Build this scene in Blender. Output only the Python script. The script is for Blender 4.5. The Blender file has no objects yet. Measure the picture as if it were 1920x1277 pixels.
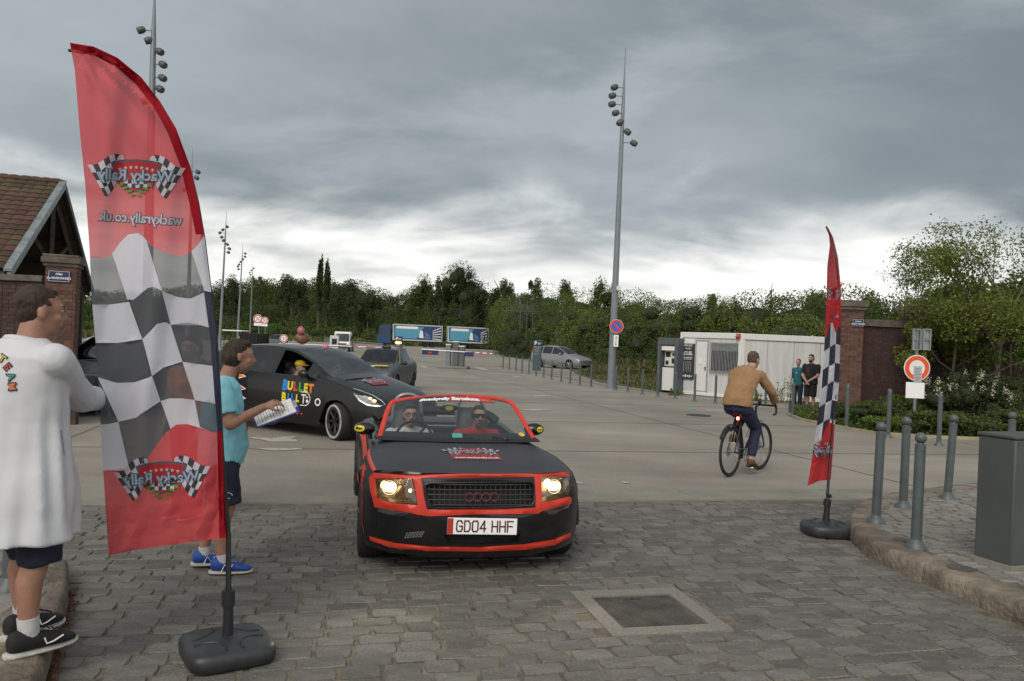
import bpy, math, random
import numpy as np
from mathutils import Vector, Matrix, noise
from mathutils.geometry import delaunay_2d_cdt
random.seed(7); rng = np.random.default_rng(7)
S = bpy.context.scene
R = math.radians; PI = math.pi; V = Vector
# ---------------------------------------------------------------- camera
FPX = 1470.0; CH = 1.72
roll = R(2.4); pitch = math.atan(5.5/FPX)
cam_d = bpy.data.cameras.new('camera'); cam = bpy.data.objects.new('camera', cam_d); S.collection.objects.link(cam)
cam_d.sensor_width = 36; cam_d.lens = 36*FPX/1920; cam_d.clip_start = .1; cam_d.clip_end = 3000
fw = V((0, math.cos(pitch), math.sin(pitch))); up0 = V((0, -math.sin(pitch), math.cos(pitch))); rt0 = V((1, 0, 0))
rt = rt0*math.cos(roll)+up0*math.sin(roll); up = up0*math.cos(roll)-rt0*math.sin(roll)
cam.matrix_world = Matrix(((rt.x, up.x, -fw.x, 0), (rt.y, up.y, -fw.y, 0), (rt.z, up.z, -fw.z, CH), (0, 0, 0, 1)))
S.camera = cam
S.render.resolution_x = 1024; S.render.resolution_y = 681
# ---------------------------------------------------------------- sky, sun, exposure
SUN_EL, SUN_AZ = 42, 200
w = bpy.data.worlds.new('World'); S.world = w; w.use_nodes = True
nt = w.node_tree; nt.nodes.clear()
def N(t, **k):
    n = nt.nodes.new(t)
    for a, b in k.items(): setattr(n, a, b)
    return n
def L(a, b): nt.links.new(a, b)
def Mth(op, a, b=None, c=None, clamp=False):
    n = N('ShaderNodeMath', operation=op, use_clamp=clamp)
    for i, x in enumerate((a, b, c)):
        if x is None: continue
        if isinstance(x, (int, float)): n.inputs[i].default_value = x
        else: L(x, n.inputs[i])
    return n.outputs[0]
def mixc(f, a, b, bt='MIX'):
    n = N('ShaderNodeMix', data_type='RGBA', blend_type=bt)
    for k, x in ((0, f), (6, a), (7, b)):
        if isinstance(x, (int, float)): n.inputs[k].default_value = x
        elif isinstance(x, tuple): n.inputs[k].default_value = (*x, 1)
        else: L(x, n.inputs[k])
    return n.outputs[2]
def smooth(v, a, b):
    n = N('ShaderNodeMapRange', interpolation_type='SMOOTHSTEP'); L(v, n.inputs[0])
    n.inputs[1].default_value = a; n.inputs[2].default_value = b
    return n.outputs[0]
out = N('ShaderNodeOutputWorld'); bg = N('ShaderNodeBackground'); L(bg.outputs[0], out.inputs[0])
sky = N('ShaderNodeTexSky', sky_type='NISHITA', sun_disc=False, sun_elevation=R(SUN_EL), sun_rotation=R(SUN_AZ))
sky.dust_density = 3
tc = N('ShaderNodeTexCoord'); sep = N('ShaderNodeSeparateXYZ'); L(tc.outputs['Generated'], sep.inputs[0])
sx, sy, sz = sep.outputs
zc = Mth('MAXIMUM', sz, 0.0)
den = Mth('ADD', zc, 0.24)
com = N('ShaderNodeCombineXYZ'); L(Mth('DIVIDE', sx, den), com.inputs[0]); L(Mth('DIVIDE', sy, den), com.inputs[1])
def fnoise(scale, detail, rough, off, dist=0.0, sc=(1, 1, 1)):
    mp = N('ShaderNodeMapping'); L(com.outputs[0], mp.inputs[0]); mp.inputs[1].default_value = off; mp.inputs[3].default_value = sc
    n = N('ShaderNodeTexNoise'); L(mp.outputs[0], n.inputs[0]); n.inputs['Scale'].default_value = scale
    n.inputs['Detail'].default_value = detail; n.inputs['Roughness'].default_value = rough; n.inputs['Distortion'].default_value = dist
    return n.outputs[0]
n1 = fnoise(.55, 5, .5, (3.1, 1.7, 0), .3, (.8, 1, 1)); n2 = fnoise(1.35, 6, .52, (9.3, 4.2, 0), .5, (.85, 1.1, 1))
n3 = fnoise(3.0, 5, .5, (1.3, 7.2, 0), .3, (.9, 1.0, 1))
dens = Mth('ADD', Mth('MULTIPLY', n1, .6), Mth('ADD', Mth('MULTIPLY', n2, .3), Mth('MULTIPLY', n3, .1)))
cl = mixc(smooth(dens, .40, .60), (.345, .38, .396), (.188, .216, .234))
cl = mixc(smooth(n2, .52, .78), cl, (.43, .458, .465), 'MIX')
# the overcast grows heavier towards the right and up
az = Mth('DIVIDE', sx, Mth('MAXIMUM', Mth('ABSOLUTE', sy), .2))
heavy = Mth('MULTIPLY', smooth(Mth('ADD', Mth('MULTIPLY', az, .5), sz), .1, .75), .5)
cl = mixc(heavy, cl, (.142, .170, .190))
# bright band under the cloud base
edge = Mth('ADD', sz, Mth('ADD', Mth('MULTIPLY', Mth('SUBTRACT', n2, .5), .24), Mth('MULTIPLY', Mth('SUBTRACT', n3, .5), .14)))
band = Mth('SUBTRACT', 1.0, smooth(edge, .055, .195))
cl = mixc(band, cl, (.98, .965, .92))
wisps = Mth('MULTIPLY', smooth(fnoise(1.7, 7, .55, (5.5, 2.2, 0), .4, (.7, 1.2, 1)), .50, .68), .42)
cl = mixc(wisps, cl, (.44, .48, .50))
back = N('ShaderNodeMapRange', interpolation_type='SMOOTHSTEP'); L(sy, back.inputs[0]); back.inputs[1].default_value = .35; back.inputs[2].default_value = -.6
cl = mixc(back.outputs[0], cl, (.60, .60, .58))  # unseen sky behind the camera is brightened to add light on the ground
# very low towards the ground the band stays pale
skyb = N('ShaderNodeVectorMath', operation='SCALE'); L(sky.outputs[0], skyb.inputs[0]); skyb.inputs[3].default_value = .008
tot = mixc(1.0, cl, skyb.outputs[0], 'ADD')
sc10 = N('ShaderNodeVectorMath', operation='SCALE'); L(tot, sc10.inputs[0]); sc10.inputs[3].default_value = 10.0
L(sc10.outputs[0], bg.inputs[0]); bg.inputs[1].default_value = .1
sd = bpy.data.lights.new('sun', 'SUN'); sd.energy = 1.5; sd.angle = R(35); sd.color = (1, .93, .84)
sun = bpy.data.objects.new('sun', sd); S.collection.objects.link(sun)
sun.rotation_euler = (R(90-SUN_EL), 0, R(180-SUN_AZ)+0)
# point the lamp along the sky's sun direction (behind the camera, left)
sdir = V((math.sin(R(SUN_AZ))*math.cos(R(SUN_EL)), math.cos(R(SUN_AZ))*math.cos(R(SUN_EL)), math.sin(R(SUN_EL))))
sun.rotation_euler = sdir.to_track_quat('Z', 'Y').to_euler()
S.view_settings.view_transform = 'Standard'; S.view_settings.look = 'None'; S.view_settings.exposure = .25; S.view_settings.gamma = 1
# ---------------------------------------------------------------- pixel helpers (photo pixels, 1920 wide)
Rm = cam.matrix_world.to_3x3(); C0 = V((0, 0, CH))
def ray(px, py): return Rm @ V((px-960, 638.5-py, -FPX))
def G(px, py, z=0.0):
    d = ray(px, py); return C0 + d*((z-CH)/d.z)
def P(px, py, Y):
    d = ray(px, py); return C0 + d*(Y/d.y)
def proj(p):
    q = Rm.transposed() @ (V(p)-C0); return (960+FPX*q.x/-q.z, 638.5-FPX*q.y/-q.z)
# ---------------------------------------------------------------- materials
def M(name, col, rough=.6, metal=0, var=0, vs=4, bump=0, bs=60, col2=None, lo=.35, hi=.65, rnd=0, spec=.5, coat=0, emit=None, es=1,
      alpha=None, translu=0, sheer=0, detail=5, stretch=None, mottle=None):
    m = bpy.data.materials.new(name); m.use_nodes = True; t = m.node_tree; n = t.nodes; l = t.links
    b = n['Principled BSDF']; o = n['Material Output']
    b.inputs['Base Color'].default_value = (*col, 1); b.inputs['Roughness'].default_value = rough; b.inputs['Metallic'].default_value = metal
    b.inputs['Specular IOR Level'].default_value = spec; b.inputs['Coat Weight'].default_value = coat
    m.diffuse_color = (*col, 1)
    if emit: b.inputs['Emission Color'].default_value = (*emit, 1); b.inputs['Emission Strength'].default_value = es
    tcn = n.new('ShaderNodeTexCoord'); crd = tcn.outputs['Object']
    if stretch:
        mp = n.new('ShaderNodeMapping'); l.new(crd, mp.inputs[0]); mp.inputs[3].default_value = stretch; crd = mp.outputs[0]
    csock = None
    if var or col2:
        nz = n.new('ShaderNodeTexNoise'); l.new(crd, nz.inputs[0]); nz.inputs['Scale'].default_value = vs; nz.inputs['Detail'].default_value = detail; nz.inputs['Roughness'].default_value = .6
        mr = n.new('ShaderNodeMapRange'); l.new(nz.outputs[0], mr.inputs[0]); mr.inputs[1].default_value = lo; mr.inputs[2].default_value = hi
        mx = n.new('ShaderNodeMix'); mx.data_type = 'RGBA'; l.new(mr.outputs[0], mx.inputs[0])
        c2 = col2 if col2 else tuple(c*(1+var) for c in col)
        c1 = col if col2 else tuple(c*(1-var) for c in col)
        mx.inputs[6].default_value = (*c1, 1); mx.inputs[7].default_value = (*c2, 1); csock = mx.outputs[2]
    if rnd:
        gi = n.new('ShaderNodeNewGeometry'); oi = n.new('ShaderNodeObjectInfo')
        ad = n.new('ShaderNodeMath'); l.new(gi.outputs['Random Per Island'], ad.inputs[0]); l.new(oi.outputs['Random'], ad.inputs[1])
        fr = n.new('ShaderNodeMath'); fr.operation = 'FRACT'; l.new(ad.outputs[0], fr.inputs[0])
        mr2 = n.new('ShaderNodeMapRange'); l.new(fr.outputs[0], mr2.inputs[0]); mr2.inputs[3].default_value = 1-rnd; mr2.inputs[4].default_value = 1+rnd
        hs = n.new('ShaderNodeHueSaturation'); l.new(mr2.outputs[0], hs.inputs['Value'])
        wn = n.new('ShaderNodeTexWhiteNoise'); wn.noise_dimensions = '1D'; l.new(fr.outputs[0], wn.inputs['W'])
        mr3 = n.new('ShaderNodeMapRange'); l.new(wn.outputs[0], mr3.inputs[0]); mr3.inputs[3].default_value = .5-.03; mr3.inputs[4].default_value = .5+.02; l.new(mr3.outputs[0], hs.inputs['Hue'])
        if csock: l.new(csock, hs.inputs['Color'])
        else: hs.inputs['Color'].default_value = (*col, 1)
        csock = hs.outputs[0]
    for sc_m, lo_m, hi_m, st_m in (mottle or ()):
        mp = n.new('ShaderNodeMapping'); l.new(tcn.outputs['Object'], mp.inputs[0]); mp.inputs[3].default_value = st_m
        nz = n.new('ShaderNodeTexNoise'); l.new(mp.outputs[0], nz.inputs[0]); nz.inputs['Scale'].default_value = sc_m; nz.inputs['Detail'].default_value = 6; nz.inputs['Roughness'].default_value = .65
        mr = n.new('ShaderNodeMapRange'); l.new(nz.outputs[0], mr.inputs[0]); mr.inputs[1].default_value = .38; mr.inputs[2].default_value = .62; mr.inputs[3].default_value = lo_m; mr.inputs[4].default_value = hi_m
        vm = n.new('ShaderNodeVectorMath'); vm.operation = 'SCALE'; l.new(csock, vm.inputs[0]); l.new(mr.outputs[0], vm.inputs[3]); csock = vm.outputs[0]
    if csock: l.new(csock, b.inputs['Base Color'])
    if bump:
        nb = n.new('ShaderNodeTexNoise'); l.new(crd, nb.inputs[0]); nb.inputs['Scale'].default_value = bs; nb.inputs['Detail'].default_value = 4
        bp = n.new('ShaderNodeBump'); l.new(nb.outputs[0], bp.inputs['Height']); bp.inputs['Strength'].default_value = bump; bp.inputs['Distance'].default_value = .02 if bs < 80 else .005
        l.new(bp.outputs[0], b.inputs['Normal'])
    last = b.outputs[0]
    if translu:
        tr = n.new('ShaderNodeBsdfTranslucent')
        if csock: l.new(csock, tr.inputs[0])
        else: tr.inputs[0].default_value = (*col, 1)
        ms = n.new('ShaderNodeMixShader'); ms.inputs[0].default_value = translu; l.new(last, ms.inputs[1]); l.new(tr.outputs[0], ms.inputs[2]); last = ms.outputs[0]
    if sheer:
        tp = n.new('ShaderNodeBsdfTransparent'); ms = n.new('ShaderNodeMixShader'); ms.inputs[0].default_value = sheer
        l.new(last, ms.inputs[1]); l.new(tp.outputs[0], ms.inputs[2]); last = ms.outputs[0]
    l.new(last, o.inputs[0])
    return m
def glass(name, tint=(.5, .55, .55), refl=.08, rough=.03):
    m = bpy.data.materials.new(name); m.use_nodes = True; t = m.node_tree; n = t.nodes; l = t.links; n.remove(n['Principled BSDF'])
    tp = n.new('ShaderNodeBsdfTransparent'); tp.inputs[0].default_value = (*tint, 1); gl = n.new('ShaderNodeBsdfGlossy'); gl.inputs['Roughness'].default_value = rough
    fr = n.new('ShaderNodeFresnel'); fr.inputs[0].default_value = 1.5
    ad = n.new('ShaderNodeMath'); ad.operation = 'ADD'; ad.use_clamp = True; l.new(fr.outputs[0], ad.inputs[0]); ad.inputs[1].default_value = refl
    ms = n.new('ShaderNodeMixShader'); l.new(ad.outputs[0], ms.inputs[0]); l.new(tp.outputs[0], ms.inputs[1]); l.new(gl.outputs[0], ms.inputs[2]); l.new(ms.outputs[0], n['Material Output'].inputs[0])
    return m
# ---------------------------------------------------------------- mesh helpers
def tag(o, label=None, cat=None, group=None, kind=None):
    if label: o['label'] = label
    if cat: o['category'] = cat
    if group: o['group'] = group
    if kind: o['kind'] = kind
    return o
def thing(name, label, cat, loc=(0, 0, 0), rz=0, group=None):
    o = bpy.data.objects.new(name, None); S.collection.objects.link(o); o.location = loc; o.rotation_euler = (0, 0, rz); o.empty_display_size = .2
    return tag(o, label, cat, group)
def link(name, me, parent=None, **k):
    o = bpy.data.objects.new(name, me); S.collection.objects.link(o)
    if parent: o.parent = parent
    return tag(o, **k)
def kids(o): return [c for c in bpy.data.objects if c.parent == o]
def copy_tree(o, parent=None):
    c = o.copy(); S.collection.objects.link(c); c.parent = parent
    for ch in kids(o): copy_tree(ch, c)
    return c
def basis(d):
    d = d.normalized(); a = V((0, 0, 1)) if abs(d.z) < .95 else V((1, 0, 0))
    x = d.cross(a).normalized(); return x, x.cross(d).normalized()
class MB:
    def __init__(s): s.v = []; s.f = []; s.m = []
    def add(s, vs, fs, mi=0):
        k = len(s.v); s.v += [tuple(p) for p in vs]; s.f += [tuple(k+i for i in f) for f in fs]; s.m += [mi]*len(fs) if isinstance(mi, int) else list(mi); return s
    def box(s, c, d, mi=0, rz=0, mat=None):
        hx, hy, hz = d[0]/2, d[1]/2, d[2]/2; q = []
        for z in (-hz, hz):
            for x, y in ((-hx, -hy), (hx, -hy), (hx, hy), (-hx, hy)):
                p = V((x, y, z))
                if mat: p = mat @ p
                if rz: p = Matrix.Rotation(rz, 3, 'Z') @ p
                q.append(p+V(c))
        return s.add(q, [(3, 2, 1, 0), (4, 5, 6, 7), (0, 1, 5, 4), (1, 2, 6, 5), (2, 3, 7, 6), (3, 0, 4, 7)], mi)
    def b2(s, a, b, mi=0): return s.box([(a[i]+b[i])/2 for i in range(3)], [abs(a[i]-b[i]) for i in range(3)], mi)
    def loft(s, rings, mi=0, closed=True, caps=True):
        n = len(rings[0]); vs = [p for r in rings for p in r]; fs = []
        for j in range(len(rings)-1):
            for i in range(n if closed else n-1): fs.append((j*n+i, j*n+(i+1) % n, (j+1)*n+(i+1) % n, (j+1)*n+i))
        if caps: fs.append(tuple(range(n-1, -1, -1))); fs.append(tuple((len(rings)-1)*n+i for i in range(n)))
        return s.add(vs, fs, mi)
    def tube(s, pts, rad, n=10, mi=0, caps=True, fl=1.0):
        pts = [V(p) for p in pts]
        if isinstance(rad, (int, float)): rad = [rad]*len(pts)
        rings = []; x = None
        for i, p in enumerate(pts):
            d = (pts[min(i+1, len(pts)-1)]-pts[max(i-1, 0)])
            if x is None: x, y = basis(d)
            else:
                d = d.normalized(); x = (x-d*x.dot(d)).normalized(); y = x.cross(d).normalized()
            rings.append([p+(x*math.cos(2*PI*k/n)+y*fl*math.sin(2*PI*k/n))*rad[i] for k in range(n)])
        return s.loft(rings, mi, True, caps)
    def ell(s, c, r, n=16, m=10, mi=0, mat=None):
        rings = []
        for j in range(m+1):
            a = -PI/2+PI*(j+.02 if j == 0 else (j-.02 if j == m else j))/m; q = []
            for i in range(n):
                p = V((r[0]*math.cos(a)*math.cos(2*PI*i/n), r[1]*math.cos(a)*math.sin(2*PI*i/n), r[2]*math.sin(a)))
                if mat: p = mat @ p
                q.append(p+V(c))
            rings.append(q)
        return s.loft(rings, mi)
    def cap(s, a, b, ra, rb, n=12, mi=0, fl=1.0, flat=(False, False)):
        a = V(a); b = V(b); d = (b-a).normalized(); pts = []; rs = []
        if flat[0]: pts.append(a); rs.append(ra)
        else:
            for k in (.98, .8, .5, 0): pts.append(a-d*ra*k); rs.append(ra*math.sqrt(1-k*k))
        if flat[1]: pts.append(b); rs.append(rb)
        else:
            for k in (0, .5, .8, .98): pts.append(b+d*rb*k); rs.append(rb*math.sqrt(1-k*k))
        return s.tube(pts, rs, n, mi, True, fl)
    def prism(s, poly, y0, y1, mi=0, f=None):
        f = f or (lambda x, z, y: (x, y, z)); n = len(poly)
        a = [f(x, z, y0) for x, z in poly]; b = [f(x, z, y1) for x, z in poly]
        return s.add(a+b, [tuple(range(n)), tuple(range(2*n-1, n-1, -1))]+[(i, i+n, (i+1) % n+n, (i+1) % n) for i in range(n)], mi)
    def torus(s, c, R0, r, ax=(0, 1, 0), n=28, m=8, mi=0, sc=(1, 1)):
        ax = V(ax); x, y = basis(ax); rings = []
        for i in range(n):
            a = 2*PI*i/n; d = x*math.cos(a)*sc[0]+y*math.sin(a)*sc[1]; rings.append([V(c)+d*R0+(d.normalized()*math.cos(2*PI*k/m)+ax.normalized()*math.sin(2*PI*k/m))*r for k in range(m)])
        rings.append(rings[0]); return s.loft(rings, mi, True, False)
    def mesh(s, name, mats, smooth=True, ang=35):
        me = bpy.data.meshes.new(name); me.from_pydata(s.v, [], s.f)
        for m in (mats if isinstance(mats, (list, tuple)) else [mats]): me.materials.append(m)
        if any(s.m): me.polygons.foreach_set('material_index', s.m)
        me.update()
        if smooth: me.shade_smooth(); me.set_sharp_from_angle(angle=R(ang))
        return me
    def build(s, name, mats, parent=None, smooth=True, ang=35, bevel=0, sub=0, remesh=0, solid=0, smooth_it=4, fix=True, **k):
        me = s.mesh(name, mats, smooth, ang)
        if fix:
            import bmesh
            bm = bmesh.new(); bm.from_mesh(me); bmesh.ops.recalc_face_normals(bm, faces=bm.faces); bm.to_mesh(me); bm.free()
        o = link(name, me, parent, **k)
        if remesh:
            md = o.modifiers.new('r', 'REMESH'); md.mode = 'VOXEL'; md.voxel_size = remesh; md.use_smooth_shade = True
            if smooth_it: ms = o.modifiers.new('s', 'SMOOTH'); ms.iterations = smooth_it; ms.factor = .5
        if bevel: mb = o.modifiers.new('b', 'BEVEL'); mb.width = bevel; mb.segments = 2; mb.limit_method = 'ANGLE'; mb.angle_limit = R(40)
        if sub: ms = o.modifiers.new('u', 'SUBSURF'); ms.levels = sub; ms.render_levels = sub
        if solid: ms = o.modifiers.new('t', 'SOLIDIFY'); ms.thickness = solid; ms.offset = 0
        return o
def npmesh(name, v, f, mats, mi=None):
    me = bpy.data.meshes.new(name); nv = len(v); nf, k = f.shape
    me.vertices.add(nv); me.vertices.foreach_set('co', np.asarray(v, dtype=np.float32).ravel())
    me.loops.add(nf*k); me.loops.foreach_set('vertex_index', f.astype(np.int32).ravel())
    me.polygons.add(nf); me.polygons.foreach_set('loop_start', np.arange(0, nf*k, k, dtype=np.int32))
    try: me.polygons.foreach_set('loop_total', np.full(nf, k, dtype=np.int32))
    except Exception: pass
    for m in (mats if isinstance(mats, list) else [mats]): me.materials.append(m)
    if mi is not None: me.polygons.foreach_set('material_index', mi.astype(np.int32))
    me.update(calc_edges=True); return me
def text2d(s, size=1.0, bold=0.0, sx=1.0, align='CENTER'):
    c = bpy.data.curves.new('t', 'FONT'); c.body = s; c.size = size; c.offset = bold; c.align_x = align; c.align_y = 'CENTER'; c.resolution_u = 3
    o = bpy.data.objects.new('t', c); S.collection.objects.link(o); bpy.context.view_layer.update()
    me = bpy.data.meshes.new_from_object(o.evaluated_get(bpy.context.evaluated_depsgraph_get()))
    v = [(p.co.x*sx, p.co.y) for p in me.vertices]; f = [tuple(q.vertices) for q in me.polygons]
    bpy.data.objects.remove(o); bpy.data.curves.remove(c); bpy.data.meshes.remove(me)
    return v, f
def rect2(x0, y0, x1, y1): return [(x0, y0), (x1, y0), (x1, y1), (x0, y1)], [(0, 1, 2, 3)]
def poly2(p): return list(p), [tuple(range(len(p)))]
def disc2(cx, cy, r, n=20, ry=None): return [(cx+r*math.cos(2*PI*i/n), cy+(ry or r)*math.sin(2*PI*i/n)) for i in range(n)], [tuple(range(n))]
def ring2(cx, cy, r0, r1, n=24, a0=0, a1=2*PI, sy=1):
    v = []; f = []; full = abs(a1-a0-2*PI) < 1e-6; k = n if full else n+1
    for i in range(k):
        a = a0+(a1-a0)*i/n; v += [(cx+r0*math.cos(a), cy+sy*r0*math.sin(a)), (cx+r1*math.cos(a), cy+sy*r1*math.sin(a))]
    for i in range(n): j = (i+1) % k; f.append((2*i, 2*i+1, 2*j+1, 2*j))
    return v, f
def star2(cx, cy, r): return [(cx+(r if i % 2 == 0 else r*.42)*math.sin(PI*i/5), cy+(r if i % 2 == 0 else r*.42)*math.cos(PI*i/5)) for i in range(10)], [(i, (i+1) % 10, 10) for i in range(10)]
def star(cx, cy, r):
    v, f = star2(cx, cy, r); return v+[(cx, cy)], f
def xf(sh, dx=0, dy=0, s=1, rot=0, sx=1):
    v, f = sh; c, q = math.cos(rot), math.sin(rot)
    return [((x*sx*s)*c-(y*s)*q+dx, (x*sx*s)*q+(y*s)*c+dy) for x, y in v], f
def refine(v, f, mx):
    import bmesh
    bm = bmesh.new(); vs = [bm.verts.new((x, y, 0)) for x, y in v]
    for q in f:
        try: bm.faces.new([vs[i] for i in q])
        except ValueError: pass
    bmesh.ops.triangulate(bm, faces=bm.faces)
    for _ in range(5):
        e = [x for x in bm.edges if x.calc_length() > mx]
        if not e: break
        bmesh.ops.subdivide_edges(bm, edges=e, cuts=1); bmesh.ops.triangulate(bm, faces=[q for q in bm.faces if len(q.verts) > 3])
    bm.verts.index_update(); o = [(x.co.x, x.co.y) for x in bm.verts], [tuple(y.index for y in q.verts) for q in bm.faces]; bm.free(); return o
def decal(name, shapes, mapf, mat, parent, both=False, off=.003, fine=0, **k):
    """flat print laid on a surface: mapf(u, v, offset) -> point"""
    mb = MB()
    for v, f in shapes:
        if fine: v, f = refine(v, f, fine)
        mb.add([mapf(x, y, off) for x, y in v], f)
        if both: mb.add([mapf(x, y, -off) for x, y in v], f)
    return mb.build(name, mat, parent, smooth=False, fix=False, **k)
def pip(x, y, poly):
    c = False; n = len(poly); j = n-1
    for i in range(n):
        xi, yi = poly[i]; xj, yj = poly[j]
        if (yi > y) != (yj > y) and x < (xj-xi)*(y-yi)/(yj-yi)+xi: c = not c
        j = i
    return c
def interp(x, xs, ys): return float(np.interp(x, xs, ys))
def smoothpoly(xs, ys):
    """monotone-ish cubic interpolation through keys"""
    xs = list(xs); ys = list(ys)
    def f(x):
        if x <= xs[0]: return ys[0]
        if x >= xs[-1]: return ys[-1]
        i = max(k for k in range(len(xs)-1) if xs[k] <= x); h = xs[i+1]-xs[i]; t = (x-xs[i])/h
        def sl(k):
            if k == 0 or k == len(xs)-1: return (ys[min(k+1, len(xs)-1)]-ys[max(k-1, 0)])/(xs[min(k+1, len(xs)-1)]-xs[max(k-1, 0)])
            a = (ys[k]-ys[k-1])/(xs[k]-xs[k-1]); b = (ys[k+1]-ys[k])/(xs[k+1]-xs[k])
            return 0 if a*b <= 0 else 2*a*b/(a+b)
        m0, m1 = sl(i), sl(i+1)
        return (2*t**3-3*t**2+1)*ys[i]+(t**3-2*t**2+t)*h*m0+(-2*t**3+3*t**2)*ys[i+1]+(t**3-t**2)*h*m1
    return f
def cut_sheet(outline, regions, step):
    """triangulate an outline with region borders cut exactly; label = last region holding the face centre, 0 = none"""
    xs = [p[0] for p in outline]; ys = [p[1] for p in outline]; v = []; e = []
    def addp(poly):
        k = len(v); v.extend(V(p) for p in poly); e.extend((k+i, k+(i+1) % len(poly)) for i in range(len(poly)))
    addp(outline)
    for r in regions: addp(r)
    y = min(ys)
    row = 0
    while y < max(ys):
        x = min(xs)+(step/2 if row % 2 else 0)
        while x < max(xs):
            if pip(x, y, outline): v.append(V((x, y)))
            x += step
        y += step*.87; row += 1
    vo, eo, fo, *_ = delaunay_2d_cdt(v, e, [], 0, 1e-6)
    F = []; lab = []
    for f in fo:
        cx = sum(vo[i].x for i in f)/len(f); cy = sum(vo[i].y for i in f)/len(f)
        if not pip(cx, cy, outline): continue
        q = 0
        for k, r in enumerate(regions):
            if pip(cx, cy, r): q = k+1
        F.append(tuple(f)); lab.append(q)
    return [(p.x, p.y) for p in vo], F, lab
def submesh(v, F):
    u = {}; fs = []; vs = []
    for f in F:
        g = []
        for i in f:
            if i not in u: u[i] = len(vs); vs.append(v[i])
            g.append(u[i])
        fs.append(tuple(g))
    return vs, fs
ORD = ['first', 'second', 'third', 'fourth', 'fifth', 'sixth', 'seventh', 'eighth', 'ninth', 'tenth', 'eleventh', 'twelfth', 'thirteenth', 'fourteenth', 'fifteenth', 'sixteenth', 'seventeenth', 'eighteenth']
# shared materials
m_black = M('black_plastic', (.018, .018, .02), .45, bump=.15, bs=300)
m_rubber = M('rubber', (.02, .02, .02), .8, var=.3, vs=12)
m_metal = M('grey_paint', (.17, .205, .215), .42, var=.12, vs=6)
m_galv = M('galvanised', (.33, .35, .36), .45, .5, var=.15, vs=8)
m_white = M('white_paint', (.78, .78, .76), .5, var=.05, vs=3)
m_red = M('red_paint', (.55, .03, .02), .4)
m_blue = M('sign_blue', (.02, .06, .35), .4)
m_glassd = glass('dark_glass', (.22, .25, .26), .06)
m_glass = glass('clear_glass', (.72, .76, .75), .05)
m_chrome = M('chrome', (.6, .6, .62), .15, 1)
m_navy = M('sign_navy', (.015, .03, .10), .45)
# ================================================================ GROUND
m_conc = M('concrete', (.240, .216, .182), .85, col2=(.31, .280, .238), vs=.35, detail=8, bump=.3, bs=70, mottle=((.09, .88, 1.08, (1, 1, 1)), (1.6, .93, 1.05, (.25, 1, 1)), (22, .92, 1.05, (1, 1, 1)), (.5, .90, 1.04, (.12, 1.2, 1))))
nt2 = m_conc.node_tree
m_asph = M('asphalt', (.13, .13, .13), .9, var=.15, vs=2, bump=.3, bs=120)
m_mortar = M('mortar', (.15, .13, .098), .95, var=.4, vs=6, bump=.5, bs=90)
m_soil = M('grass_ground', (.05, .062, .02), .95, col2=(.13, .12, .055), vs=.4, detail=8, bump=.4, bs=30)
m_bed = M('bed_soil', (.04, .045, .018), .95, var=.4, vs=3, bump=.5, bs=30)
mb = MB(); mb.add([(-900, -60, -.12), (900, -60, -.12), (900, 1500, -.12), (-900, 1500, -.12)], [(0, 1, 2, 3)])
mb.build('ground', m_soil, kind='structure')
RA = R(13.6); rd = V((math.cos(RA), math.sin(RA), 0)); rp = V((-math.sin(RA), math.cos(RA), 0))
E0 = G(1000, 940); E0.z = 0       # a point on the edge between setts and concrete
def rl(a, b, z=0): return E0+rd*a+rp*b+V((0, 0, z))
mb = MB(); mb.add([rl(-70, 0, 0), rl(70, 0, 0), rl(70, 150, 0), rl(-70, 150, 0), rl(-70, 0, -.1), rl(70, 0, -.1)], [(0, 1, 2, 3), (4, 5, 1, 0)])
plaza = mb.build('concrete_plaza', m_conc, kind='structure', smooth=False)
m_strip = M('kerb_strip_concrete', (.26, .245, .205), .8, col2=(.19, .178, .15), vs=1.5, detail=8, bump=.25, bs=90)
mb = MB()
x = -14.0
while x < 14: mb.b2((x+.006, .012, -.02), (x+1.994, .62, .004)); x += 2.0
st = mb.build('edge_strip', m_strip, plaza, smooth=False); st.matrix_world = Matrix.Translation(E0) @ Matrix.Rotation(RA, 4, 'Z')
# far lane of dark asphalt behind the barrier and to the left field
def sheet(name, pxs, z, m, **k):
    mb = MB(); vs = [G(x, y) for x, y in pxs]; mb.add([(p.x, p.y, z) for p in vs], [tuple(range(len(vs)))])
    return mb.build(name, m, smooth=False, fix=True, **k)
sheet('asphalt_lane', [(955, 662), (1010, 657), (1100, 681), (1102, 700), (1050, 690), (960, 670)], .004, m_asph, kind='structure')
sheet('asphalt_lane', [(520, 643.5), (575, 634), (700, 637), (660, 641), (760, 646), (700, 652)], .004, m_asph, kind='structure')
sheet('lawn', [(955, 659), (1085, 657), (1600, 680), (1600, 745), (1268, 733), (1232, 733), (1125, 717), (1080, 700), (1060, 688)], .02, m_soil, kind='structure')
mbf = MB(); 
for a in ([(-600, 92), (-58, 92), (-48, 150), (-20, 172), (-45, 178), (-600, 178)], [(-600, 20), (-17, 40), (-17.5, 44), (-600, 60)]):
    mbf.add([(x, y, .02) for x, y in a], [tuple(range(len(a)))])
mbf.build('grass_field', m_soil, kind='structure', smooth=False)
bedp = [(1478, 778), (1500, 788), (1560, 800), (1640, 814), (1760, 822), (2250, 838), (2250, 745), (1480, 745)]
sheet('planting_bed', bedp, .03, m_bed, kind='structure')
mb = MB()
ep = [G(x, y) for x, y in bedp[:6]]
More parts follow.
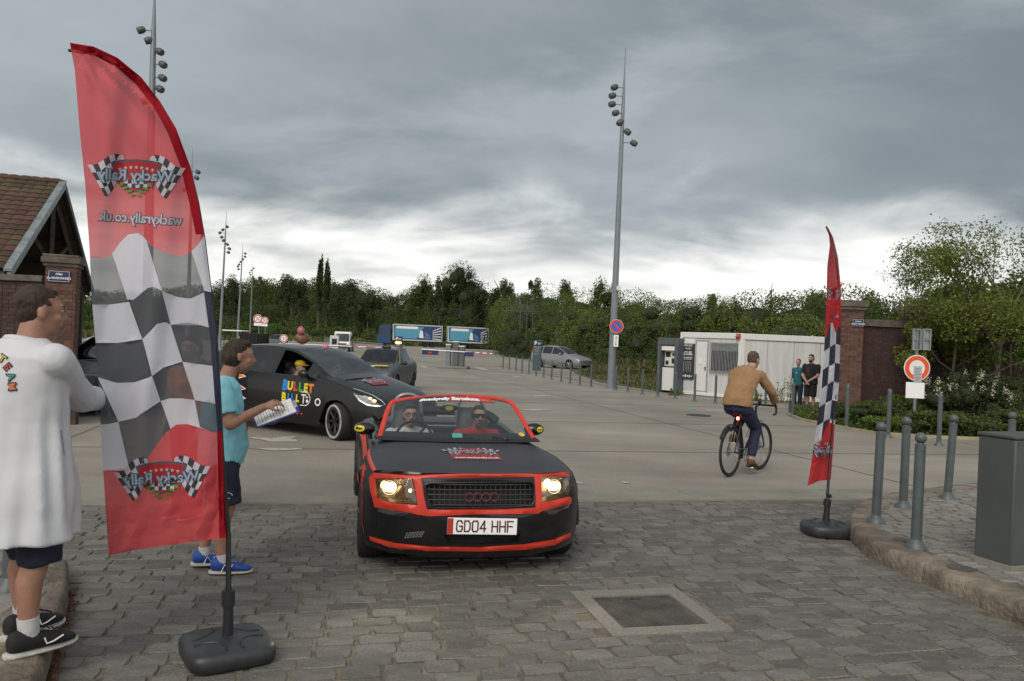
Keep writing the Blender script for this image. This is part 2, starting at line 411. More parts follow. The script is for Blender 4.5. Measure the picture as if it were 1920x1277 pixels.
for i in range(len(ep)-1):
    a, b = ep[i], ep[i+1]; n = max(1, int((b-a).length/1.0)); d = (b-a).normalized(); q = V((-d.y, d.x, 0))*.05
    for k in range(n):
        p0 = a+(b-a)*(k/n)+d*.005; p1 = a+(b-a)*((k+1)/n)-d*.005
        mb.prism([(p0-q).xy[:], (p1-q).xy[:], (p1+q).xy[:], (p0+q).xy[:]], -.02, .06, f=lambda x, z, y: (x, z, y))
mb.build('bed_edging', M('edging', (.32, .28, .17), .8, var=.2, vs=3), smooth=False, kind='structure')
# joints in the concrete plaza: thin sawn grooves, and patches
m_joint = M('joint', (.075, .07, .06), .95); 
mb = MB()
for b in (3.9, 8.6, 14, 20, 27, 36, 47):
    mb.b2((-40, b, .0035), (40, b+.015, .006))
for a in (-17, -11.5, -6, -.2, 5.6, 11, 17): mb.b2((a, .64, .0035), (a+.014, 60, .0055))
j = mb.build('joint_line', m_joint, plaza, smooth=False); j.matrix_world = st.matrix_world
# painted marks on the concrete
m_mark = M('worn_road_paint', (.42, .41, .38), .8, col2=(.25, .235, .2), vs=9, detail=8, lo=.5, hi=.62)
def marks(polys, name='road_marking'):
    mb = MB()
    for pl in polys:
        vs = [G(x, y) for x, y in pl]; mb.add([(p.x, p.y, .008) for p in vs], [tuple(range(len(vs)))])
    return mb.build(name, m_mark, smooth=False, fix=True, kind='structure')
marks([[(466, 822), (478, 820), (510, 822), (540, 819), (562, 819), (545, 823), (560, 826), (558, 829), (505, 829), (490, 825)]])
marks([[(474, 842), (500, 841), (562, 841), (568, 843), (520, 846)]])
marks([[(785, 684), (799, 687), (803, 690), (794, 690)], [(885, 688), (905, 690), (918, 695), (905, 694)], [(960, 705), (975, 706), (978, 708), (962, 707)],
       [(1070, 900), (1090, 905), (1098, 908), (1080, 908)], [(1165, 904), (1180, 905), (1182, 907), (1168, 907)]])
marks([[(970, 768), (1010, 767), (1036, 769), (1000, 771)], [(1000, 742), (1030, 741), (1032, 743), (1002, 744)], [(1322, 769), (1360, 769), (1362, 771), (1325, 771)]])
marks([[(1290, 766), (1302, 765), (1303, 768), (1291, 769)]]).data.materials[0] = M('teal_mark', (.12, .36, .33), .8)
p = G(1310, 779); mb = MB(); mb.tube([(p.x, p.y, 0), (p.x, p.y, .010)], .33, 24); mc = mb.build('drain_cover', M('cast_iron', (.045, .042, .038), .6, .4, bump=.6, bs=40), label='round dark iron cover set in the concrete plaza left of the cyclist', cat='manhole cover')
# ---------------------------------------------------------------- kerbs, pavements
KR = [(2300, 1330), (2080, 1240), (1920, 1172), (1840, 1139), (1760, 1103), (1690, 1075), (1640, 1050), (1608, 1028), (1593, 1008), (1592, 990), (1602, 972), (1630, 955), (1680, 943), (1745, 933), (1850, 922), (1990, 909), (2300, 885)]
KL = [(30, 1420), (72, 1310), (96, 1230), (114, 1170), (128, 1125), (133, 1098), (120, 1078), (80, 1064), (20, 1055), (-200, 1042), (-700, 1020)]
def spline(pts, n=12):
    o = []
    for i in range(len(pts)-1):
        p0, p1, p2, p3 = pts[max(i-1, 0)], pts[i], pts[i+1], pts[min(i+2, len(pts)-1)]
        for k in range(n):
            t = k/n; o.append(.5*((2*p1)+(p2-p0)*t+(2*p0-5*p1+4*p2-p3)*t*t+(3*p1-p0-3*p2+p3)*t**3))
    o.append(pts[-1]); return o
def resample(pts, step):
    o = [pts[0]]; acc = 0
    for i in range(1, len(pts)):
        a, b = pts[i-1], pts[i]; l = (b-a).length
        while acc+l >= step:
            t = (step-acc)/l; a = a+(b-a)*t; o.append(a); l = (b-a).length; acc = 0
        acc += l
    return o
m_kerb = M('kerb_stone', (.13, .11, .085), .88, col2=(.235, .20, .15), vs=5, detail=10, lo=.4, hi=.62, bump=1.0, bs=26, rnd=.2)
KH = .145
def kerb(px, side, name, step, wd=.27):
    pts = [G(x, y) for x, y in px]; sp = spline(pts); rs = resample(sp, step)
    par = thing(name, None, None); par['kind'] = 'structure'
    inner = []
    nrm = []
    for i, p in enumerate(rs):
        d = (rs[min(i+1, len(rs)-1)]-rs[max(i-1, 0)]).normalized(); nrm.append(V((-d.y, d.x, 0))*side)
    for i in range(len(rs)-1):
        a, b = rs[i], rs[i+1]; na, nb = nrm[i], nrm[i+1]; g = (b-a).normalized()*.003
        a1, b1 = a+g, b-g; mbk = MB(); rows = []
        for t in (0, .04, .5, .96, 1):
            q = a1.lerp(b1, t); nn = na.lerp(nb, t); e = .005 if t in (0, 1) else 0; j = random.uniform(-.008, .008); jz = random.uniform(-.008, .006)
            prof = [(0+e, -.05), (-.006+e+j, .03), (0+e+j, .085), (.008+e+j*.5, KH-.028), (.026+e, KH-.006+jz-e), (.12, KH+jz-e), (wd-.01, KH-e), (wd, KH-.01), (wd, -.05)]
            rows.append([(q.x+nn.x*o, q.y+nn.y*o, z) for o, z in prof])
        mbk.loft(rows); mbk.build('kerb_stone', m_kerb, par, ang=50)
    for p, n in zip(rs, nrm): inner.append(p+n*(wd+.004))
    return rs, inner
kr_o, kr_i = kerb(KR, -1, 'kerb', .43)
kl_o, kl_i = kerb(KL, 1, 'kerb', .62, .30)
m_pave = M('pavement_mortar', (.12, .108, .085), .95, var=.3, vs=6)
def pavement(inner, far, name):
    mb = MB(); vs = [(p.x, p.y, KH-.011) for p in inner]+[(x, y, KH-.011) for x, y in far]; mb.add(vs, [tuple(range(len(vs)))])
    return mb.build(name, m_pave, smooth=False, kind='structure'), [(v[0], v[1]) for v in vs]
pr, prp = pavement(kr_i, [(20, kr_i[-1].y), (20, kr_i[0].y)], 'pavement')
pl, plp = pavement(kl_i, [(-16, kl_i[-1].y), (-16, kl_i[0].y)], 'pavement')
ko_r = [(p.x, p.y) for p in kr_o]+[(20, kr_o[-1].y), (20, kr_o[0].y)]
ko_l = [(p.x, p.y) for p in kl_o]+[(-16, kl_o[-1].y), (-16, kl_o[0].y)]
# ---------------------------------------------------------------- stone setts
m_sett = M('sett_stone', (.112, .110, .100), .72, col2=(.162, .153, .135), vs=7, detail=9, bump=.6, bs=45, rnd=.27, mottle=((38, .86, 1.12, (1, 1, 1)), ))
m_sett_l = M('pavement_sett_stone', (.17, .165, .15), .78, col2=(.25, .235, .205), vs=7, detail=9, bump=.45, bs=45, rnd=.18)
mb = MB(); mb.add([rl(-16, -9.5, -.010), rl(16, -9.5, -.010), rl(16, -.004, -.010), rl(-16, -.004, -.010)], [(0, 1, 2, 3)])
cob = mb.build('road', m_mortar, smooth=False, kind='structure')
MHC = [G(x, y) for x, y in ((1148, 1190), (1378, 1179), (1276, 1106), (1058, 1111))]
mhc = sum(MHC, V((0, 0, 0)))/4; mh_a = (mhc-E0).dot(rd); mh_b = (mhc-E0).dot(rp); mh_w, mh_d = .80, .84
def sett_shape(lx, ly, h=.05, seed=0, top=0.0):
    r = random.Random(seed); q = lambda s: r.uniform(-s, s)
    base = [(-lx/2, -ly/2), (0, -ly/2), (lx/2, -ly/2), (lx/2, 0), (lx/2, ly/2), (0, ly/2), (-lx/2, ly/2), (-lx/2, 0)]
    mid = [(x*(.985)+q(.005)-(.009 if abs(x) > 0 and abs(y) > 0 else 0)*np.sign(x), y+q(.005)-(.006 if abs(x) > 0 and abs(y) > 0 else 0)*np.sign(y)) for x, y in base]
    ins = [(x*.955+q(.002), y*.925+q(.002)) for x, y in mid]
    vs = [(x, y, -h) for x, y in mid]+[(x, y, top-.007+q(.002)) for x, y in mid]+[(x, y, top+q(.0025)) for x, y in ins]
    fs = []
    for a in (0, 8):
        for i in range(8): fs.append((a+i, a+(i+1) % 8, a+8+(i+1) % 8, a+8+i))
    fs.append(tuple(16+i for i in range(8)))
    return vs, fs
def lay(origin, ang, a0, a1, b0, b1, rowd, wmin, wmax, ok, zt, parent, m, name='sett', nmax=290, gap=.011):
    cells = []; b = b0; row = 0; ca, sa = math.cos(ang), math.sin(ang)
    while b < b1:
        a = a0+random.uniform(0, wmax); rdv = rowd*random.uniform(.93, 1.08)
        while a < a1:
            ww = random.uniform(wmin, wmax); cx, cy = a+ww/2, b+rdv/2
            wob = .03*math.sin(a*.9+1.3)+.018*math.sin(a*2.3+b*.7)
            X = origin.x+cx*ca-(cy+wob)*sa; Y = origin.y+cx*sa+(cy+wob)*ca
            if ok(X, Y, cx, cy, ww/2, rdv/2): cells.append((X, Y, ww-gap, rdv-gap))
            a += ww
        b += rdv; row += 1
    def vis(c):
        if c[1] < 1: return 0
        px, py = proj((c[0], c[1], zt))
        return 0 if not (-20 < px < 1940 and 0 < py < 1290) else 1/c[1]**2
    cells = [c for c in cells if c[1] > 1.5]
    cells.sort(key=lambda c: -vis(c))
    near = cells[:nmax]; rest = cells[nmax:]
    bins = {}
    for c in near:
        wq = round(c[2]/.02)*.02; key = (wq, random.randrange(3))
        if key not in bins:
            vs, fs = sett_shape(wq, rowd-gap, .045, random.randrange(9999)); t = MB(); t.add(vs, fs); bins[key] = t.mesh(name, m, True, 22)
        o = link(name, bins[key], parent); o.location = (c[0], c[1], zt+random.uniform(-.004, .004)); o.scale = (c[2]/wq, c[3]/(rowd-gap), 1)
        o.rotation_euler = (random.uniform(-.009, .009), random.uniform(-.009, .009), ang+random.uniform(-.02, .02)+(PI if random.random() < .5 else 0))
    t = MB()
    for c in rest:
        vs, fs = sett_shape(c[2], c[3], .03, random.randrange(99999)); an = ang+random.uniform(-.02, .02); c1, s1 = math.cos(an), math.sin(an); dz = random.uniform(-.004, .004)
        tx, ty = random.uniform(-.01, .01), random.uniform(-.01, .01)
        t.add([(c[0]+x*c1-y*s1, c[1]+x*s1+y*c1, zt+z+dz+x*tx+y*ty) for x, y, z in vs], fs)
    return t.build(name, m, parent, True, 22, fix=False, kind='stuff')
def ok_road(X, Y, cx, cy, hw, hd):
    if cy+hd > -.005: return False
    if abs(cx-mh_a) < mh_w/2+hw*.35 and abs(cy-mh_b) < mh_d/2+hd*.3: return False
    if X > 12 or X < -12: return False
    return not pip(X, Y, ko_r) and not pip(X, Y, ko_l)
lay(E0, RA, -13, 13, -8.2, 0, .142, .185, .27, ok_road, 0, cob, m_sett)
pvr = lambda X, Y, cx, cy, hw, hd: pip(X, Y, prp) and X < 9.5
lay(V((4, 7, 0)), R(4), -4, 6, -6, 6, .118, .15, .22, pvr, KH, pr, m_sett_l, nmax=280)
pvl = lambda X, Y, cx, cy, hw, hd: pip(X, Y, plp) and X > -5.5
lay(V((-4, 5, 0)), R(9), -5, 5, -4, 4, .2, .3, .5, pvl, KH, pl, m_sett_l, nmax=120)
# manhole cover in its concrete collar
m_coll = M('collar_concrete', (.25, .235, .20), .9, col2=(.17, .16, .14), vs=60, bump=.5, bs=80)
m_iron = M('iron_plate', (.135, .122, .108), .55, .5, var=.3, vs=5, bump=.2, bs=90)
mr = thing('manhole', 'square iron manhole plate in a pale concrete collar among the setts', 'manhole', rl(mh_a, mh_b), RA)
cw, cd = .58, .60
mb = MB()
for a, b in (((-mh_w/2, -mh_d/2), (mh_w/2, -cd/2)), ((-mh_w/2, cd/2), (mh_w/2, mh_d/2)), ((-mh_w/2, -cd/2), (-cw/2, cd/2)), ((cw/2, -cd/2), (mh_w/2, cd/2))): mb.b2((*a, -.03), (*b, .004))
mb.build('collar', m_coll, mr, smooth=False)
mb = MB(); mb.b2((-cw/2+.012, -cd/2+.012, -.03), (cw/2-.012, cd/2-.012, -.004))
for i in range(26):
    for j in range(27):
        x = -cw/2+.03+i*(cw-.06)/25; y = -cd/2+.03+j*(cd-.06)/26; a = R(45) if (i+j) % 2 else R(-45)
        mb.box((x, y, -.0025), (.018, .006, .005), rz=a)
mb.build('plate', m_iron, mr, smooth=False)
mb = MB(); mb.b2((-.02, .215, -.004), (.05, .235, .0015)); mb.build('lifting_slot', m_black, mr, smooth=False)
# ================================================================ WALLS AND BUILDINGS
m_brick = M('brick', (.085, .043, .031), .85, col2=(.15, .075, .052), vs=9, bump=.5, bs=50, rnd=.3)
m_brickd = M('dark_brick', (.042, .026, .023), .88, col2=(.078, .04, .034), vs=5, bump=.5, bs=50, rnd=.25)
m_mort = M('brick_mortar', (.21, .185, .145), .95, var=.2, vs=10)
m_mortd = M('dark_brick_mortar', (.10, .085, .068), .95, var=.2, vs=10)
m_cap = M('cap_stone', (.125, .105, .085), .9, var=.3, vs=6, bump=.5, bs=30)
def brickwall(parent, w, d, h, m, mm, faces, nmax=290, bh=.066, bl=.222, z0=0.0, score=None):
    """core block and bricks on the listed faces; local frame: centre of base"""
    mb = MB(); e = .014; mb.b2((-w/2+e, -d/2+e, z0), (w/2-e, d/2-e, h)); mb.build('mortar_core', mm, parent, smooth=False)
    items = []
    for f in faces:
        ln = w if f in 'FB' else d; rows = int((h-z0)/bh)
        for r in range(rows):
            hb = bl/2 if r % 2 else bl; x = -ln/2
            first = True
            while x < ln/2-.02:
                l = hb if not first else (bl/2 if r % 2 else bl); first = False
                l = min(l, ln/2-x); c = x+l/2; z = z0+r*bh+bh/2
                dd = .035+random.uniform(-.002, .0035)
                if f == 'F': it = ((c, -d/2+dd/2, z), (l-.012, dd, bh-.012))
                elif f == 'B': it = ((c, d/2-dd/2, z), (l-.012, dd, bh-.012))
                elif f == 'R': it = ((w/2-dd/2, c, z), (dd, l-.012, bh-.012))
                else: it = ((-w/2+dd/2, c, z), (dd, l-.012, bh-.012))
                items.append(it); x += l
    if score: items.sort(key=lambda t: -score(parent, t[0]))
    cache = {}
    for c, dm in items[:nmax]:
        k = tuple(round(q, 2) for q in dm)
        if k not in cache: t = MB(); t.box((0, 0, 0), dm); cache[k] = t.mesh('brick', m, False)
        o = link('brick', cache[k], parent); o.location = c
    if items[nmax:]:
        t = MB()
        for c, dm in items[nmax:]: t.box(c, dm)
        t.build('brick', m, parent, smooth=False, fix=False, kind='stuff')
def score(par, c):
    p = Matrix.Translation(par.location) @ Matrix.Rotation(par.rotation_euler.z, 4, 'Z') @ V(c)
    if p.y < 1: return -9
    x, y = proj(p); return 1/p.y if (0 < x < 1920 and 0 < y < 900) else -1
# right pier and wall
YP = 21.0
pp = P(1597, 671, YP); rpier = thing('brick_pier', 'brick gate pier with a flat cap and a blue street plaque, behind the right banner', 'pier', (pp.x, YP+.3, 0), R(-4))
brickwall(rpier, .60, .60, 3.0, m_brick, m_mort, 'FLR', 290, score=score)
mb = MB(); mb.b2((-.36, -.36, 3.0), (.36, .36, 3.08)); mb.b2((-.39, -.39, 3.08), (.39, .39, 3.26)); mb.build('cap', m_cap, rpier, bevel=.015)
def plaque(parent, loc, w, h, l1, l2, rz=0, tilt=0):
    r = thing('street_plaque', None, None, loc, rz); r.parent = parent
    mb = MB(); mb.b2((-w/2, -.012, -h/2), (w/2, 0, h/2)); mb.build('plate', m_navy, r, bevel=.006)
    mf = lambda x, y, o: (x, -.012-o, y)
    fr = [rect2(-w/2+.012, -h/2+.012, w/2-.012, -h/2+.017), rect2(-w/2+.012, h/2-.017, w/2-.012, h/2-.012), rect2(-w/2+.012, -h/2+.012, -w/2+.017, h/2-.012), rect2(w/2-.017, -h/2+.012, w/2-.012, h/2-.012)]
    decal('lettering', fr+[xf(text2d(l1, h*.26, .0015), 0, h*.2), xf(text2d(l2, h*.27, .0015, .8), 0, -h*.16)], mf, m_white, r, off=.002)
    return r
pq = plaque(rpier, (0.14, -.32, 2.66), .30, .2, 'Avenue', 'du PETIT PARADIS')
wr = P(1640, 671, YP+.6); W0 = V((rpier.location.x+.3, YP+.5, 0)); W1 = V((rpier.location.x+13, YP+2.2, 0))
wd_ = W1-W0; wall = thing('brick_wall', 'long dark brick garden wall behind the shrubs at the right', 'wall', (W0+W1)/2, math.atan2(wd_.y, wd_.x))
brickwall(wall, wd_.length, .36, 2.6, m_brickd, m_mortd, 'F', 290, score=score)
mb = MB(); mb.b2((-wd_.length/2, -.24, 2.6), (wd_.length/2, .24, 2.68)); mb.b2((-wd_.length/2, -.2, 2.68), (wd_.length/2, .2, 2.79)); mb.build('coping', m_cap, wall, smooth=False)
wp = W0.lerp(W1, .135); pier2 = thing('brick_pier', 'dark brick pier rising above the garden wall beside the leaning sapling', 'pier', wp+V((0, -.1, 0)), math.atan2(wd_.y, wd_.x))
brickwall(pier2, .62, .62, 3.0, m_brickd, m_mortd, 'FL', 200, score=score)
mb = MB(); mb.b2((-.35, -.35, 3.0), (.35, .35, 3.2)); mb.build('cap', m_cap, pier2, bevel=.015)
# left pier, wall and open shed
YL = 13.5
p0 = P(96, 608, YL); lpier = thing('brick_pier', 'brick pier with stone cap and blue street plaque beside the open shed', 'pier', (p0.x, YL+.3, 0), R(20))
brickwall(lpier, .48, .48, 2.72, m_brick, m_mort, 'FR', 290, score=score)
mb = MB(); mb.b2((-.27, -.27, 2.72), (.27, .27, 2.78)); mb.b2((-.30, -.30, 2.78), (.30, .30, 2.88)); mb.b2((-.28, -.28, 2.88), (.28, .28, 2.93)); mb.build('cap', m_cap, lpier, bevel=.012)
plaque(lpier, (-.02, -.255, 2.55), .34, .2, 'Allée', 'des MARRONNIERS')
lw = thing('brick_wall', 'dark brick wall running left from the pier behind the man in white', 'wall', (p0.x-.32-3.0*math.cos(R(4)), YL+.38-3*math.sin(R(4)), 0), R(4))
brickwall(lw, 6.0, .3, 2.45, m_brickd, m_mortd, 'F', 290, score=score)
mb = MB(); mb.b2((-3, -.2, 2.45), (3, .2, 2.56)); mb.build('coping', m_cap, lw, bevel=.01)
# open shed: gable faces right, ridge runs left towards the camera
A = P(121, 345, 20.0); Bn = P(19, 506, 16.0)
gd = V((Bn.x-A.x, Bn.y-A.y, 0)); half = gd.length; gd.normalize(); rdv = V((-gd.y, gd.x, 0)); rdv = rdv if rdv.x < 0 else -rdv
hr, he = A.z, Bn.z; shl = 11.0
shed = thing('open_shed', 'open timber shed with a red tiled roof and grey bargeboards at the left', 'shed', (A.x, A.y, 0), math.atan2(rdv.y, rdv.x))
# local frame: +x along ridge away from gable, y across (near slope is the +/- side)
ny = 1 if (Matrix.Rotation(shed.rotation_euler.z, 3, 'Z') @ V((0, 1, 0))).dot(gd) > 0 else -1
m_wood = M('old_timber', (.055, .04, .028), .85, var=.3, vs=6, bump=.4, bs=30)
m_zinc = M('zinc', (.22, .25, .26), .5, .3, var=.25, vs=5)
m_tile = M('clay_tile', (.085, .038, .023), .8, col2=(.06, .038, .023), vs=5, bump=.3, bs=60, rnd=.28)
m_moss = M('mossy_tile', (.072, .042, .023), .85, col2=(.055, .058, .022), vs=3, bump=.3, bs=60, rnd=.28)
mb = MB()
for s in (ny, -ny):
    mb.prism([(s*half, he-.06), (0, hr-.06), (0, hr-.14), (s*half, he-.14)], .1, shl, f=lambda x, z, y: (y, x, z))
mb.build('roof_boarding', m_wood, shed, smooth=False)
sl = math.hypot(half, hr-he); tw, th = .235, .27; tiles = []
nr = int(sl/th)
for r in range(nr+1):
    for c in range(int(shl/tw)):
        tiles.append((c, r))
def tmesh(m):
    t = MB(); prof = []
    for k in range(6): u = k/5; prof.append((u*tw*.98, .022*math.sin(PI*u)**.7))
    a = [(x, 0, z+.03) for x, z in prof]; b = [(x, th+.04, z+.008) for x, z in prof]; a2 = [(x, 0, z+.012) for x, z in prof]
    t.add(a+b, [(i, i+1, i+7, i+6) for i in range(5)]); t.add(a+a2, [(i, i+6, i+7, i+1) for i in range(5)])
    return t.mesh('roof_tile', m, True, 40)
tms = [tmesh(m_tile), tmesh(m_moss)]
sv = V((0, -ny*half/sl, (hr-he)/sl)); e0 = V((0, ny*half, he))
Rt = Matrix((V((1, 0, 0)), sv, V((1, 0, 0)).cross(sv) if V((1, 0, 0)).cross(sv).z > 0 else -V((1, 0, 0)).cross(sv))).transposed()
def tvis(t):
    p = shed.location+Matrix.Rotation(shed.rotation_euler.z, 3, 'Z') @ (e0+V((t[0]*tw+.12, 0, 0))+sv*(t[1]*th))
    if p.y < 1: return -5
    x, y = proj(p); return 1/p.y if (-15 < x < 200 and 300 < y < 560) else -1
tiles.sort(key=lambda t: -tvis(t))
rest = MB()
for k, (c, r) in enumerate(tiles):
    pos = e0+V((c*tw+.12+(.0 if r % 2 else 0), 0, 0))+sv*(r*th)
    mi = 1 if (r > nr-4 or random.random() < .12) else 0
    if k < 295:
        o = link('roof_tile', tms[mi], shed); o.matrix_local = Matrix.Translation(pos) @ Rt.to_4x4() @ Matrix.Rotation(random.uniform(-.01, .01), 4, 'Z')
    else:
        me = tms[mi]; jz = random.uniform(-.004, .004)
        rest.add([pos+Rt @ (v.co+V((0, 0, jz))) for v in me.vertices], [tuple(q.vertices) for q in me.polygons], mi)
rest.build('roof_tile', [m_tile, m_moss], shed, fix=False, kind='stuff')
mb = MB(); mb.prism([(-ny*half, he), (0, hr), (0, hr-.05), (-ny*half, he-.05)], .0, shl, f=lambda x, z, y: (y, x, z)); mb.build('far_slope', m_tile, shed, smooth=False)
mb = MB()
for c in range(int(shl/.4)): mb.cap((c*.4, 0, hr+.02), (c*.4+.41, 0, hr+.035), .075, .09, 10, flat=(True, True))
mb.build('ridge_tile', m_tile, shed, kind='stuff')
for s in (1, -1):
    mb = MB(); mb.prism([(s*half*1.02, he-.06), (0, hr+.04), (0, hr-.13), (s*half*1.02, he-.22)], -.03, .03, f=lambda x, z, y: (y, x, z)); mb.build('bargeboard', m_zinc if s == ny else M('dark_barge', (.06, .065, .07), .6), shed, smooth=False)
mb = MB(); mb.prism([(ny*half*1.02, he+.03), (0, hr+.09), (0, hr+.04), (ny*half*1.02, he-.03)], -.05, .10, f=lambda x, z, y: (y, x, z)); mb.build('verge_flashing', m_zinc, shed, smooth=False)
# trusses
for xx in (.25, 3.6, 7.0, 10.4):
    t = MB(); b = lambda p, q, r=.075: t.tube([p, q], r, 4)
    b((xx, -half*.98, he-.25), (xx, 0, hr-.25)); b((xx, half*.98, he-.25), (xx, 0, hr-.25)); b((xx, -half*.9, he-.1), (xx, half*.9, he-.1), .09)
    b((xx, 0, he-.1), (xx, 0, hr-.2), .08); b((xx, 0, he+.4), (xx, half*.5, (hr+he)/2-.1), .06); b((xx, 0, he+.4), (xx, -half*.5, (hr+he)/2-.1), .06)
    t.build('truss', m_wood, shed, smooth=False)
    for s in (1, -1): t = MB(); t.box((xx, s*half*.86, (he-.1)/2), (.18, .18, he-.1)); t.build('post', m_wood, shed, smooth=False)
mb = MB()
for k in range(9):
    yy = -half+half*2*(k+.5)/9; zz = he-.2+(hr-he)*(1-abs(yy)/half); mb.tube([(0.1, yy, zz), (shl, yy, zz)], .05, 4)
mb.build('purlin', m_wood, shed, smooth=False, kind='stuff')
mb = MB(); mb.b2((shl-.2, -half*.9, 0), (shl, half*.9, he)); mb.b2((2.5, -half*.9, 0), (shl, -half*.86, he)); mb.b2((2.5, half*.86, 0), (shl, half*.9, he)); mb.build('wall', m_brickd, shed, smooth=False)
# ================================================================ SITE CABIN
m_cab = M('cabin_white', (.66, .66, .645), .5, col2=(.58, .59, .58), vs=.8, detail=6, mottle=((2.5, .88, 1.04, (3, 3, .35)), (.8, .92, 1.03, (1, 1, 1))))
m_cab2 = M('cabin_door_white', (.70, .70, .68), .5, var=.03, vs=3)
cA = G(1271, 739); cB = G(1386, 749.5); cA.z = cB.z = 0
cu = (cB-cA).normalized(); cl_ = (cB-cA).length; cvv = V((-cu.y, cu.x, 0)); cvv = cvv if cvv.x > 0 else -cvv
cabin = thing('site_cabin', 'white prefabricated reception cabin with a barred window and a door', 'cabin', cA, math.atan2(cu.y, cu.x))
# local: x along the door side, +y into the depth ; long side 6 m
HH = 2.45; LD = 2.45
mb = MB(); mb.b2((.05, .05, .12), (cl_-.05, LD-.05, HH-.22)); mb.build('wall', m_cab, cabin, smooth=False)
mb = MB(); mb.b2((0, 0, HH-.22), (cl_, LD, HH)); mb.b2((0, 0, .02), (cl_, LD, .14)); mb.build('frame_rail', m_cab2, cabin, bevel=.02)
for x, y in ((.06, .06), (cl_-.06, .06), (.06, LD-.06), (cl_-.06, LD-.06)):
    mb = MB(); mb.b2((x-.07, y-.07, .1), (x+.07, y+.07, HH-.2)); mb.build('corner_post', m_cab2, cabin, bevel=.015)
mb = MB(); mb.b2((.76, .02, .2), (1.24, .05, 2.1)); dr = mb.build('door', m_cab2, cabin, bevel=.008)
mb = MB(); mb.b2((.72, .03, .15), (.757, .06, 2.15)); mb.b2((1.243, .03, .15), (1.28, .06, 2.15)); mb.b2((.757, .03, 2.103), (1.243, .06, 2.15)); mb.build('door_frame', m_galv, cabin, smooth=False)
mb = MB(); mb.b2((1.18, -.02, 1.0), (1.21, .02, 1.14)); mb.build('handle', m_black, dr, smooth=False)
mb = MB(); mb.b2((.90, 0, 1.22), (1.04, .02, 1.47)); mb.build('notice', m_white, dr, smooth=False)
x0, x1, z0, z1 = 1.42, 2.58, .98, 2.07
x1 = min(x1, cl_-.16)
mb = MB(); mb.b2((x0, .025, z0), (x1, .06, z1)); win = mb.build('window', M('window_dark', (.03, .035, .04), .2), cabin, smooth=False)
mb = MB(); mb.b2((x0, .01, z1-.30), (x1, .03, z1)); mb.build('shutter', m_galv, win, smooth=False)
for k in range(19):
    xx = x0+(x1-x0)*k/18; mb = MB(); mb.tube([(xx, -.05, z0-.03), (xx, -.05, z1+.03)], .012, 6); mb.build('window_bar', m_galv, win)
mb = MB(); mb.b2((x0-.03, -.06, z0), (x1+.03, -.04, z0+.03)); mb.b2((x0-.03, -.06, z1-.03), (x1+.03, -.04, z1)); mb.build('bar_frame', m_galv, win, smooth=False)
m_bnr = M('banner_dark', (.03, .035, .045), .6)
mb = MB(); mb.b2((.08, -.012, .62), (.68, .045, 2.0)); bn = mb.build('notice_board', m_bnr, cabin, smooth=False)
mf = lambda x, y, o: (x, -.012-o, y)
mb = MB(); mb.b2((.08, -.012, 2.005), (.68, .045, 2.2)); mb.build('header_board', m_white, bn, smooth=False)
nb_ = lambda x, y, o: (.08+(x-.12)*.6, -.012-o, y if y > 1.1 else y-.08)
decal('header_mark', [rect2(.15, 2.1, .42, 2.14), rect2(.15, 2.05, .35, 2.08)], nb_, m_red, bn)
decal('lettering', [xf(text2d('PARKING DE NUIT', .105, .002, .75), .66, 1.93), xf(text2d('Ouvert 24h/24', .09, .002, .8), .66, 1.81), xf(text2d('ACCUEIL', .20, .006, .95), .62, 1.62), xf(text2d('P', .22, .004), .2, 1.88),
      rect2(.2, 1.45, 1.03, 1.475), rect2(.25, 1.39, .98, 1.41)]+[rect2(.2+.14*k, 1.0-.05*(k % 2), .215+.14*k, 1.32) for k in range(6)]+[rect2(.19, .77, .29, .87), rect2(.34, .80, .44, .85), rect2(.49, .76, .57, .88), rect2(.63, .79, .72, .86), rect2(.78, .76, .86, .87), rect2(.92, .8, 1.03, .84)], nb_, m_white, bn)
mb = MB(); mb.ell((cl_-.12, -.10, HH-.12), (.08, .06, .06)); mb.b2((cl_-.2, -.06, HH-.24), (cl_-.04, 0, HH-.02)); mb.build('alarm_lamp', M('alarm_red', (.42, .10, .07), .4), cabin)
m2 = Matrix.Rotation(-cabin.rotation_euler.z+R(1.5), 4, 'Z'); L2 = 3.95
def mod2(name, boxes, mt, bv=.015):
    mb = MB()
    for a, b in boxes: mb.b2(a, b)
    o = mb.build(name, mt, cabin, bevel=bv, smooth=False); o.matrix_local = Matrix.Translation((cl_+.005, .0, 0)) @ m2; return o
mod2('wall', [((.08, .05, .12), (L2-.05, 2.4, HH-.24))], m_cab, 0); mod2('frame_rail', [((.0, 0, HH-.23), (L2, 2.45, HH-.006)), ((.0, 0, .02), (L2, 2.45, .14))], m_cab2); mod2('corner_post', [((0, .01, .13), (.14, .15, HH-.22))], m_cab2); mod2('corner_post', [((L2-.15, .01, .13), (L2-.01, .15, HH-.22))], m_cab2)
for k in range(1, 4): mod2('panel_joint', [((L2*k/4-.006, .040, .15), (L2*k/4+.006, .0515, HH-.24))], m_galv, 0)
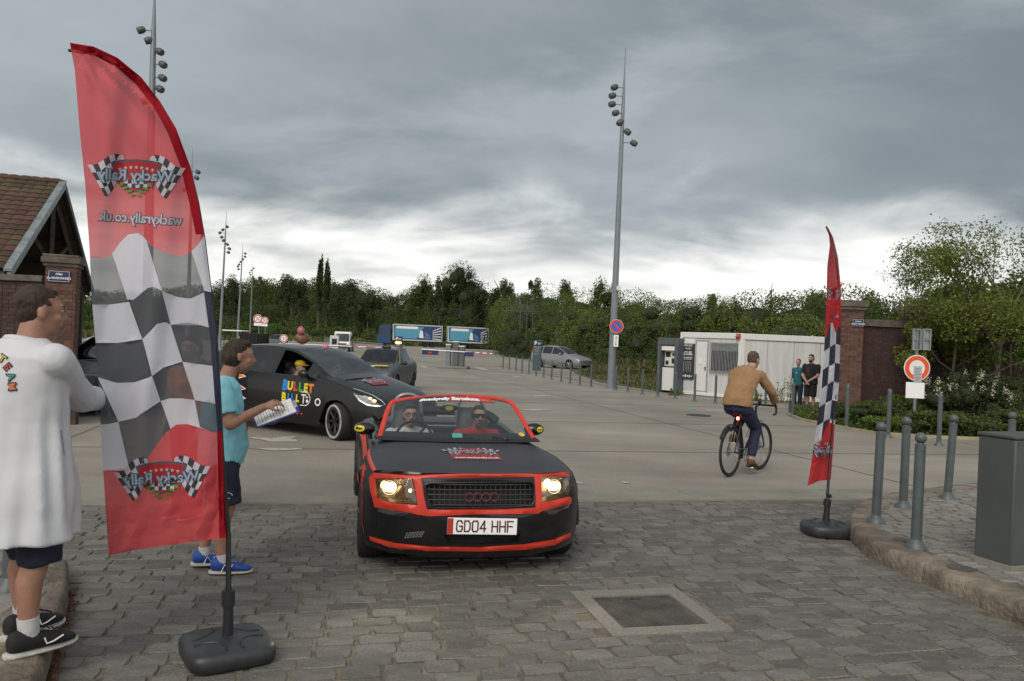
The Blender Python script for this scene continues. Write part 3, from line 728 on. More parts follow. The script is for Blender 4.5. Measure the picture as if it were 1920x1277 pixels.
# pay station left of the cabin
q = G(1247, 738); pay = thing('pay_station', 'grey pay station housing with a lit recess beside the cabin', 'ticket machine', (q.x, q.y-.1, 0), math.atan2(cu.y, cu.x))
mb = MB(); w_ = .95; h_ = 2.2; d_ = .8
mb.b2((-w_/2, 0, 0), (-w_/2+.14, d_, h_)); mb.b2((w_/2-.14, 0, 0), (w_/2, d_, h_)); mb.b2((-w_/2+.14, 0, h_-.28), (w_/2-.14, d_, h_)); mb.b2((-w_/2+.14, d_-.1, 0), (w_/2-.14, d_, h_-.28)); mb.build('housing', M('anthracite', (.085, .10, .11), .5, var=.1), pay, bevel=.012)
mb = MB(); mb.b2((-.30, .12, .12), (.30, .6, 1.05)); mb.b2((-.30, .25, 1.08), (.32, .6, 1.75)); mb.build('machine', m_cab2, pay, bevel=.015)
mb = MB(); mb.b2((-.31, .10, 1.05), (.31, .3, 1.075)); mb.b2((-.24, .235, 1.45), (-.02, .26, 1.65)); mb.b2((-.24, .235, 1.15), (-.1, .26, 1.3)); mb.b2((.05, .235, 1.2), (.2, .26, 1.4)); mb.b2((.08, .235, 1.5), (.16, .26, 1.6)); mb.build('controls', m_black, pay, smooth=False)
mb = MB(); mb.b2((-.33, .06, 1.70), (.33, .3, 1.88)); mb.build('canopy_light', m_white, pay, bevel=.01)
# ================================================================ PLANTS
def leafmat(name, c, var=.35, tl=.3, rough=.6):
    return M(name, c, rough, rnd=var, translu=tl, spec=.3)
m_lf_dark = leafmat('foliage_dark', (.050, .075, .024)); m_lf_mid = leafmat('foliage_mid', (.082, .125, .028)); m_lf_lite = leafmat('foliage_light', (.125, .18, .036), .3)
m_lf_yel = leafmat('foliage_yellow', (.14, .175, .035), .3); m_dry = leafmat('dry_grass', (.22, .19, .095), .25); m_grass = leafmat('grass_blades', (.075, .10, .028), .3)
m_core = M('foliage_core', (.022, .034, .012), .9); m_bark = M('bark', (.085, .07, .05), .9, var=.35, vs=12, bump=.6, bs=40); m_bark_l = M('pale_bark', (.15, .13, .095), .85, var=.3, vs=14, bump=.4, bs=50)  # foliage core: added dark bodies give inner shade as colour and block the sky
LM = [m_lf_dark, m_lf_mid, m_lf_lite, m_lf_yel]
def leaves(cen, size, aspect=.6, upbias=.0, r=rng):
    """one quad leaf per centre, random orientation"""
    n = len(cen); d = r.normal(size=(n, 3)); d[:, 2] += upbias; d /= np.linalg.norm(d, axis=1)[:, None]
    e = r.normal(size=(n, 3)); u = np.cross(d, e); u /= np.linalg.norm(u, axis=1)[:, None]; v = np.cross(d, u)
    s = (np.asarray(size)*r.uniform(.65, 1.35, n))[:, None]*.5
    q = np.stack([cen-u*s, cen-v*s*aspect, cen+u*s, cen+v*s*aspect], 1)
    q[:, 1] += d*s*.25; q[:, 3] += d*s*.25
    return q.reshape(-1, 3), np.arange(n*4).reshape(-1, 4)
def shell(c, rad, n, r=rng, thick=.35, zmin=-.5):
    d = r.normal(size=(n*2, 3)); d /= np.linalg.norm(d, axis=1)[:, None]; d = d[d[:, 2] > zmin][:n]
    k = 1-thick*r.random(len(d))**1.5+.03*r.normal(size=len(d))
    return np.asarray(c)+d*np.asarray(rad)*k[:, None]
def clumpy(c, rad, n, nsub=14, r=rng, sub=.42):
    """leaves gathered into sub-clumps over a crown volume: uneven outline with gaps"""
    d = r.normal(size=(nsub, 3)); d /= np.linalg.norm(d, axis=1)[:, None]; d[:, 2] = np.where(d[:, 2] < -.45, -d[:, 2], d[:, 2])
    cs = np.asarray(c)+d*np.asarray(rad)*r.uniform(.45, .95, nsub)[:, None]; out = []
    rs = r.uniform(.6, 1.25, nsub)*sub
    for k in range(nsub): out.append(shell(cs[k], np.asarray(rad)*rs[k], n//nsub, r, .5, -.8))
    return np.concatenate(out), cs, rs
SKX = [-900, -300, 0, 150, 385, 400, 425, 460, 480, 520, 560, 590, 620, 650, 690, 722, 740, 800, 830, 870, 905, 940, 1000, 1060, 1110, 1150, 1200, 1250, 1300, 1330, 1400, 1440, 1500, 1560, 1640, 1690, 1740, 1800, 2000, 2400]
SKY = [540, 545, 560, 556, 545, 545, 522, 540, 535, 530, 522, 528, 528, 532, 545, 562, 556, 545, 542, 538, 545, 548, 545, 548, 552, 552, 550, 556, 556, 556, 552, 545, 553, 551, 553, 552, 546, 540, 540, 540]
def zfront(px): return interp(px, [-900, 0, 380, 700, 720, 940, 960, 1230, 1260, 1600, 2400], [175, 175, 172, 165, 158, 152, 92, 74, 50, 42, 40])
def ground_y(px, Z): return proj((P(px, 640, Z).x, Z, 0))[1]
wv = []; wf = []; wm = []; off = 0; cb = MB()
px = -300
mass_r = np.random.default_rng(3)
while px < 2350:
    zf = zfront(px); step = 0
    skyy = interp(px, SKX, SKY)-7
    for k in range(5):
        Z = zf*(1+.11*k)+mass_r.uniform(-1, 1)*zf*.03; gy = ground_y(px, Z); t = [.30, .5, .72, .9, 1.0][k]
        topy = 0; topz = P(px, skyy, Z).z*(1.0); zt = max(1.6, topz*t*mass_r.uniform(.92, 1.08))
        rr = max(.9, zt*.42) if k < 2 else zt*.36; rr = min(rr, 5.0); jx = mass_r.uniform(-18, 18)
        x = P(px+jx, 640, Z).x; ms = Z/1470
        z = zt-rr*.9; lev = 0
        while True:
            rv = np.array([rr*mass_r.uniform(.9, 1.3), rr, rr*mass_r.uniform(.8, 1.0)])
            leafs = max(.15, Z*.0017)*mass_r.uniform(.8, 1.25); npx = int(2.6*(rr/(leafs*.75))**2*2.0)
            cen = shell((x, Z, z), rv, min(npx, 1700), mass_r, .3, -.6); cen = cen[cen[:, 1] < Z+rr*.5]; 
            mi = [0, 0, 1, 1, 2, 3, 1, 1, 0, 2][mass_r.integers(10)]
            if px < 700 and k > 1: mi = 0 if mass_r.random() < .7 else 1
            if px < 700 and k < 2: mi = [1, 1, 2][mass_r.integers(3)]
            if px > 950 and k < 3: mi = [1, 2, 1, 3, 2, 0][mass_r.integers(6)]
            if 720 < px < 950 and k > 2: mi = 0
            v, f = leaves(cen, leafs, .62, .2, mass_r); wv.append(v); wf.append(f+off); off += len(v); wm.append(np.full(len(f), mi))
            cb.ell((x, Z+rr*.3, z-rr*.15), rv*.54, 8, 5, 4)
            z -= rr*1.15; lev += 1
            if z < .4*rr*0+0 or lev > 4: break
    px += max(12, 1470*1.9/zf if zf > 100 else 1470*1.7/zf)
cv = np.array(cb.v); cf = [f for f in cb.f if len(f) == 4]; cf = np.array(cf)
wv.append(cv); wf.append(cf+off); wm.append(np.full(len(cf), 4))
wood = link('wood', npmesh('wood', np.concatenate(wv), np.concatenate(wf), LM+[m_core], np.concatenate(wm)), kind='stuff')
wood['label'] = 'dense mixed green wood and scrub closing the view behind the yard'; wood['category'] = 'woodland'
# ---- individual trees on the skyline and near
def branchy(mbt, p, d, L_, r, depth, tips, rr, spread=.55, n=3, upb=.15):
    q = p+d*L_; m = p.lerp(q, .5)+V((rr.uniform(-1, 1), rr.uniform(-1, 1), 0))*L_*.05
    mbt.tube([p, m, q], [r, r*.85, r*.68], 6 if depth < 2 else 4)
    tips.append((q, L_, depth))
    if depth <= 0: return
    for k in range(n):
        a = rr.uniform(0, 2*PI); dd = (d+V((math.cos(a), math.sin(a), 0))*spread*rr.uniform(.6, 1.3)+V((0, 0, upb))).normalized()
        branchy(mbt, q if k else m.lerp(q, .6), dd, L_*rr.uniform(.62, .85), r*.6, depth-1, tips, rr, spread, n, upb)
def tree(loc, h, cw, m, label, seed, group=None, nleaf=4200, ls=None, trunk=.18, sub=.4, nsub=16, shape=1.0, name='tree', mb_=None, sparse=False, core=True):
    rr = random.Random(seed); r = np.random.default_rng(seed); t = thing(name, label, 'tree', loc, 0, group)
    Z = loc[1]; ls = ls or max(.1, Z*.0021); tb = MB(); tips = []
    tb.tube([(0, 0, -.2), (rr.uniform(-.1, .1), 0, h*trunk*.5), (rr.uniform(-.2, .2), 0, h*trunk), (0, 0, h*.8)], [h*.022, h*.017, h*.014, h*.005], 8)
    for k in range(7):
        a = rr.uniform(0, 2*PI); z = h*rr.uniform(trunk, .75); tb.tube([(0, 0, z), (math.cos(a)*cw*.25, math.sin(a)*cw*.25, z+h*.08), (math.cos(a)*cw*.42, math.sin(a)*cw*.42, z+h*.18)], [h*.009, h*.006, h*.003], 5)
    tb.build('trunk', mb_ or m_bark, t)
    ch = h*(1-trunk); cen, cs, rs = clumpy((0, 0, h*trunk+ch*.5), (cw*.5*1.0, cw*.5*1.0, ch*.5*.95*shape), nleaf, nsub, r, sub)
    v, f = leaves(cen, ls, .6, .2, r); mi = np.zeros(len(f)); 
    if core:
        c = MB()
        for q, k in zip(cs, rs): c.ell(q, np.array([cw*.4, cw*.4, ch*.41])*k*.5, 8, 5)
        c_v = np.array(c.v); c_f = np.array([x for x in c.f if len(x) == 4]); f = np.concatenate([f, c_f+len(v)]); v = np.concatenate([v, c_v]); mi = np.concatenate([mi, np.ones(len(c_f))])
    link('crown', npmesh('crown', v, f, [m, m_core], mi), t); return t
def at(px, Z, z=0): p = P(px, 640, Z); return (p.x, Z, z)
def topz(px, py, Z): return P(px, py, Z).z
SKT = [  # px, top py, Z, width px, material, label, kwargs
 (425, 519, 176, 46, m_lf_dark, 'dark dense tree at the left end of the far treeline, beside the tall masts', dict()),
 (487, 507, 182, 62, m_lf_mid, 'tall airy tree with see-through crown behind the pair of round red signs', dict(core=False, nleaf=2200, sub=.28)),
 (545, 503, 184, 66, m_lf_dark, 'spreading dark tree left of the twin poplars on the far skyline', dict(sub=.34)),
 (595, 489, 180, 12, m_lf_dark, 'narrow pointed poplar, left one of the twin poplars on the skyline', dict(trunk=.1, sub=.5, nsub=12, shape=1.1)),
 (609, 492, 180, 10, m_lf_dark, 'narrow pointed poplar, right one of the twin poplars on the skyline', dict(trunk=.1, sub=.5, nsub=12, shape=1.1)),
 (640, 522, 180, 60, m_lf_dark, 'rounded dark tree right of the twin poplars', dict()),
 (688, 540, 178, 56, m_lf_dark, 'low dark tree sloping down to the gap in the far treeline', dict()),
 (790, 524, 172, 70, m_lf_mid, 'dark green rounded tree above the blue lorry cab', dict()),
 (862, 502, 166, 104, m_lf_dark, 'broad crowned tree rising highest above the lorry trailers', dict(sub=.42, nsub=24, nleaf=6000)),
 (822, 514, 168, 40, m_lf_dark, 'feathery topped tree just left of the highest tree above the lorry', dict(sub=.3)),
 (944, 511, 160, 56, m_lf_dark, 'dome shaped dark tree right of the highest tree above the trailers', dict(sub=.32)),
 (998, 519, 160, 50, m_lf_dark, 'dark tree with ragged top above the distant metal footbridge', dict(sub=.3)),
 (1057, 526, 140, 46, m_lf_dark, 'rounded tree on the skyline left of the tall lamp mast', dict()),
 (1128, 530, 88, 74, m_lf_mid, 'leafy green tree standing left of the lamp mast behind the silver car', dict(ls=.2)),
 (1340, 542, 84, 46, m_lf_mid, 'shaggy tree topping the wood above the cabin barred window', dict(sub=.3, ls=.2)),
 (1442, 516, 92, 22, m_lf_mid, 'thin wispy tree poking above the wood over the cyclist', dict(core=False, nleaf=500, sub=.2, nsub=9)),
 (1525, 540, 80, 60, m_lf_mid, 'bushy tree on the skyline just left of the right banner', dict(ls=.2)),
 (1622, 536, 66, 54, m_lf_mid, 'green tree showing above the wall between banner and pier', dict(ls=.18)),
]
for i, (px, py, Z, wpx, m, lab, kw) in enumerate(SKT):
    tree(at(px, Z, -.1), topz(px, py, Z), wpx*Z/1470, m, lab, 40+i, **kw)
# bushy tree left of the mast, nearer: dark stems by the silver car
tree(at(1120, 47, 0), topz(1120, 590, 47), 3.6, m_lf_mid, 'small leafy tree with twin dark stems beside the silver car', 71, nleaf=3200, ls=.13, trunk=.2, sub=.34)
tree(at(1090, 70, 0), topz(1090, 575, 70), 5.0, m_lf_lite, 'light green bushy tree behind the silver car', 72, nleaf=3000, ls=.17, trunk=.1, sub=.4)
tree(at(1205, 52, 0), topz(1205, 580, 52), 5.0, m_lf_mid, 'dense green bush tree just right of the lamp mast', 73, nleaf=3400, ls=.15, trunk=.08, sub=.42)
tree(at(1270, 44, 0), topz(1262, 566, 44), 4.6, m_lf_mid, 'green tree rising behind the pay station', 74, nleaf=3400, ls=.13, trunk=.1, sub=.4)
tree(at(1365, 42, 0), topz(1365, 572, 42), 3.4, m_lf_yel, 'yellow green tree behind the cabin roof lamp', 75, nleaf=3000, ls=.13, trunk=.1, sub=.4)
# big tree mass over the right wall
tree(at(1850, 27, 0), topz(1835, 522, 27)+.1, 4.6, m_lf_lite, 'large yellow green tree filling the sky edge behind the wall at right', 81, nleaf=9000, ls=.13, trunk=.25, sub=.34, nsub=22)
tree(at(1795, 20.2, 0), 3.5, 3.7, m_lf_yel, 'broad low tree with yellow green leaves hanging over the wall behind the round sign', 91, nleaf=13000, ls=.075, trunk=.2, sub=.30, nsub=26, core=False)
tree(at(1895, 20.8, 0), 3.5, 2.4, m_lf_lite, 'bright green bushy tree against the wall right of the pale trunk', 92, nleaf=7000, ls=.085, trunk=.24, sub=.36, nsub=16)
tree(at(1935, 25, 0), topz(1925, 505, 25), 3.6, m_lf_mid, 'green tree cut by the right edge of the picture behind the wall', 82, nleaf=6000, ls=.12, trunk=.25, sub=.38, nsub=16)
tree(at(1745, 32, 0), topz(1745, 525, 32), 3.4, m_lf_mid, 'rounded green tree behind the wall left of the large right tree', 83, nleaf=5000, ls=.13, trunk=.2, sub=.36, nsub=14)
def sapling(loc, h, label, seed, m, tr=.06, nl=1500, ls=.09, lean=(0, 0), fork=.42, depth=4, bark=None, spread=.55, wid=.6, d0=V((0, 0, 1))):
    rr = random.Random(seed); r = np.random.default_rng(seed); t = thing('tree', label, 'tree', loc); tb = MB(); tips = []
    tb.tube([(0, 0, -.1), (lean[0]*.3, 0, h*fork*.5), (lean[0], lean[1], h*fork)], [tr, tr*.85, tr*.72], 9)
    for k in range(4):
        a = k*PI/2+rr.uniform(-.4, .4); dd = V((math.cos(a)*wid, math.sin(a)*wid*.7, 1)).normalized()
        branchy(tb, V((lean[0], lean[1], h*fork*(1-.07*k))), dd, h*.21, tr*.5, depth-1, tips, rr, spread, 2, .1)
    tb.build('trunk', bark or m_bark_l, t); cs = []
    for q, l, dp in tips:
        if dp <= 2:
            n = nl//len(tips)+1; c = np.array(q)+r.normal(size=(n, 3))*np.array([.19, .19, .11])*(h/5); cs.append(c)
    v, f = leaves(np.concatenate(cs), ls, .42, .5, r); link('crown', npmesh('crown', v, f, m), t); return t
sapling(at(1872, 20.3), 6.3, 'slender tree with a pale bare trunk and open feathery crown in front of the wall', 5, m_lf_yel, .085, 7500, .085, fork=.36, wid=.62)
sapling(at(1708, 24), topz(1708, 470, 24), 'thin sparse young tree rising above the wall right of the pier', 6, m_lf_lite, .05, 3600, .085, fork=.5, wid=.18, spread=.26)
# ---- shrubs in the bed and flowering bushes
m_flower = M('cream_flower', (.62, .60, .42), .7)
def shrub(px, py, wd, ht, m, label, seed, flowers=0, ls=.07, n=2600, group=None, grass=False):
    g = G(px, py); r = np.random.default_rng(seed); t = thing('shrub', label, 'shrub', (g.x, g.y, .03), 0, group)
    cen, cs, rs = clumpy((0, 0, ht*.45), (wd*.42, wd*.32, ht*.42), n, 12, r, .5); cen = cen[cen[:, 2] > 0]
    v, f = leaves(cen, ls, .5, .5, r); mi = np.zeros(len(f)); c = MB()
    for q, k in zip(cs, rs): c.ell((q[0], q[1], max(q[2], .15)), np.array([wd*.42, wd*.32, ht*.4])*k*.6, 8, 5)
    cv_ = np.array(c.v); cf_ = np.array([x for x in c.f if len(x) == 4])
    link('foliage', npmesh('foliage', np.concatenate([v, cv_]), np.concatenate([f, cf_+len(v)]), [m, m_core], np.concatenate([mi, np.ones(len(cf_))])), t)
    s = MB()
    for k in range(5): a = r.uniform(0, 6.28); s.tube([(0, 0, -.05), (math.cos(a)*wd*.15, math.sin(a)*wd*.12, ht*.5)], [.02, .008], 5)
    s.build('stem', m_bark, t)
    if flowers:
        fc = []
        for k in range(flowers):
            a = r.uniform(PI, 2*PI); e = r.uniform(.15, 1.2); c0 = np.array([math.cos(a)*math.cos(e)*wd*.45, math.sin(a)*math.cos(e)*wd*.36, ht*.45+math.sin(e)*ht*.47]); fc.append(c0+r.normal(size=(34, 3))*np.array([.035, .035, .06]))
        v2, f2 = leaves(np.concatenate(fc), .035, .8, 0, r); link('flower_head', npmesh('flower_head', v2, f2, m_flower), t)
    return t
SH = [(1640, 803, 1.5, .7, m_lf_mid, 'low green shrub at the foot of the brick pier', 0), (1700, 803, 1.5, .95, m_lf_lite, 'light green shrub just behind the round sign post', 0),
      (1765, 806, 2.0, 1.45, m_lf_dark, 'dark shrub with cream flower heads right of the sign post', 9), (1822, 807, 2.0, 1.6, m_lf_dark, 'tall dark shrub with cream flower heads left of the pale trunk', 11),
      (1885, 808, 2.0, 1.5, m_lf_mid, 'flowering shrub right of the pale tree trunk', 8), (1955, 812, 2.2, 1.4, m_lf_mid, 'green shrub at the right edge beyond the grey cabinet', 4),
      (1735, 815, 1.5, .55, m_lf_mid, 'low spreading shrub along the edging below the sign', 0), (1815, 819, 1.8, .6, m_lf_mid, 'low dark green shrub behind the right far bollard', 0), (1588, 797, 1.0, .6, m_lf_mid, 'small green shrub left of the far bollard by the pier', 0),
      (1900, 822, 1.8, .7, m_lf_mid, 'low green shrub behind the grey cabinet top', 0), (1660, 811, 1.2, .4, m_lf_lite, 'low bright ground-hugging shrub beside the bollard under the wall', 0)]
for i, (px, py, wd, ht, m, lab, fl) in enumerate(SH): shrub(px, py, wd, ht, m, lab, 200+i, fl)
# tall weeds against the cabin wall
def weed(px, py, h, label, seed, n=7, m=None):
    g = G(px, py); r = np.random.default_rng(seed); t = thing('weed', label, 'weed', (g.x, g.y, 0)); s = MB(); cs = []
    for k in range(n):
        x, y = r.uniform(-.3, .3), r.uniform(-.1, .1); hh = h*r.uniform(.45, 1); s.tube([(x, y, -.02), (x+r.uniform(-.05, .05), y, hh)], [.008, .003], 4)
        z = r.uniform(0, hh, 60); cs.append(np.stack([x+r.normal(size=60)*.05*(1.2-z/h), y+r.normal(size=60)*.05, z], 1))
    s.build('stem', m_lf_mid, t); v, f = leaves(np.concatenate(cs), .06, .4, .3, r); link('foliage', npmesh('foliage', v, f, m or m_lf_lite), t)
weed(1466, 756, 1.0, 'tall weeds growing at the cabin wall right of the cyclist', 1, 9); weed(1424, 752, .5, 'low weeds at the cabin wall close behind the cyclist', 2, 8)
weed(1270, 742, .3, 'low grass tuft at the cabin left corner', 3, 8); weed(1500, 757, .4, 'short weeds by the cabin wall behind the standing couple', 4, 8, m_dry)
# grass, tall dry grass, ground cover (stuff)
def scatter(polys_px, n, h, m, name, seed, wscale=1.0, pw=0, xy=None):
    r = np.random.default_rng(seed); pts = []
    for poly in polys_px:
        pl = [(p.x, p.y) for p in (G(x, y) for x, y in poly)] if not xy else poly
        xs = [p[0] for p in pl]; ys = [p[1] for p in pl]; c = 0; tries = 0
        while c < n and tries < n*8:
            tries += 1; x, y = r.uniform(min(xs), max(xs)), r.uniform(min(ys), max(ys))
            if pip(x, y, pl): pts.append((x, y)); c += 1
    p = np.array(pts); k = len(p); hh = h*r.uniform(.4, 1.2, k); a = r.uniform(0, 2*PI, k); wq = .012*wscale*(p[:, 1]/10+.4)
    u = np.stack([np.cos(a)*wq, np.sin(a)*wq, np.zeros(k)], 1); ln = np.stack([r.normal(size=k)*hh*.3, r.normal(size=k)*hh*.3, hh], 1); b = np.stack([p[:, 0], p[:, 1], np.full(k, .02)], 1)
    v = np.stack([b-u, b+u, b+ln], 1).reshape(-1, 3); f = np.arange(k*3).reshape(-1, 3)
    mi = (r.random(k) < .35).astype(int) if isinstance(m, list) else None
    return link(name, npmesh(name, v, f, m, mi), kind='stuff')
scatter([[(1085, 703), (1230, 735), (1234, 680), (1110, 668)], [(1230, 733), (1265, 736), (1260, 700), (1230, 700)]], 26000, .16, [m_grass, m_dry], 'grass', 11, 1.2)
scatter([[(940, 664), (1240, 690), (1240, 662), (1000, 654)]], 20000, .75, [m_dry, m_grass], 'tall_dry_grass', 12, 2.0)
scatter([[(1195, 690), (1265, 712), (1262, 688), (1195, 680)]], 5000, .7, [m_dry, m_grass], 'tall_dry_grass', 15, 2.0)
scatter([[(-58, 94), (-500, 94), (-500, 170), (-25, 170), (-48, 148)]], 26000, .9, [m_grass, m_dry], 'tall_grass', 13, 1.6, xy=True)
scatter([[(-20, 162), (-46, 160), (-62, 178), (80, 178), (80, 156), (30, 150), (12, 146)]], 16000, 1.5, [m_lf_lite, m_dry], 'tall_grass', 14, 2.2, xy=True)
g1 = [G(x, y) for x, y in [(1484, 780), (1500, 787), (1560, 799), (1640, 813), (1760, 820), (2000, 828), (2000, 775), (1500, 770)]]
r = np.random.default_rng(21); pl_ = [(p.x, p.y) for p in g1]; pts = []
while len(pts) < 26000:
    x, y = r.uniform(6, 20), r.uniform(14, 27)
    if pip(x, y, pl_): pts.append((x, y, .03+abs(r.normal())*.10+.04*math.sin(x*3)*math.sin(y*4)))
v, f = leaves(np.array(pts), .07, .55, 1.0, r); mi = (r.random(len(f)) < .35).astype(int)
link('ground_cover', npmesh('ground_cover', v, f, [m_lf_mid, m_lf_lite], mi), kind='stuff')
# red-brown dead leaves gathered in the left gutter
m_dead = M('dead_leaf', (.16, .05, .02), .8, rnd=.4); pts = []
r = np.random.default_rng(31)
for k in range(900):
    t = r.random(); q = G(128-45*t**1.2+abs(r.normal())*9, 1110+170*t); pts.append((q.x, q.y, .006+abs(r.normal())*.008))
v, f = leaves(np.array(pts), .016, .6, 2.0, r); link('dead_leaves', npmesh('dead_leaves', v, f, m_dead), kind='stuff')
pts = []
for k in range(260): q = G(r.uniform(150, 1900), r.uniform(960, 1270)); pts.append((q.x, q.y, .003))
v, f = leaves(np.array(pts), .011, .6, 3.0, r); link('litter', npmesh('litter', v, f, M('litter', (.35, .30, .2), .8, rnd=.4)), kind='stuff')
# ================================================================ CARS
m_blackp = M('black_wrap', (.014, .014, .016), .38, spec=.45, var=.3, vs=5)
m_blackg = M('black_gloss', (.008, .008, .009), .22, coat=.4)
m_redtape = M('red_tape', (.62, .045, .025), .38, var=.12, vs=9)
m_dark = M('dark_trim', (.012, .012, .013), .7)
m_int = M('interior', (.02, .021, .023), .8)
m_lampw = M('lamp_glow', (.9, .8, .6), .3, emit=(1.0, .80, .48), es=5.5)
m_lampy = M('lamp_orange', (.9, .4, .1), .3, emit=(1.0, .45, .12), es=4)
m_refl = M('reflector', (.30, .27, .22), .22, .8, var=.3, vs=30)
m_silver = M('silver_paint', (.30, .31, .32), .3, .6)
m_plate = M('plate_white', (.88, .88, .88), .35)
m_tyre = M('tyre', (.018, .018, .018), .85, bump=.3, bs=70)
m_rim = M('dark_rim', (.03, .03, .032), .4, .5)
def wheel(parent, c, r=.31, w=.2, side=-1, steer=0, rim=None, ring=None, name='wheel', spokes=7):
    """axle along local x; side -1: outer face towards -x"""
    t = thing(name, None, None, c, steer); t.parent = parent; s = side
    prof = [(w/2, r*.62), (w/2*1.04, r*.8), (w/2*.96, r*.95), (w/2*.75, r), (-w/2*.75, r), (-w/2*.96, r*.95), (-w/2*1.04, r*.8), (-w/2, r*.62)]
    n = 32; mb = MB(); mb.loft([[(x, rr*math.cos(2*PI*k/n), rr*math.sin(2*PI*k/n)) for k in range(n)] for x, rr in prof], caps=False); mb.build('tyre', m_tyre, t, ang=50)
    mb = MB(); xo = s*w*.44
    mb.torus((xo, 0, 0), r*.63, .014, (1, 0, 0), 32, 6)
    mb.tube([(-s*w*.1, 0, 0), (-s*w*.05, 0, 0)], r*.62, 24)
    mb.tube([(s*w*.1, 0, 0), (xo, 0, 0)], r*.16, 12)
    for k in range(spokes):
        a = 2*PI*k/spokes; d = V((0, math.cos(a), math.sin(a))); mb.tube([V((xo*.8, 0, 0))+d*r*.1, V((xo*.97, 0, 0))+d*r*.62], [.022, .028], 6)
    mb.build('rim', rim or m_rim, t)
    if ring:
        mb = MB(); n = 36; xa = s*(w/2*1.045); mb.loft([[(xa+s*dx, rr*math.cos(2*PI*k/n), rr*math.sin(2*PI*k/n)) for k in range(n)] for dx, rr in ((-.004, r*.77), (.006, r*.785), (.008, r*.83), (.004, r*.89), (-.012, r*.90))], caps=False); mb.build('painted_ring', ring, t)
    return t
# ---------------------------------------------------------------- the red and black roadster
yaw = R(12); nose = P(903, 930, 5.75); car = thing('roadster', 'matt black open two-seat roadster edged in red tape, headlights lit, driving over the setts', 'car', (nose.x, 5.72, 0), yaw)
Cm = Matrix.Translation(car.location) @ Matrix.Rotation(yaw, 4, 'Z'); Ci = Cm.inverted()
def plan(x): return .07*(abs(x)/.8)**2+.26*(abs(x)/.84)**5
def FY(x, z): return plan(x)+.55*(z-.44)**2+(.03 if z < .2 else 0)*(.2-z)*10
def fpx(px, py):
    """photo pixel -> (x, z) on the nose surface"""
    o = Ci @ C0; d = (Ci.to_3x3() @ ray(px, py)); t = (0.1-o.y)/d.y
    for _ in range(25):
        q = o+d*t; t += (FY(max(-.86, min(.86, q.x)), q.z)-q.y)/d.y*.8
    q = o+d*t; return (q.x, q.z)
Lc = 3.95
WX = smoothpoly([0, .5, .85, 1.4, 2.3, 3.2, 3.7, 3.95], [.80, .85, .862, .845, .835, .862, .82, .75])
ZT = smoothpoly([0, .45, 1.0, 1.35, 1.8, 2.6, 3.1, 3.6, 3.95], [.748, .788, .815, .835, .83, .84, .85, .82, .72])
SHD = smoothpoly([0, .5, .85, 1.4, 2.3, 3.1, 3.95], [.705, .725, .735, .72, .74, .77, .62])
def section(y, s):
    W_ = WX(y); zt = ZT(y); zs = SHD(y)
    if s <= .5:
        a = s/.5; x = W_*.93*math.sin(a*PI/2)**.85 if a > 0 else 0
        return x, zt-(zt-zs)*(a**3.2)
    a = (s-.5)/.5
    z = zs-(zs-.17)*a; k = math.sin(min(1, a/.28)*PI/2); x = W_*.93+W_*.07*k-.05*max(0, a-.55)**1.4*2
    return x, z
def bodypt(t, s, sg):
    y = 0.0
    for _ in range(6):
        x, z = section(max(y, 0), s); f = FY(min(x, .86), z); y = f+t*(Lc-f)
    x, z = section(y, s)
    if t > .93: 
        k = (t-.93)/.07; x *= 1-.10*k*k; z = z-(z-.45)*.12*k*k
    return V((sg*x, y, z))
NT, NS = 74, 36
RW = .335; axF, axR = .72, 3.12
def body_part(name, mat, keep, push=0.0, mats=None):
    mb = MB()
    for sg in (-1, 1):
        g = [[bodypt(j/NT, i/NS, sg) for i in range(NS+1)] for j in range(NT+1)]
        for j in range(NT):
            for i in range(NS):
                q = [g[j][i], g[j+1][i], g[j+1][i+1], g[j][i+1]]; c = (q[0]+q[1]+q[2]+q[3])/4; s = (i+.5)/NS
                if s > .5:
                    ins = False
                    for ax in (axF, axR):
                        dd = [math.hypot(p.y-ax, p.z-.30) for p in q]
                        if all(d < RW+.028 for d in dd): ins = True
                    if ins: continue
                    q2 = []
                    for p in q:
                        for ax in (axF, axR):
                            d = math.hypot(p.y-ax, p.z-.30)
                            if d < RW+.028: u = (RW+.028)/max(d, .01); p = V((p.x, ax+(p.y-ax)*u, .30+(p.z-.30)*u))
                        q2.append(p)
                    q = q2
                if not keep(c, s, sg): continue
                if sg < 0: q = q[::-1]
                if push:
                    nn = (q[1]-q[0]).cross(q[3]-q[0]); nn = nn.normalized() if nn.length > 1e-9 else V((0, 0, 0)); 
                    out_ = V((c.x, 0, .6 if s < .5 else 0)); nn = nn if nn.dot(out_) > 0 else -nn; q = [p+nn*push for p in q]
                mb.add(q, [(0, 1, 2, 3)])
    import bmesh
    me = mb.mesh(name, mat, True, 40); bm = bmesh.new(); bm.from_mesh(me); bmesh.ops.remove_doubles(bm, verts=bm.verts, dist=.0008); bmesh.ops.recalc_face_normals(bm, faces=bm.faces); bm.to_mesh(me); bm.free(); me.shade_smooth(); me.set_sharp_from_angle(angle=R(42))
    return link(name, me, car)
cockpit = lambda c, s: s < .5 and 1.32 < c.y < 2.75 and abs(c.x) < .66
seam = lambda c, s: False
hoodzone = lambda c, s: s < .42 and c.y < 1.32
body_part('body', m_blackp, lambda c, s, g: not cockpit(c, s) and not hoodzone(c, s))
body_part('bonnet', M('matt_bonnet_wrap', (.022, .022, .025), .45, spec=.5, var=.25, vs=3, bump=.06, bs=6), lambda c, s, g: hoodzone(c, s))
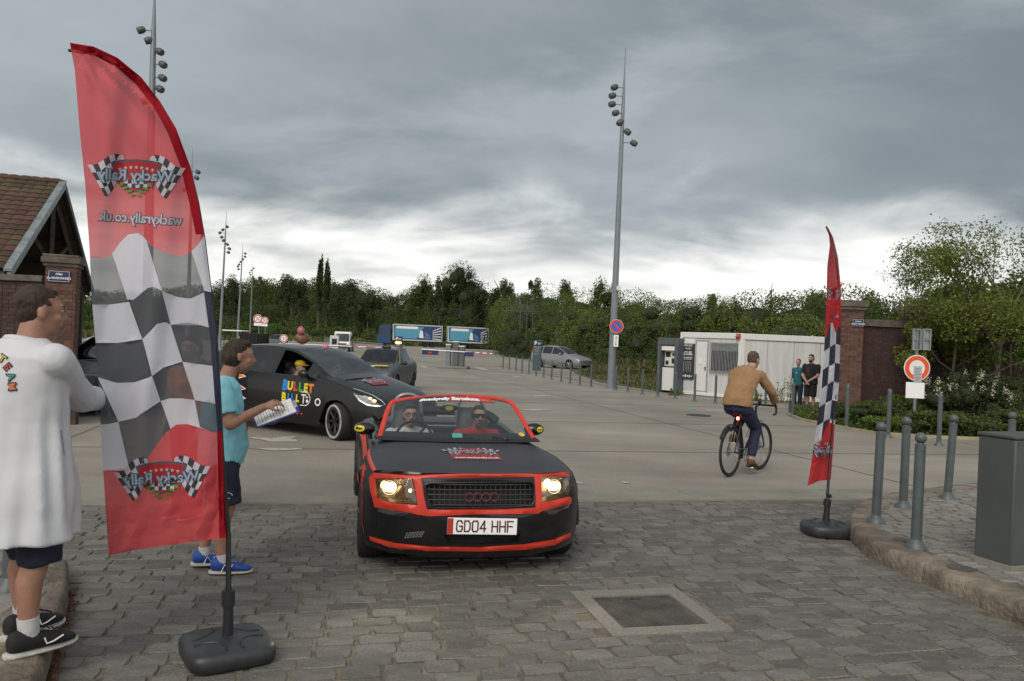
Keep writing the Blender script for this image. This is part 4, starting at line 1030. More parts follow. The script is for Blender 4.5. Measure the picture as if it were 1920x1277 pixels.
body_part('red_edge_tape', m_redtape, lambda c, s, g: (s > .42 and s < .50 and .28 < c.y < 1.2) or (s > .5 and s < .56 and 1.2 < c.y < 3.9) or (.9 < s and .9 < c.y < 2.9) or (s > .5 and min(abs(math.hypot(c.y-a, c.z-.3)-RW-.05) for a in (axF,)) < .028 and c.z > .25), .003)
# nose skin with its openings cut out
prof_ = [bodypt(0, k/40, 1) for k in range(41)]
outl = [(-p.x, p.z) for p in prof_[::-1]][:-1]+[(p.x, p.z) for p in prof_]
outl += [(.4, .135), (0, .13), (-.4, .135)]
FP = lambda pts: [fpx(x, y) for x, y in pts]
hl = FP([(704, 899), (772, 897), (783, 945), (735, 942), (706, 933)])
hr_ = FP([(1015, 894), (1063, 893), (1067, 908), (1066, 931), (1016, 941)])
gro = FP([(802, 906), (994, 905), (1001, 912), (1001, 940), (996, 949), (1001, 951), (815, 953), (806, 945), (799, 925)])
grin = FP([(797, 909), (806, 905.5), (995, 903.5), (1001, 909), (1002, 940), (996, 948), (950, 951), (820, 953), (808, 948), (799, 930)])
panel = FP([(789, 896), (1002, 894), (1004, 952), (800, 955)])
tape = [FP(p) for p in (
    [(690, 884), (720, 888), (900, 887), (1060, 884), (1068, 893), (1000, 895), (780, 897), (704, 897), (700, 893)],
    [(690, 884), (704, 897), (706, 933), (735, 943), (784, 947), (786, 966), (768, 961), (702, 951), (694, 920)],
    [(774, 896), (790, 896), (800, 955), (802, 968), (784, 964), (783, 946)],
    [(1002, 894), (1015, 893), (1016, 942), (1008, 963), (1003, 953)],
    [(1015, 941), (1067, 931), (1072, 934), (1071, 944), (1016, 958), (1008, 964)],
    [(784, 947), (800, 955), (1004, 951), (1016, 941), (1016, 958), (1009, 963), (900, 964), (806, 968), (786, 965)],
    [(692, 1005), (740, 1018), (810, 1025), (900, 1026), (985, 1020), (1040, 1011), (1070, 998), (1070, 1007), (1040, 1022), (985, 1031), (900, 1034), (800, 1033), (730, 1026), (694, 1013)])]
low = FP([(832, 1003), (976, 1000), (974, 1019), (900, 1023), (840, 1021)])
regs = tape+[panel, hl, hr_, grin, low]
v, F, lab = cut_sheet(outl, regs, .035)
nT = len(tape)
groups = {'skin': [], 'tape': [], 'panel': []}
for f, l in zip(F, lab):
    if l == 0: groups['skin'].append(f)
    elif l <= nT: groups['tape'].append(f)
    elif l == nT+1: groups['panel'].append(f)
def nose_mesh(name, fs, mat, off=0, mx=0):
    vs, fs = submesh(v, fs); mb = MB(); mb.add([(x, FY(min(abs(x), .86), z)-off, z) for x, z in vs], fs); return mb.build(name, mat, car, ang=60)
nose_mesh('front_bumper', groups['skin'], m_blackg)
nose_mesh('front_tape', groups['tape'], m_redtape, .003)
nose_mesh('grille_surround', groups['panel'], m_blackp, .004)
def recess(name, poly, depth, mat, back=None):
    mb = MB(); n = len(poly); cx = sum(p[0] for p in poly)/n; cz = sum(p[1] for p in poly)/n
    a = [(x, FY(min(abs(x), .86), z)+.001, z) for x, z in poly]; b = [(cx+(x-cx)*.93, FY(min(abs(x), .8), z)+depth, cz+(z-cz)*.9) for x, z in poly]
    mb.add(a+b, [(i, (i+1) % n, n+(i+1) % n, n+i) for i in range(n)]+[tuple(range(n, 2*n))]); return mb.build(name, mat, car, smooth=False)
recess('grille_recess', grin, .07, m_dark); recess('lower_intake', low, .06, m_dark)
def npt(px, py, off=0): x, z = fpx(px, py); return V((x, FY(min(abs(x), .86), z)-off, z))
# headlamps
for poly, (bx, by), (rx, ry), nm in ((hl, (731, 916), (754, 925), 0), (hr_, (1041, 914), (1052, 918), 1)):
    hd = thing('headlight', None, None); hd.parent = car
    o = recess('housing', poly, .10, m_refl); o.parent = hd
    mb = MB()
    pb = npt(bx, by, -.055); mb.ell(pb, (.062, .02, .036)); pb2 = npt(*( (722, 913) if nm == 0 else (1030, 909)), -.06); mb.ell(pb2, (.03, .02, .034)); 
    if nm == 0: mb.ell(npt(770, 922, -.04), (.013, .01, .013))
    mb.build('bulb', m_lampw, hd)
    mb = MB(); p3 = npt(*((758, 905) if nm == 0 else (1054, 905)), -.03); mb.torus(p3, .028, .005, (0, 1, 0), 20, 6); mb.torus(npt(bx, by, -.035), .055, .005, (0, 1, 0), 24, 6); mb.build('reflector_ring', m_chrome, hd)
    ld = bpy.data.lights.new('headlight_lamp', 'SPOT'); ld.energy = 14; ld.color = (1, .86, .62); ld.spot_size = R(70); ld.shadow_soft_size = .05
    lo = bpy.data.objects.new('headlight_lamp', ld); S.collection.objects.link(lo); lo.parent = hd; lo.location = npt(bx, by, .05); lo.rotation_euler = (R(-82), 0, 0); lo['kind'] = 'structure'
    vs_, F_, lb_ = cut_sheet(poly, [], .03); mb = MB(); mb.add([(x, FY(min(abs(x), .86), z)-.001, z) for x, z in vs_], F_); mb.build('lens', glass('lamp_lens', (.74, .66, .50), .10, .08), hd)
# grille bars
xs_ = [p[0] for p in grin]; zs_ = [p[1] for p in grin]; gx0, gx1, gz0, gz1 = min(xs_)+.012, max(xs_)-.012, min(zs_), max(zs_)
m_bar = M('grille_bar', (.035, .035, .037), .4)
for k in range(5):
    z = gz0+(gz1-gz0)*(k+.6)/5.2; mb = MB(); mb.tube([(gx0+(gx1-gx0)*t, FY(gx0+(gx1-gx0)*t, z)+.012, z) for t in np.linspace(.01 if k else .06, .99 if k else .95, 9)], .0045, 5); mb.build('grille_bar', m_bar, car)
for k in range(21):
    x = gx0+(gx1-gx0)*(k+.5)/21; mb = MB(); mb.tube([(x, FY(x, gz0)+.018, gz0+.018), (x, FY(x, gz1)+.018, gz1-.012)], .0032, 5); mb.build('grille_bar', m_bar, car)
mb = MB(); rim_ = [V((x, FY(x, z)-.004, z)) for x, z in grin]; mb.tube(rim_+[rim_[0]], .008, 6, caps=False); mb.build('grille_frame', m_blackp, car)
for k, px in enumerate((880, 895, 911, 926)):
    mb = MB(); mb.torus(npt(px, 932-.2*k, .008), .030, .0042, (0, 1, 0), 26, 6); mb.build('emblem_ring', M('dull_red', (.16, .035, .04), .4) if k == 0 else bpy.data.materials['dull_red'], car)
# number plate
pc = npt(904, 986, .015); pw, ph = .515, .118
pl_o = thing('number_plate', None, None, (pc.x, pc.y, pc.z), R(-1.0)); pl_o.rotation_euler = (R(-4), R(1.2), 0); pl_o.parent = car
mb = MB(); mb.b2((-pw/2, -.004, -ph/2), (pw/2, .004, ph/2)); mb.build('plate', m_plate, pl_o, bevel=.003)
pmf = lambda x, y, o: (x, -.004-o, y)
m_plred = M('plate_red', (.42, .03, .02), .45); m_plink = M('plate_ink', (.10, .015, .03), .5)
decal('plate_band', [rect2(-pw/2, -ph/2+.003, -pw/2+.042, ph/2-.003)], pmf, m_plred, pl_o, off=.0015)
def strokes(ch, x0, w, h, t):
    S_ = {'G': [(1, .8, .8, 1), (.8, 1, .2, 1), (.2, 1, 0, .8), (0, .8, 0, .2), (0, .2, .2, 0), (.2, 0, .8, 0), (.8, 0, 1, .2), (1, .2, 1, .5), (1, .5, .55, .5)],
          'D': [(0, 0, 0, 1), (0, 1, .7, 1), (.7, 1, 1, .75), (1, .75, 1, .25), (1, .25, .7, 0), (.7, 0, 0, 0)], '0': [(0, .15, 0, .85), (0, .85, .2, 1), (.2, 1, .8, 1), (.8, 1, 1, .85), (1, .85, 1, .15), (1, .15, .8, 0), (.8, 0, .2, 0), (.2, 0, 0, .15)],
          '4': [(.75, 0, .75, 1), (.75, 1, 0, .3), (0, .3, 1, .3)], 'H': [(0, 0, 0, 1), (1, 0, 1, 1), (0, .5, 1, .5)], 'F': [(0, 0, 0, 1), (0, 1, 1, 1), (0, .52, .85, .52)]}[ch]
    o = []
    for a, b, c, d in S_:
        p = V((x0+a*w, (b-.5)*h)); q = V((x0+c*w, (d-.5)*h)); e = (q-p).normalized()*t*.5; nn = V((-e.y, e.x)); o.append(([tuple(p-e+nn), tuple(q+e+nn), tuple(q+e-nn), tuple(p-e-nn)], [(0, 1, 2, 3)]))
    return o
x = -pw/2+.068
for ch in 'GD04 HHF':
    if ch == ' ': x += .030; continue
    decal('plate_character', strokes(ch, x, .040, .075, .0105), pmf, m_plink, pl_o, off=.002); x += .0575
mb = MB(); 
for k in range(7):
    for j in range(3): mb.ell(npt(760+k*5+j*2, 1008-j*4-k*.4, .001), (.006, .004, .006), 6, 4)
mb.build('bumper_vent', m_galv, car, kind='stuff')
# bonnet badge print and windscreen etc: logo is laid later
def hoodz(x, y):
    best = None; a0 = 0; W_ = WX(y)*.93; a = min(1, abs(x)/W_); s = 2/PI*math.asin(a**(1/.85)) if a < 1 else 1
    return ZT(y)-(ZT(y)-SHD(y))*s**3.2
# windscreen frame
def carpt(px, py, yl):
    """photo pixel -> car-local point with given local y"""
    o = Ci @ C0; d = Ci.to_3x3() @ ray(px, py); return o+d*((yl-o.y)/d.y)
wb = [carpt(711, 822, 1.42), carpt(730, 762, 1.85), carpt(748, 751, 1.93), carpt(800, 745, 1.93), carpt(855, 743, 1.93), carpt(910, 745, 1.93), carpt(946, 751, 1.95), carpt(964, 762, 1.88), carpt(1001, 823, 1.44)]
wb = [V((p.x, p.y, p.z)) for p in wb]
wb[0].z = min(wb[0].z, .86)
spw = spline(wb, 6)
mb = MB(); mb.tube(spw, .023, 8, fl=.75); mb.build('windscreen_frame', m_redtape, car)
sb = [wb[0]+(wb[-1]-wb[0])*t+V((0, -.10*math.sin(PI*t), .0)) for t in np.linspace(0, 1, len(spw))]
mb = MB(); rows = [[sb[i].lerp(spw[i] if True else 0, t)+V((0, -.03*math.sin(PI*t)*math.sin(PI*i/(len(spw)-1)), 0)) for i in range(len(spw))] for t in np.linspace(0, 1, 8)]
tt = [0]; 
for i in range(1, len(spw)): tt.append(tt[-1]+(spw[i]-spw[i-1]).length)
mb = MB(); n_ = 15
def wsp(u, w_):   # u across 0..1, w_ up 0..1
    xl = interp(w_, [0, 1], [0, 1]); lp = interp_side(0, w_); rp_ = interp_side(1, w_); p = lp.lerp(rp_, u); p.y -= .10*math.sin(PI*u)*(1-w_*.75); return p
def interp_side(side, w_):
    A_ = [wb[0], wb[1], wb[2]] if side == 0 else [wb[8], wb[7], wb[6]]; z0, z1 = A_[0].z, A_[2].z; z = z0+(z1-z0)*w_
    for a, b in zip(A_, A_[1:]):
        if z <= b.z+1e-6: return a.lerp(b, (z-a.z)/(b.z-a.z))
    return A_[2].copy()
topz_ = wb[4].z-wb[2].z
def wsp2(u, w_): p = wsp(u, w_); p.z += w_*topz_*math.sin(PI*u)**.8; return p
gr = [[wsp2(i/n_, j/8) for i in range(n_+1)] for j in range(9)]
mb.loft(gr, closed=False, caps=False); mb.build('windscreen', glass('screen_glass', (.74, .78, .76), .085, .03), car)
strip = [(.20, .875, .44, .965), ]
wmf = lambda x, y, o: wsp2(x, y)+V((0, -.004-o, .001))
def gridrect(x0, y0, x1, y1, nx=10, ny=2):
    vs = [(x0+(x1-x0)*i/nx, y0+(y1-y0)*j/ny) for j in range(ny+1) for i in range(nx+1)]; return vs, [(j*(nx+1)+i, j*(nx+1)+i+1, (j+1)*(nx+1)+i+1, (j+1)*(nx+1)+i) for j in range(ny) for i in range(nx)]
decal('sunstrip', [gridrect(.17, .85, .84, .97)], wmf, M('strip_dark', (.03, .03, .035), .5), car, off=0)
decal('sunstrip_red', [gridrect(.46, .86, .84, .965)], wmf, M('strip_red', (.45, .04, .04), .5), car, off=.001)
decal('sunstrip_text', [xf(text2d('Barcelona', .095, .006, .62), .60, .912), xf(text2d('#wackyrally', .085, .006, .6), .34, .912)], wmf, m_white, car, off=.0025)
decal('sunstrip_small_text', [xf(text2d('Tours', .06, .001, .6), .76, .912)], wmf, M('pale_red', (.6, .3, .3), .5), car, off=.0025)
decal('tax_disc', [rect2(.455, .05, .52, .14)], wmf, M('teal_sticker', (.08, .35, .28), .5), car, off=.001)
decal('corner_sticker', [disc2(.93, .11, .022, 16, .045)], wmf, M('yellow_sticker', (.6, .5, .08), .5), car, off=.001)
# cowl, wipers
mb = MB()
cow = [[V((wb[0].x*1.03+(wb[-1].x-wb[0].x)*1.03*i/12, y_-.10*math.sin(PI*i/12), z_)) for i in range(13)] for y_, z_ in ((1.28, .835), (1.36, .852), (1.46, .85), (1.62, .86), (1.75, .86))]
mb.loft(cow, closed=False, caps=False); mb.build('scuttle', m_dark, car)
for (ax, ay), (bx_, by_), (cx_, cy_) in (((830, 818), (756, 829), (886, 821)), ((948, 817), (886, 826), (992, 824))):
    mb = MB(); a = carpt(ax, ay+6, 1.30); mb.ell(a, (.03, .03, .02), 8, 6); b = carpt(bx_, by_, 1.30); c = carpt(cx_, cy_, 1.36); mb.tube([a, carpt((ax+bx_)/2+6, (ay+by_)/2-2, 1.3)], .009, 5); mb.tube([b, carpt((bx_+cx_)/2, (by_+cy_)/2-1, 1.29), c], .0085, 5); mb.build('wiper', m_black, car)
# mirrors with a plain yellow oval badge
m_yel = M('badge_yellow', (.75, .62, .03), .5)
for (mx, my), sg in (((684, 803), -1), ((1001, 805), 1)):
    t = thing('door_mirror', None, None); t.parent = car; c = carpt(mx, my, 1.62); mb = MB(); mb.ell(c, (.098, .07, .060), 16, 10); mb.build('shell', m_blackg, t)
    mb = MB(); mb.tube([c+V((-sg*.05, .0, -.04)), V((sg*.76, 1.62, .80))], [.03, .035], 8, fl=.6); mb.build('stalk', m_black, t)
    cc = c+V((sg*.018-(.03 if sg < 0 else -.025), 0, .004)); vs_, fs_ = disc2(0, 0, .045 if sg < 0 else .03, 20, .029 if sg < 0 else .026)
    def onshell(x, y, o, cc=cc, c=c):
        dx, dz = cc.x+x-c.x, cc.z+y-c.z; k = max(0, 1-(dx/.098)**2-(dz/.060)**2); return V((cc.x+x, c.y-.07*math.sqrt(k)-o, cc.z+y))
    decal('oval_badge', [(vs_+[(0, 0)], [(i, (i+1) % 20, 20) for i in range(20)])], onshell, m_yel, t, off=.003)
    k = .75 if sg < 0 else .6
    bat = [(-.034, .004), (-.022, .012), (-.012, .006), (-.006, .012), (0, .009), (.006, .012), (.012, .006), (.022, .012), (.034, .004), (.022, -.006), (.010, -.003), (0, -.012), (-.010, -.003), (-.022, -.006)]
    decal('badge_wings', [([(x*k, y*k*1.2) for x, y in bat]+[(0, 0)], [(i, (i+1) % 14, 14) for i in range(14)])], onshell, m_black, t, off=.0045)
# inner tub, seats, roll hoops, steering wheel, rear view mirror
mb = MB(); mb.b2((-.68, 1.3, .25), (.68, 2.8, .30)); mb.b2((-.72, 1.3, .25), (-.66, 2.8, .80)); mb.b2((.66, 1.3, .25), (.72, 2.8, .80)); mb.b2((-.68, 2.72, .25), (.68, 2.8, .80)); mb.b2((-.66, 1.38, .5), (.66, 1.72, .845)); mb.build('cabin_tub', m_int, car, bevel=.02)
m_seat = M('seat_leather', (.03, .03, .033), .55)
for sx_ in (-.34, .34):
    mb = MB(); mb.cap((sx_, 2.46, .40), (sx_, 2.62, .86), .20, .17, 14, fl=.35); mb.ell((sx_, 2.3, .42), (.22, .28, .09)); mb.ell((sx_, 2.66, .93), (.11, .04, .06)); mb.build('seat', m_seat, car)
    mb = MB(); mb.tube(spline([V((sx_-.15, 2.78, .82)), V((sx_-.14, 2.78, 1.02)), V((sx_-.07, 2.77, 1.12)), V((sx_+.07, 2.77, 1.12)), V((sx_+.14, 2.78, 1.02)), V((sx_+.15, 2.78, .82))], 6), .021, 8); mb.build('roll_hoop', m_silver, car)
mb = MB(); hb = [V((-.66, 2.9, .85)), V((-.5, 2.95, .93)), V((0, 2.97, .95)), V((.5, 2.95, .93)), V((.66, 2.9, .85))]; mb.tube(spline(hb, 5), .07, 8, fl=.7); mb.build('folded_hood', m_dark, car)
sc_ = V((-.34, 1.84, .775)); sax = V((0, .9, -.42)).normalized()*-1
mb = MB(); mb.torus(sc_, .175, .014, sax, 32, 8); bx_, by_ = basis(sax)
for a in (0, 2.3, 4.1): mb.tube([sc_, sc_+(bx_*math.cos(a)+by_*math.sin(a))*.17], .012, 6)
mb.ell(sc_, (.05, .03, .05)); mb.build('steering_wheel', m_black, car)
cm_ = carpt(842, 765, 1.80); t = thing('rear_view_mirror', None, None); t.parent = car; mb = MB(); mb.ell(cm_, (.095, .02, .03)); mb.build('shell', m_black, t)
decal('oval_badge', [disc2(cm_.x-.0, cm_.z, .04, 18, .022)], lambda x, y, o: (x, cm_.y-.021-o, y), m_yel, t, off=.001)
mb = MB(); mb.tube([carpt(860, 800, 2.05), carpt(861, 772, 2.05)], .006, 5); mb.build('belt_buckle_post', m_chrome, car)
for ax in (axF, axR):
    for s in (-1, 1): wheel(car, (s*.745, ax, .30), .315, .22, s, R(0))
mb = MB(); mb.b2((-.62, .35, .19), (.62, 3.7, .24))
for ax in (axF, axR):
    for s in (-1, 1):
        n = 18; mb.loft([[(s*x, ax+(RW+.03)*math.cos(PI*k/n), .30+(RW+.03)*math.sin(PI*k/n)) for k in range(n+1)] for x in (.55, .86)], closed=False, caps=False)
mb.build('underbody', m_dark, car)
body_part('door_seam', m_dark, lambda c, s, g: .5 < s < .9 and (abs(c.y-1.28) < .03 or abs(c.y-2.52) < .03), .002)
# ---------------------------------------------------------------- generic car by stations
def station_car(root, st, mats, win, ws, rw=None, pillars=(), open_win=(), wheels=(), wr=.31, n_per=6, roofm=None):
    """st: list of (y, zsill, W, zbelt, Wroof, zroof, crown) from nose (y=0) to tail; front faces -y"""
    ys = [s[0] for s in st]; fn = [smoothpoly(ys, [s[k] for s in st]) for k in range(1, 7)]
    yy = sorted(set([round(a, 3) for a in list(np.linspace(ys[0], ys[-1], 64))+ys+[q for p in pillars for q in p]+[q for p in win for q in p]]))
    def sec(y):
        zs, W_, zb, Wr, zr, cr = [f(y) for f in fn]; flat = zr-zb < .12
        pts = [(W_*.94, zs), (W_*.99, zs+.10), (W_, zs+(zb-zs)*.45), (W_*.985, zs+(zb-zs)*.8), (W_*.96, zb-.02), (W_*.945, zb)]
        top = [(W_*.945+(Wr-W_*.945)*k, zb+(zr-zb)*(k**(1 if not flat else .6))) for k in (.33, .66, .93)]
        ro = [(Wr*.97, zr+cr*.25), (Wr*.85, zr+cr*.5), (Wr*.55, zr+cr*.85), (Wr*.25, zr+cr), (0, zr+cr)]
        return pts+top+ro
    G_ = [sec(y) for y in yy]; parts = {}; nseg = lambda y: sum(1 for a, b in pillars if b <= y)
    def put(k, q): parts.setdefault(k, MB()).add(q, [(0, 1, 2, 3)])
    for j in range(len(yy)-1):
        y0, y1 = yy[j], yy[j+1]; ym = (y0+y1)/2
        for i in range(13):
            for sg in (-1, 1):
                q = [V((sg*G_[j][i][0], y0, G_[j][i][1])), V((sg*G_[j+1][i][0], y1, G_[j+1][i][1])), V((sg*G_[j+1][i+1][0], y1, G_[j+1][i+1][1])), V((sg*G_[j][i+1][0], y0, G_[j][i+1][1]))]
                c = (q[0]+q[1]+q[2]+q[3])/4; skip = False
                if i < 5:
                    for ax in wheels:
                        if all(math.hypot(p.y-ax, p.z-wr) < wr+.05 for p in q): skip = True
                        for p in q:
                            d = math.hypot(p.y-ax, p.z-wr)
                            if d < wr+.05 and d > .02: u = (wr+.05)/d; p.y = ax+(p.y-ax)*u; p.z = wr+(p.z-wr)*u
                if skip: continue
                k = 'body'
                tall = fn[4](ym)-fn[2](ym)
                if 5 <= i <= 7 and tall > .12:
                    for a, b in win:
                        if a < ym < b: k = 'side_window#%d%d' % (nseg(ym), sg)
                    for a, b in open_win:
                        if a < ym < b and sg == -1: k = None
                    for a, b in pillars:
                        if a < ym < b: k = 'pillar'
                if i >= 9 and ws[0] < ym < ws[1]: k = 'windscreen'
                if i >= 9 and rw and rw[0] < ym < rw[1]: k = 'rear_window'
                if k == 'body' and roofm and i >= 8 and ws[1] < ym < (rw[0] if rw else 99): k = 'roof'
                if k: put(k, q if sg > 0 else q[::-1])
    for j, s in ((0, 1), (len(yy)-1, -1)):
        ring = [V((x, yy[j], z)) for x, z in G_[j]]+[V((-x, yy[j], z)) for x, z in G_[j][::-1][1:]]; c = V((0, yy[j], .5))
        parts['body'].add(ring+[c], [(i, (i+1) % len(ring), len(ring)) for i in range(len(ring))])
    import bmesh
    for k, mbb in parts.items():
        k = k.split('#')[0]
        me = mbb.mesh(k, mats.get(k, mats['body'])); bm = bmesh.new(); bm.from_mesh(me); bmesh.ops.remove_doubles(bm, verts=bm.verts, dist=.001); bmesh.ops.recalc_face_normals(bm, faces=bm.faces); bm.to_mesh(me); bm.free(); me.shade_smooth(); me.set_sharp_from_angle(angle=R(38)); link(k, me, root)
    L_ = yy[-1]; mb = MB(); W0_ = fn[1](L_/2)
    mb.b2((-W0_*.86, ws[0]+.3, .3), (W0_*.86, L_-.3, fn[2](L_*.5)-.12)); mb.build('interior_floor', m_int, root)
    mb = MB()
    for ax in wheels:
        for s in (-1, 1): n = 16; mb.loft([[(s*x, ax+(wr+.055)*math.cos(PI*k/n), wr+(wr+.055)*math.sin(PI*k/n)) for k in range(n+1)] for x in (W0_*.55, W0_*.99)], closed=False, caps=False)
    mb.b2((-W0_*.8, .3, .2), (W0_*.8, L_-.3, .26)); mb.build('wheel_arch', m_dark, root)
    return fn
def sidepoint(fn, y, z):
    zs, W_, zb = fn[0](y), fn[1](y), fn[2](y); ks = [(zs, .94), (zs+.10, .99), (zs+(zb-zs)*.45, 1), (zs+(zb-zs)*.8, .985), (zb-.02, .96), (zb, .945)]
    return W_*interp(z, [k[0] for k in ks], [k[1] for k in ks])
# ---- black people carrier
bw = P(640, 700, 13.0); a_ = R(31); by = thing('people_carrier', 'black people carrier with coloured cartoon lettering and a white-ringed front wheel', 'car', (0, 0, 0), 0)
# heading (cos31, -sin31): local -y is forward
hdv = V((math.cos(a_), -math.sin(a_), 0)); rzb = math.atan2(hdv.x, -hdv.y); by.rotation_euler = (0, 0, rzb)
Rb = Matrix.Rotation(rzb, 3, 'Z'); 
# nearside (towards the camera) is local x sign:
nsx = 1 if (Rb @ V((1, 0, 0))).y < 0 else -1
fw_ = V((bw.x, 13.0, 0)); axb = .93; by.location = fw_-Rb @ V((nsx*.80, axb, 0))
ST = [(0, .30, .62, .60, .50, .62, .01), (.12, .22, .80, .66, .62, .70, .02), (.5, .20, .89, .80, .70, .84, .03), (1.0, .20, .91, .93, .70, .97, .04), (1.25, .20, .915, .99, .70, 1.03, .04), (1.8, .20, .92, 1.02, .66, 1.30, .05), (2.3, .20, .92, 1.03, .63, 1.46, .05), (3.0, .20, .92, 1.05, .62, 1.49, .05), (3.8, .22, .90, 1.07, .60, 1.45, .04), (4.3, .28, .86, 1.10, .56, 1.36, .03), (4.45, .35, .80, 1.0, .54, 1.05, .02)]
m_bcar = M('black_paint', (.006, .006, .007), .30, spec=.5, coat=.25)
fnb = station_car(by, ST, {'body': m_bcar, 'side_window': m_glassd, 'windscreen': glass('screen_b', (.62, .70, .67), .14), 'rear_window': m_glassd, 'pillar': m_bcar}, [(1.45, 3.95)], (1.22, 2.22), (4.0, 4.4), [(2.42, 2.52), (3.3, 3.38)], [(1.72, 2.42)] , (axb, 3.62), .31)
if nsx > 0:
    pass
for ax in (axb, 3.62):
    for s in (-1, 1): wheel(by, (s*.80, ax, .31), .315, .21, s, R(-20)*(1 if ax < 2 else 0), ring=M('ring_white', (.36, .35, .31), .8, var=.3, vs=12) if s == nsx and ax < 2 else None)
def nside(y, z, o=0): return V((nsx*(sidepoint(fnb, y, z)+o), y, z))
m_cols = {'b': M('letter_blue', (.02, .25, .65), .5), 'y': M('letter_yellow', (.75, .62, .03), .5), 'r': M('letter_red', (.70, .06, .02), .5), 'g': M('letter_green', (.05, .42, .07), .5), 'o': M('letter_orange', (.80, .20, .02), .5)}
def bpx(px, py):
    o = C0-by.location; iR = Rb.transposed(); o = iR @ o; d = iR @ ray(px, py); t = (nsx*.9-o.x)/d.x
    q = o+d*t
    for _ in range(8): t += (nsx*sidepoint(fnb, q.y, q.z)-q.x)/d.x; q = o+d*t
    return q
def lettering(word, cols, p0, p1, h0, big=1.25):
    n = len(word)
    for i, (ch, c) in enumerate(zip(word, cols)):
        if ch == ' ': continue
        t = (i+.5)/n; px = p0[0]+(p1[0]-p0[0])*t; py = p0[1]+(p1[1]-p0[1])*t; q = bpx(px, py); hh = h0*(big if i == 0 else 1)
        sh = text2d(ch, hh, .011*hh/.2, .92)
        sgn = -1 if nsx > 0 else 1   # reading direction on this flank
        # photo right is the nose (decreasing y)
        decal('letter', [sh], lambda x, y, o, q=q: nside(q.y-x, q.z+y, o), m_cols[c], by, off=.006)
lettering('BULLET', 'byrgyo', (530, 722), (588, 730), .195, 1.22); lettering('BILL', 'ybby', (528, 744), (562, 748), .165, 1.2); lettering('BROS.', 'rgyrr', (528, 765), (570, 772), .165, 1.2)
q = bpx(574, 748); decal('white_badge', [ring2(-.02, 0, .105, .12, 24, -PI/2, PI/2), rect2(-.13, .105, -.02, .12), rect2(-.13, -.12, -.02, -.105), rect2(-.11, .05, .0, .075), rect2(-.07, -.08, -.045, .06), xf(disc2(.03, -.035, .03), 0, 0), rect2(-.01, .02, .05, .04)], lambda x, y, o: nside(q.y-x, q.z+y, o), m_white, by, off=.006)
q2 = bpx(596, 754); decal('white_roundel', [ring2(0, 0, .04, .065, 20)], lambda x, y, o: nside(q2.y-x, q2.z+y, o), m_white, by, off=.006)
# three pale outlined cartoon spikes near the rear door, half hidden
for k, py in enumerate((705, 728, 746)):
    q3 = bpx(452, py); decal('spike_print', [([(-.05, .07), (.14, .0), (-.05, -.05)], [(0, 1, 2)])], lambda x, y, o, q3=q3: nside(q3.y-x, q3.z+y, o), m_white, by, off=.005)
    decal('spike_print_fill', [([(-.05, .05), (.10, .0), (-.05, -.03)], [(0, 1, 2)])], lambda x, y, o, q3=q3: nside(q3.y-x, q3.z+y, o), [m_cols['o'], m_cols['r'], m_cols['y']][k], by, off=.007)
# headlamps of the people carrier
def frontpt(px, py, grow=0):
    o = Rb.transposed() @ (C0-by.location); d = Rb.transposed() @ ray(px, py); best = None
    for k in range(400):
        t = 8+k*.02; q = o+d*(t/1470*1.0) if False else o+d*((t)/ray(px, py).length)
        y = q.y
        if 0 <= y <= 4.4:
            W_ = fnb[1](y); zt = fnb[4](y)+fnb[5](y); zb = fnb[2](y)
            if q.z < zt and abs(q.x) < (sidepoint(fnb, y, q.z) if q.z < zb else W_*.95-(q.z-zb)/max(.01, fnb[4](y)-zb)*(W_*.95-fnb[3](y))): return q-d.normalized()*.012
    return q
hlp = [(662, 729), (676, 733), (700, 742), (716, 752), (722, 759), (712, 762), (690, 760), (674, 751), (665, 740)]
pts3 = [frontpt(x, y) for x, y in hlp]; ctr = frontpt(690, 748)
hd = thing('headlight', None, None); hd.parent = by
mb = MB(); mb.add(pts3+[ctr-(Rb.transposed() @ ray(690, 748)).normalized()*.04], [(i, (i+1) % len(pts3), len(pts3)) for i in range(len(pts3))]); mb.build('lens', M('lamp_cover', (.42, .44, .45), .12, .5, col2=(.75, .76, .76), vs=14), hd)
mb = MB(); c = frontpt(702, 752)-(Rb.transposed() @ ray(700, 750)).normalized()*.05; mb.ell(c, (.035, .035, .025)); mb.ell(frontpt(694, 747)-(Rb.transposed() @ ray(700, 750)).normalized()*.05, (.03, .03, .02)); mb.build('bulb', M('dim_lamp', (.8, .6, .3), .3, emit=(1, .7, .35), es=1.3), hd)
mb = MB(); mb.tube(pts3+[pts3[0]], .012, 5, caps=False); mb.build('bezel', m_chrome, hd)
mb = MB(); mb.ell((nsx*.98, 1.62, 1.06), (.07, .10, .075)); mb.tube([(nsx*.86, 1.62, 1.02), (nsx*.95, 1.62, 1.05)], .02, 6); mb.build('door_mirror', m_bcar, by)
mb = MB(); mb.tube([frontpt(648, 713), frontpt(668, 710), frontpt(698, 708)], .012, 5); mb.build('wiper', m_black, by)
for y_ in (2.45, 3.5):
    for s in (-1, 1): mb = MB(); mb.cap((s*.38, y_, .55), (s*.38, y_+.10, .98), .2, .17, 12, fl=.35); mb.ell((s*.38, y_+.12, 1.15), (.12, .05, .08)); mb.build('seat', m_seat, by)
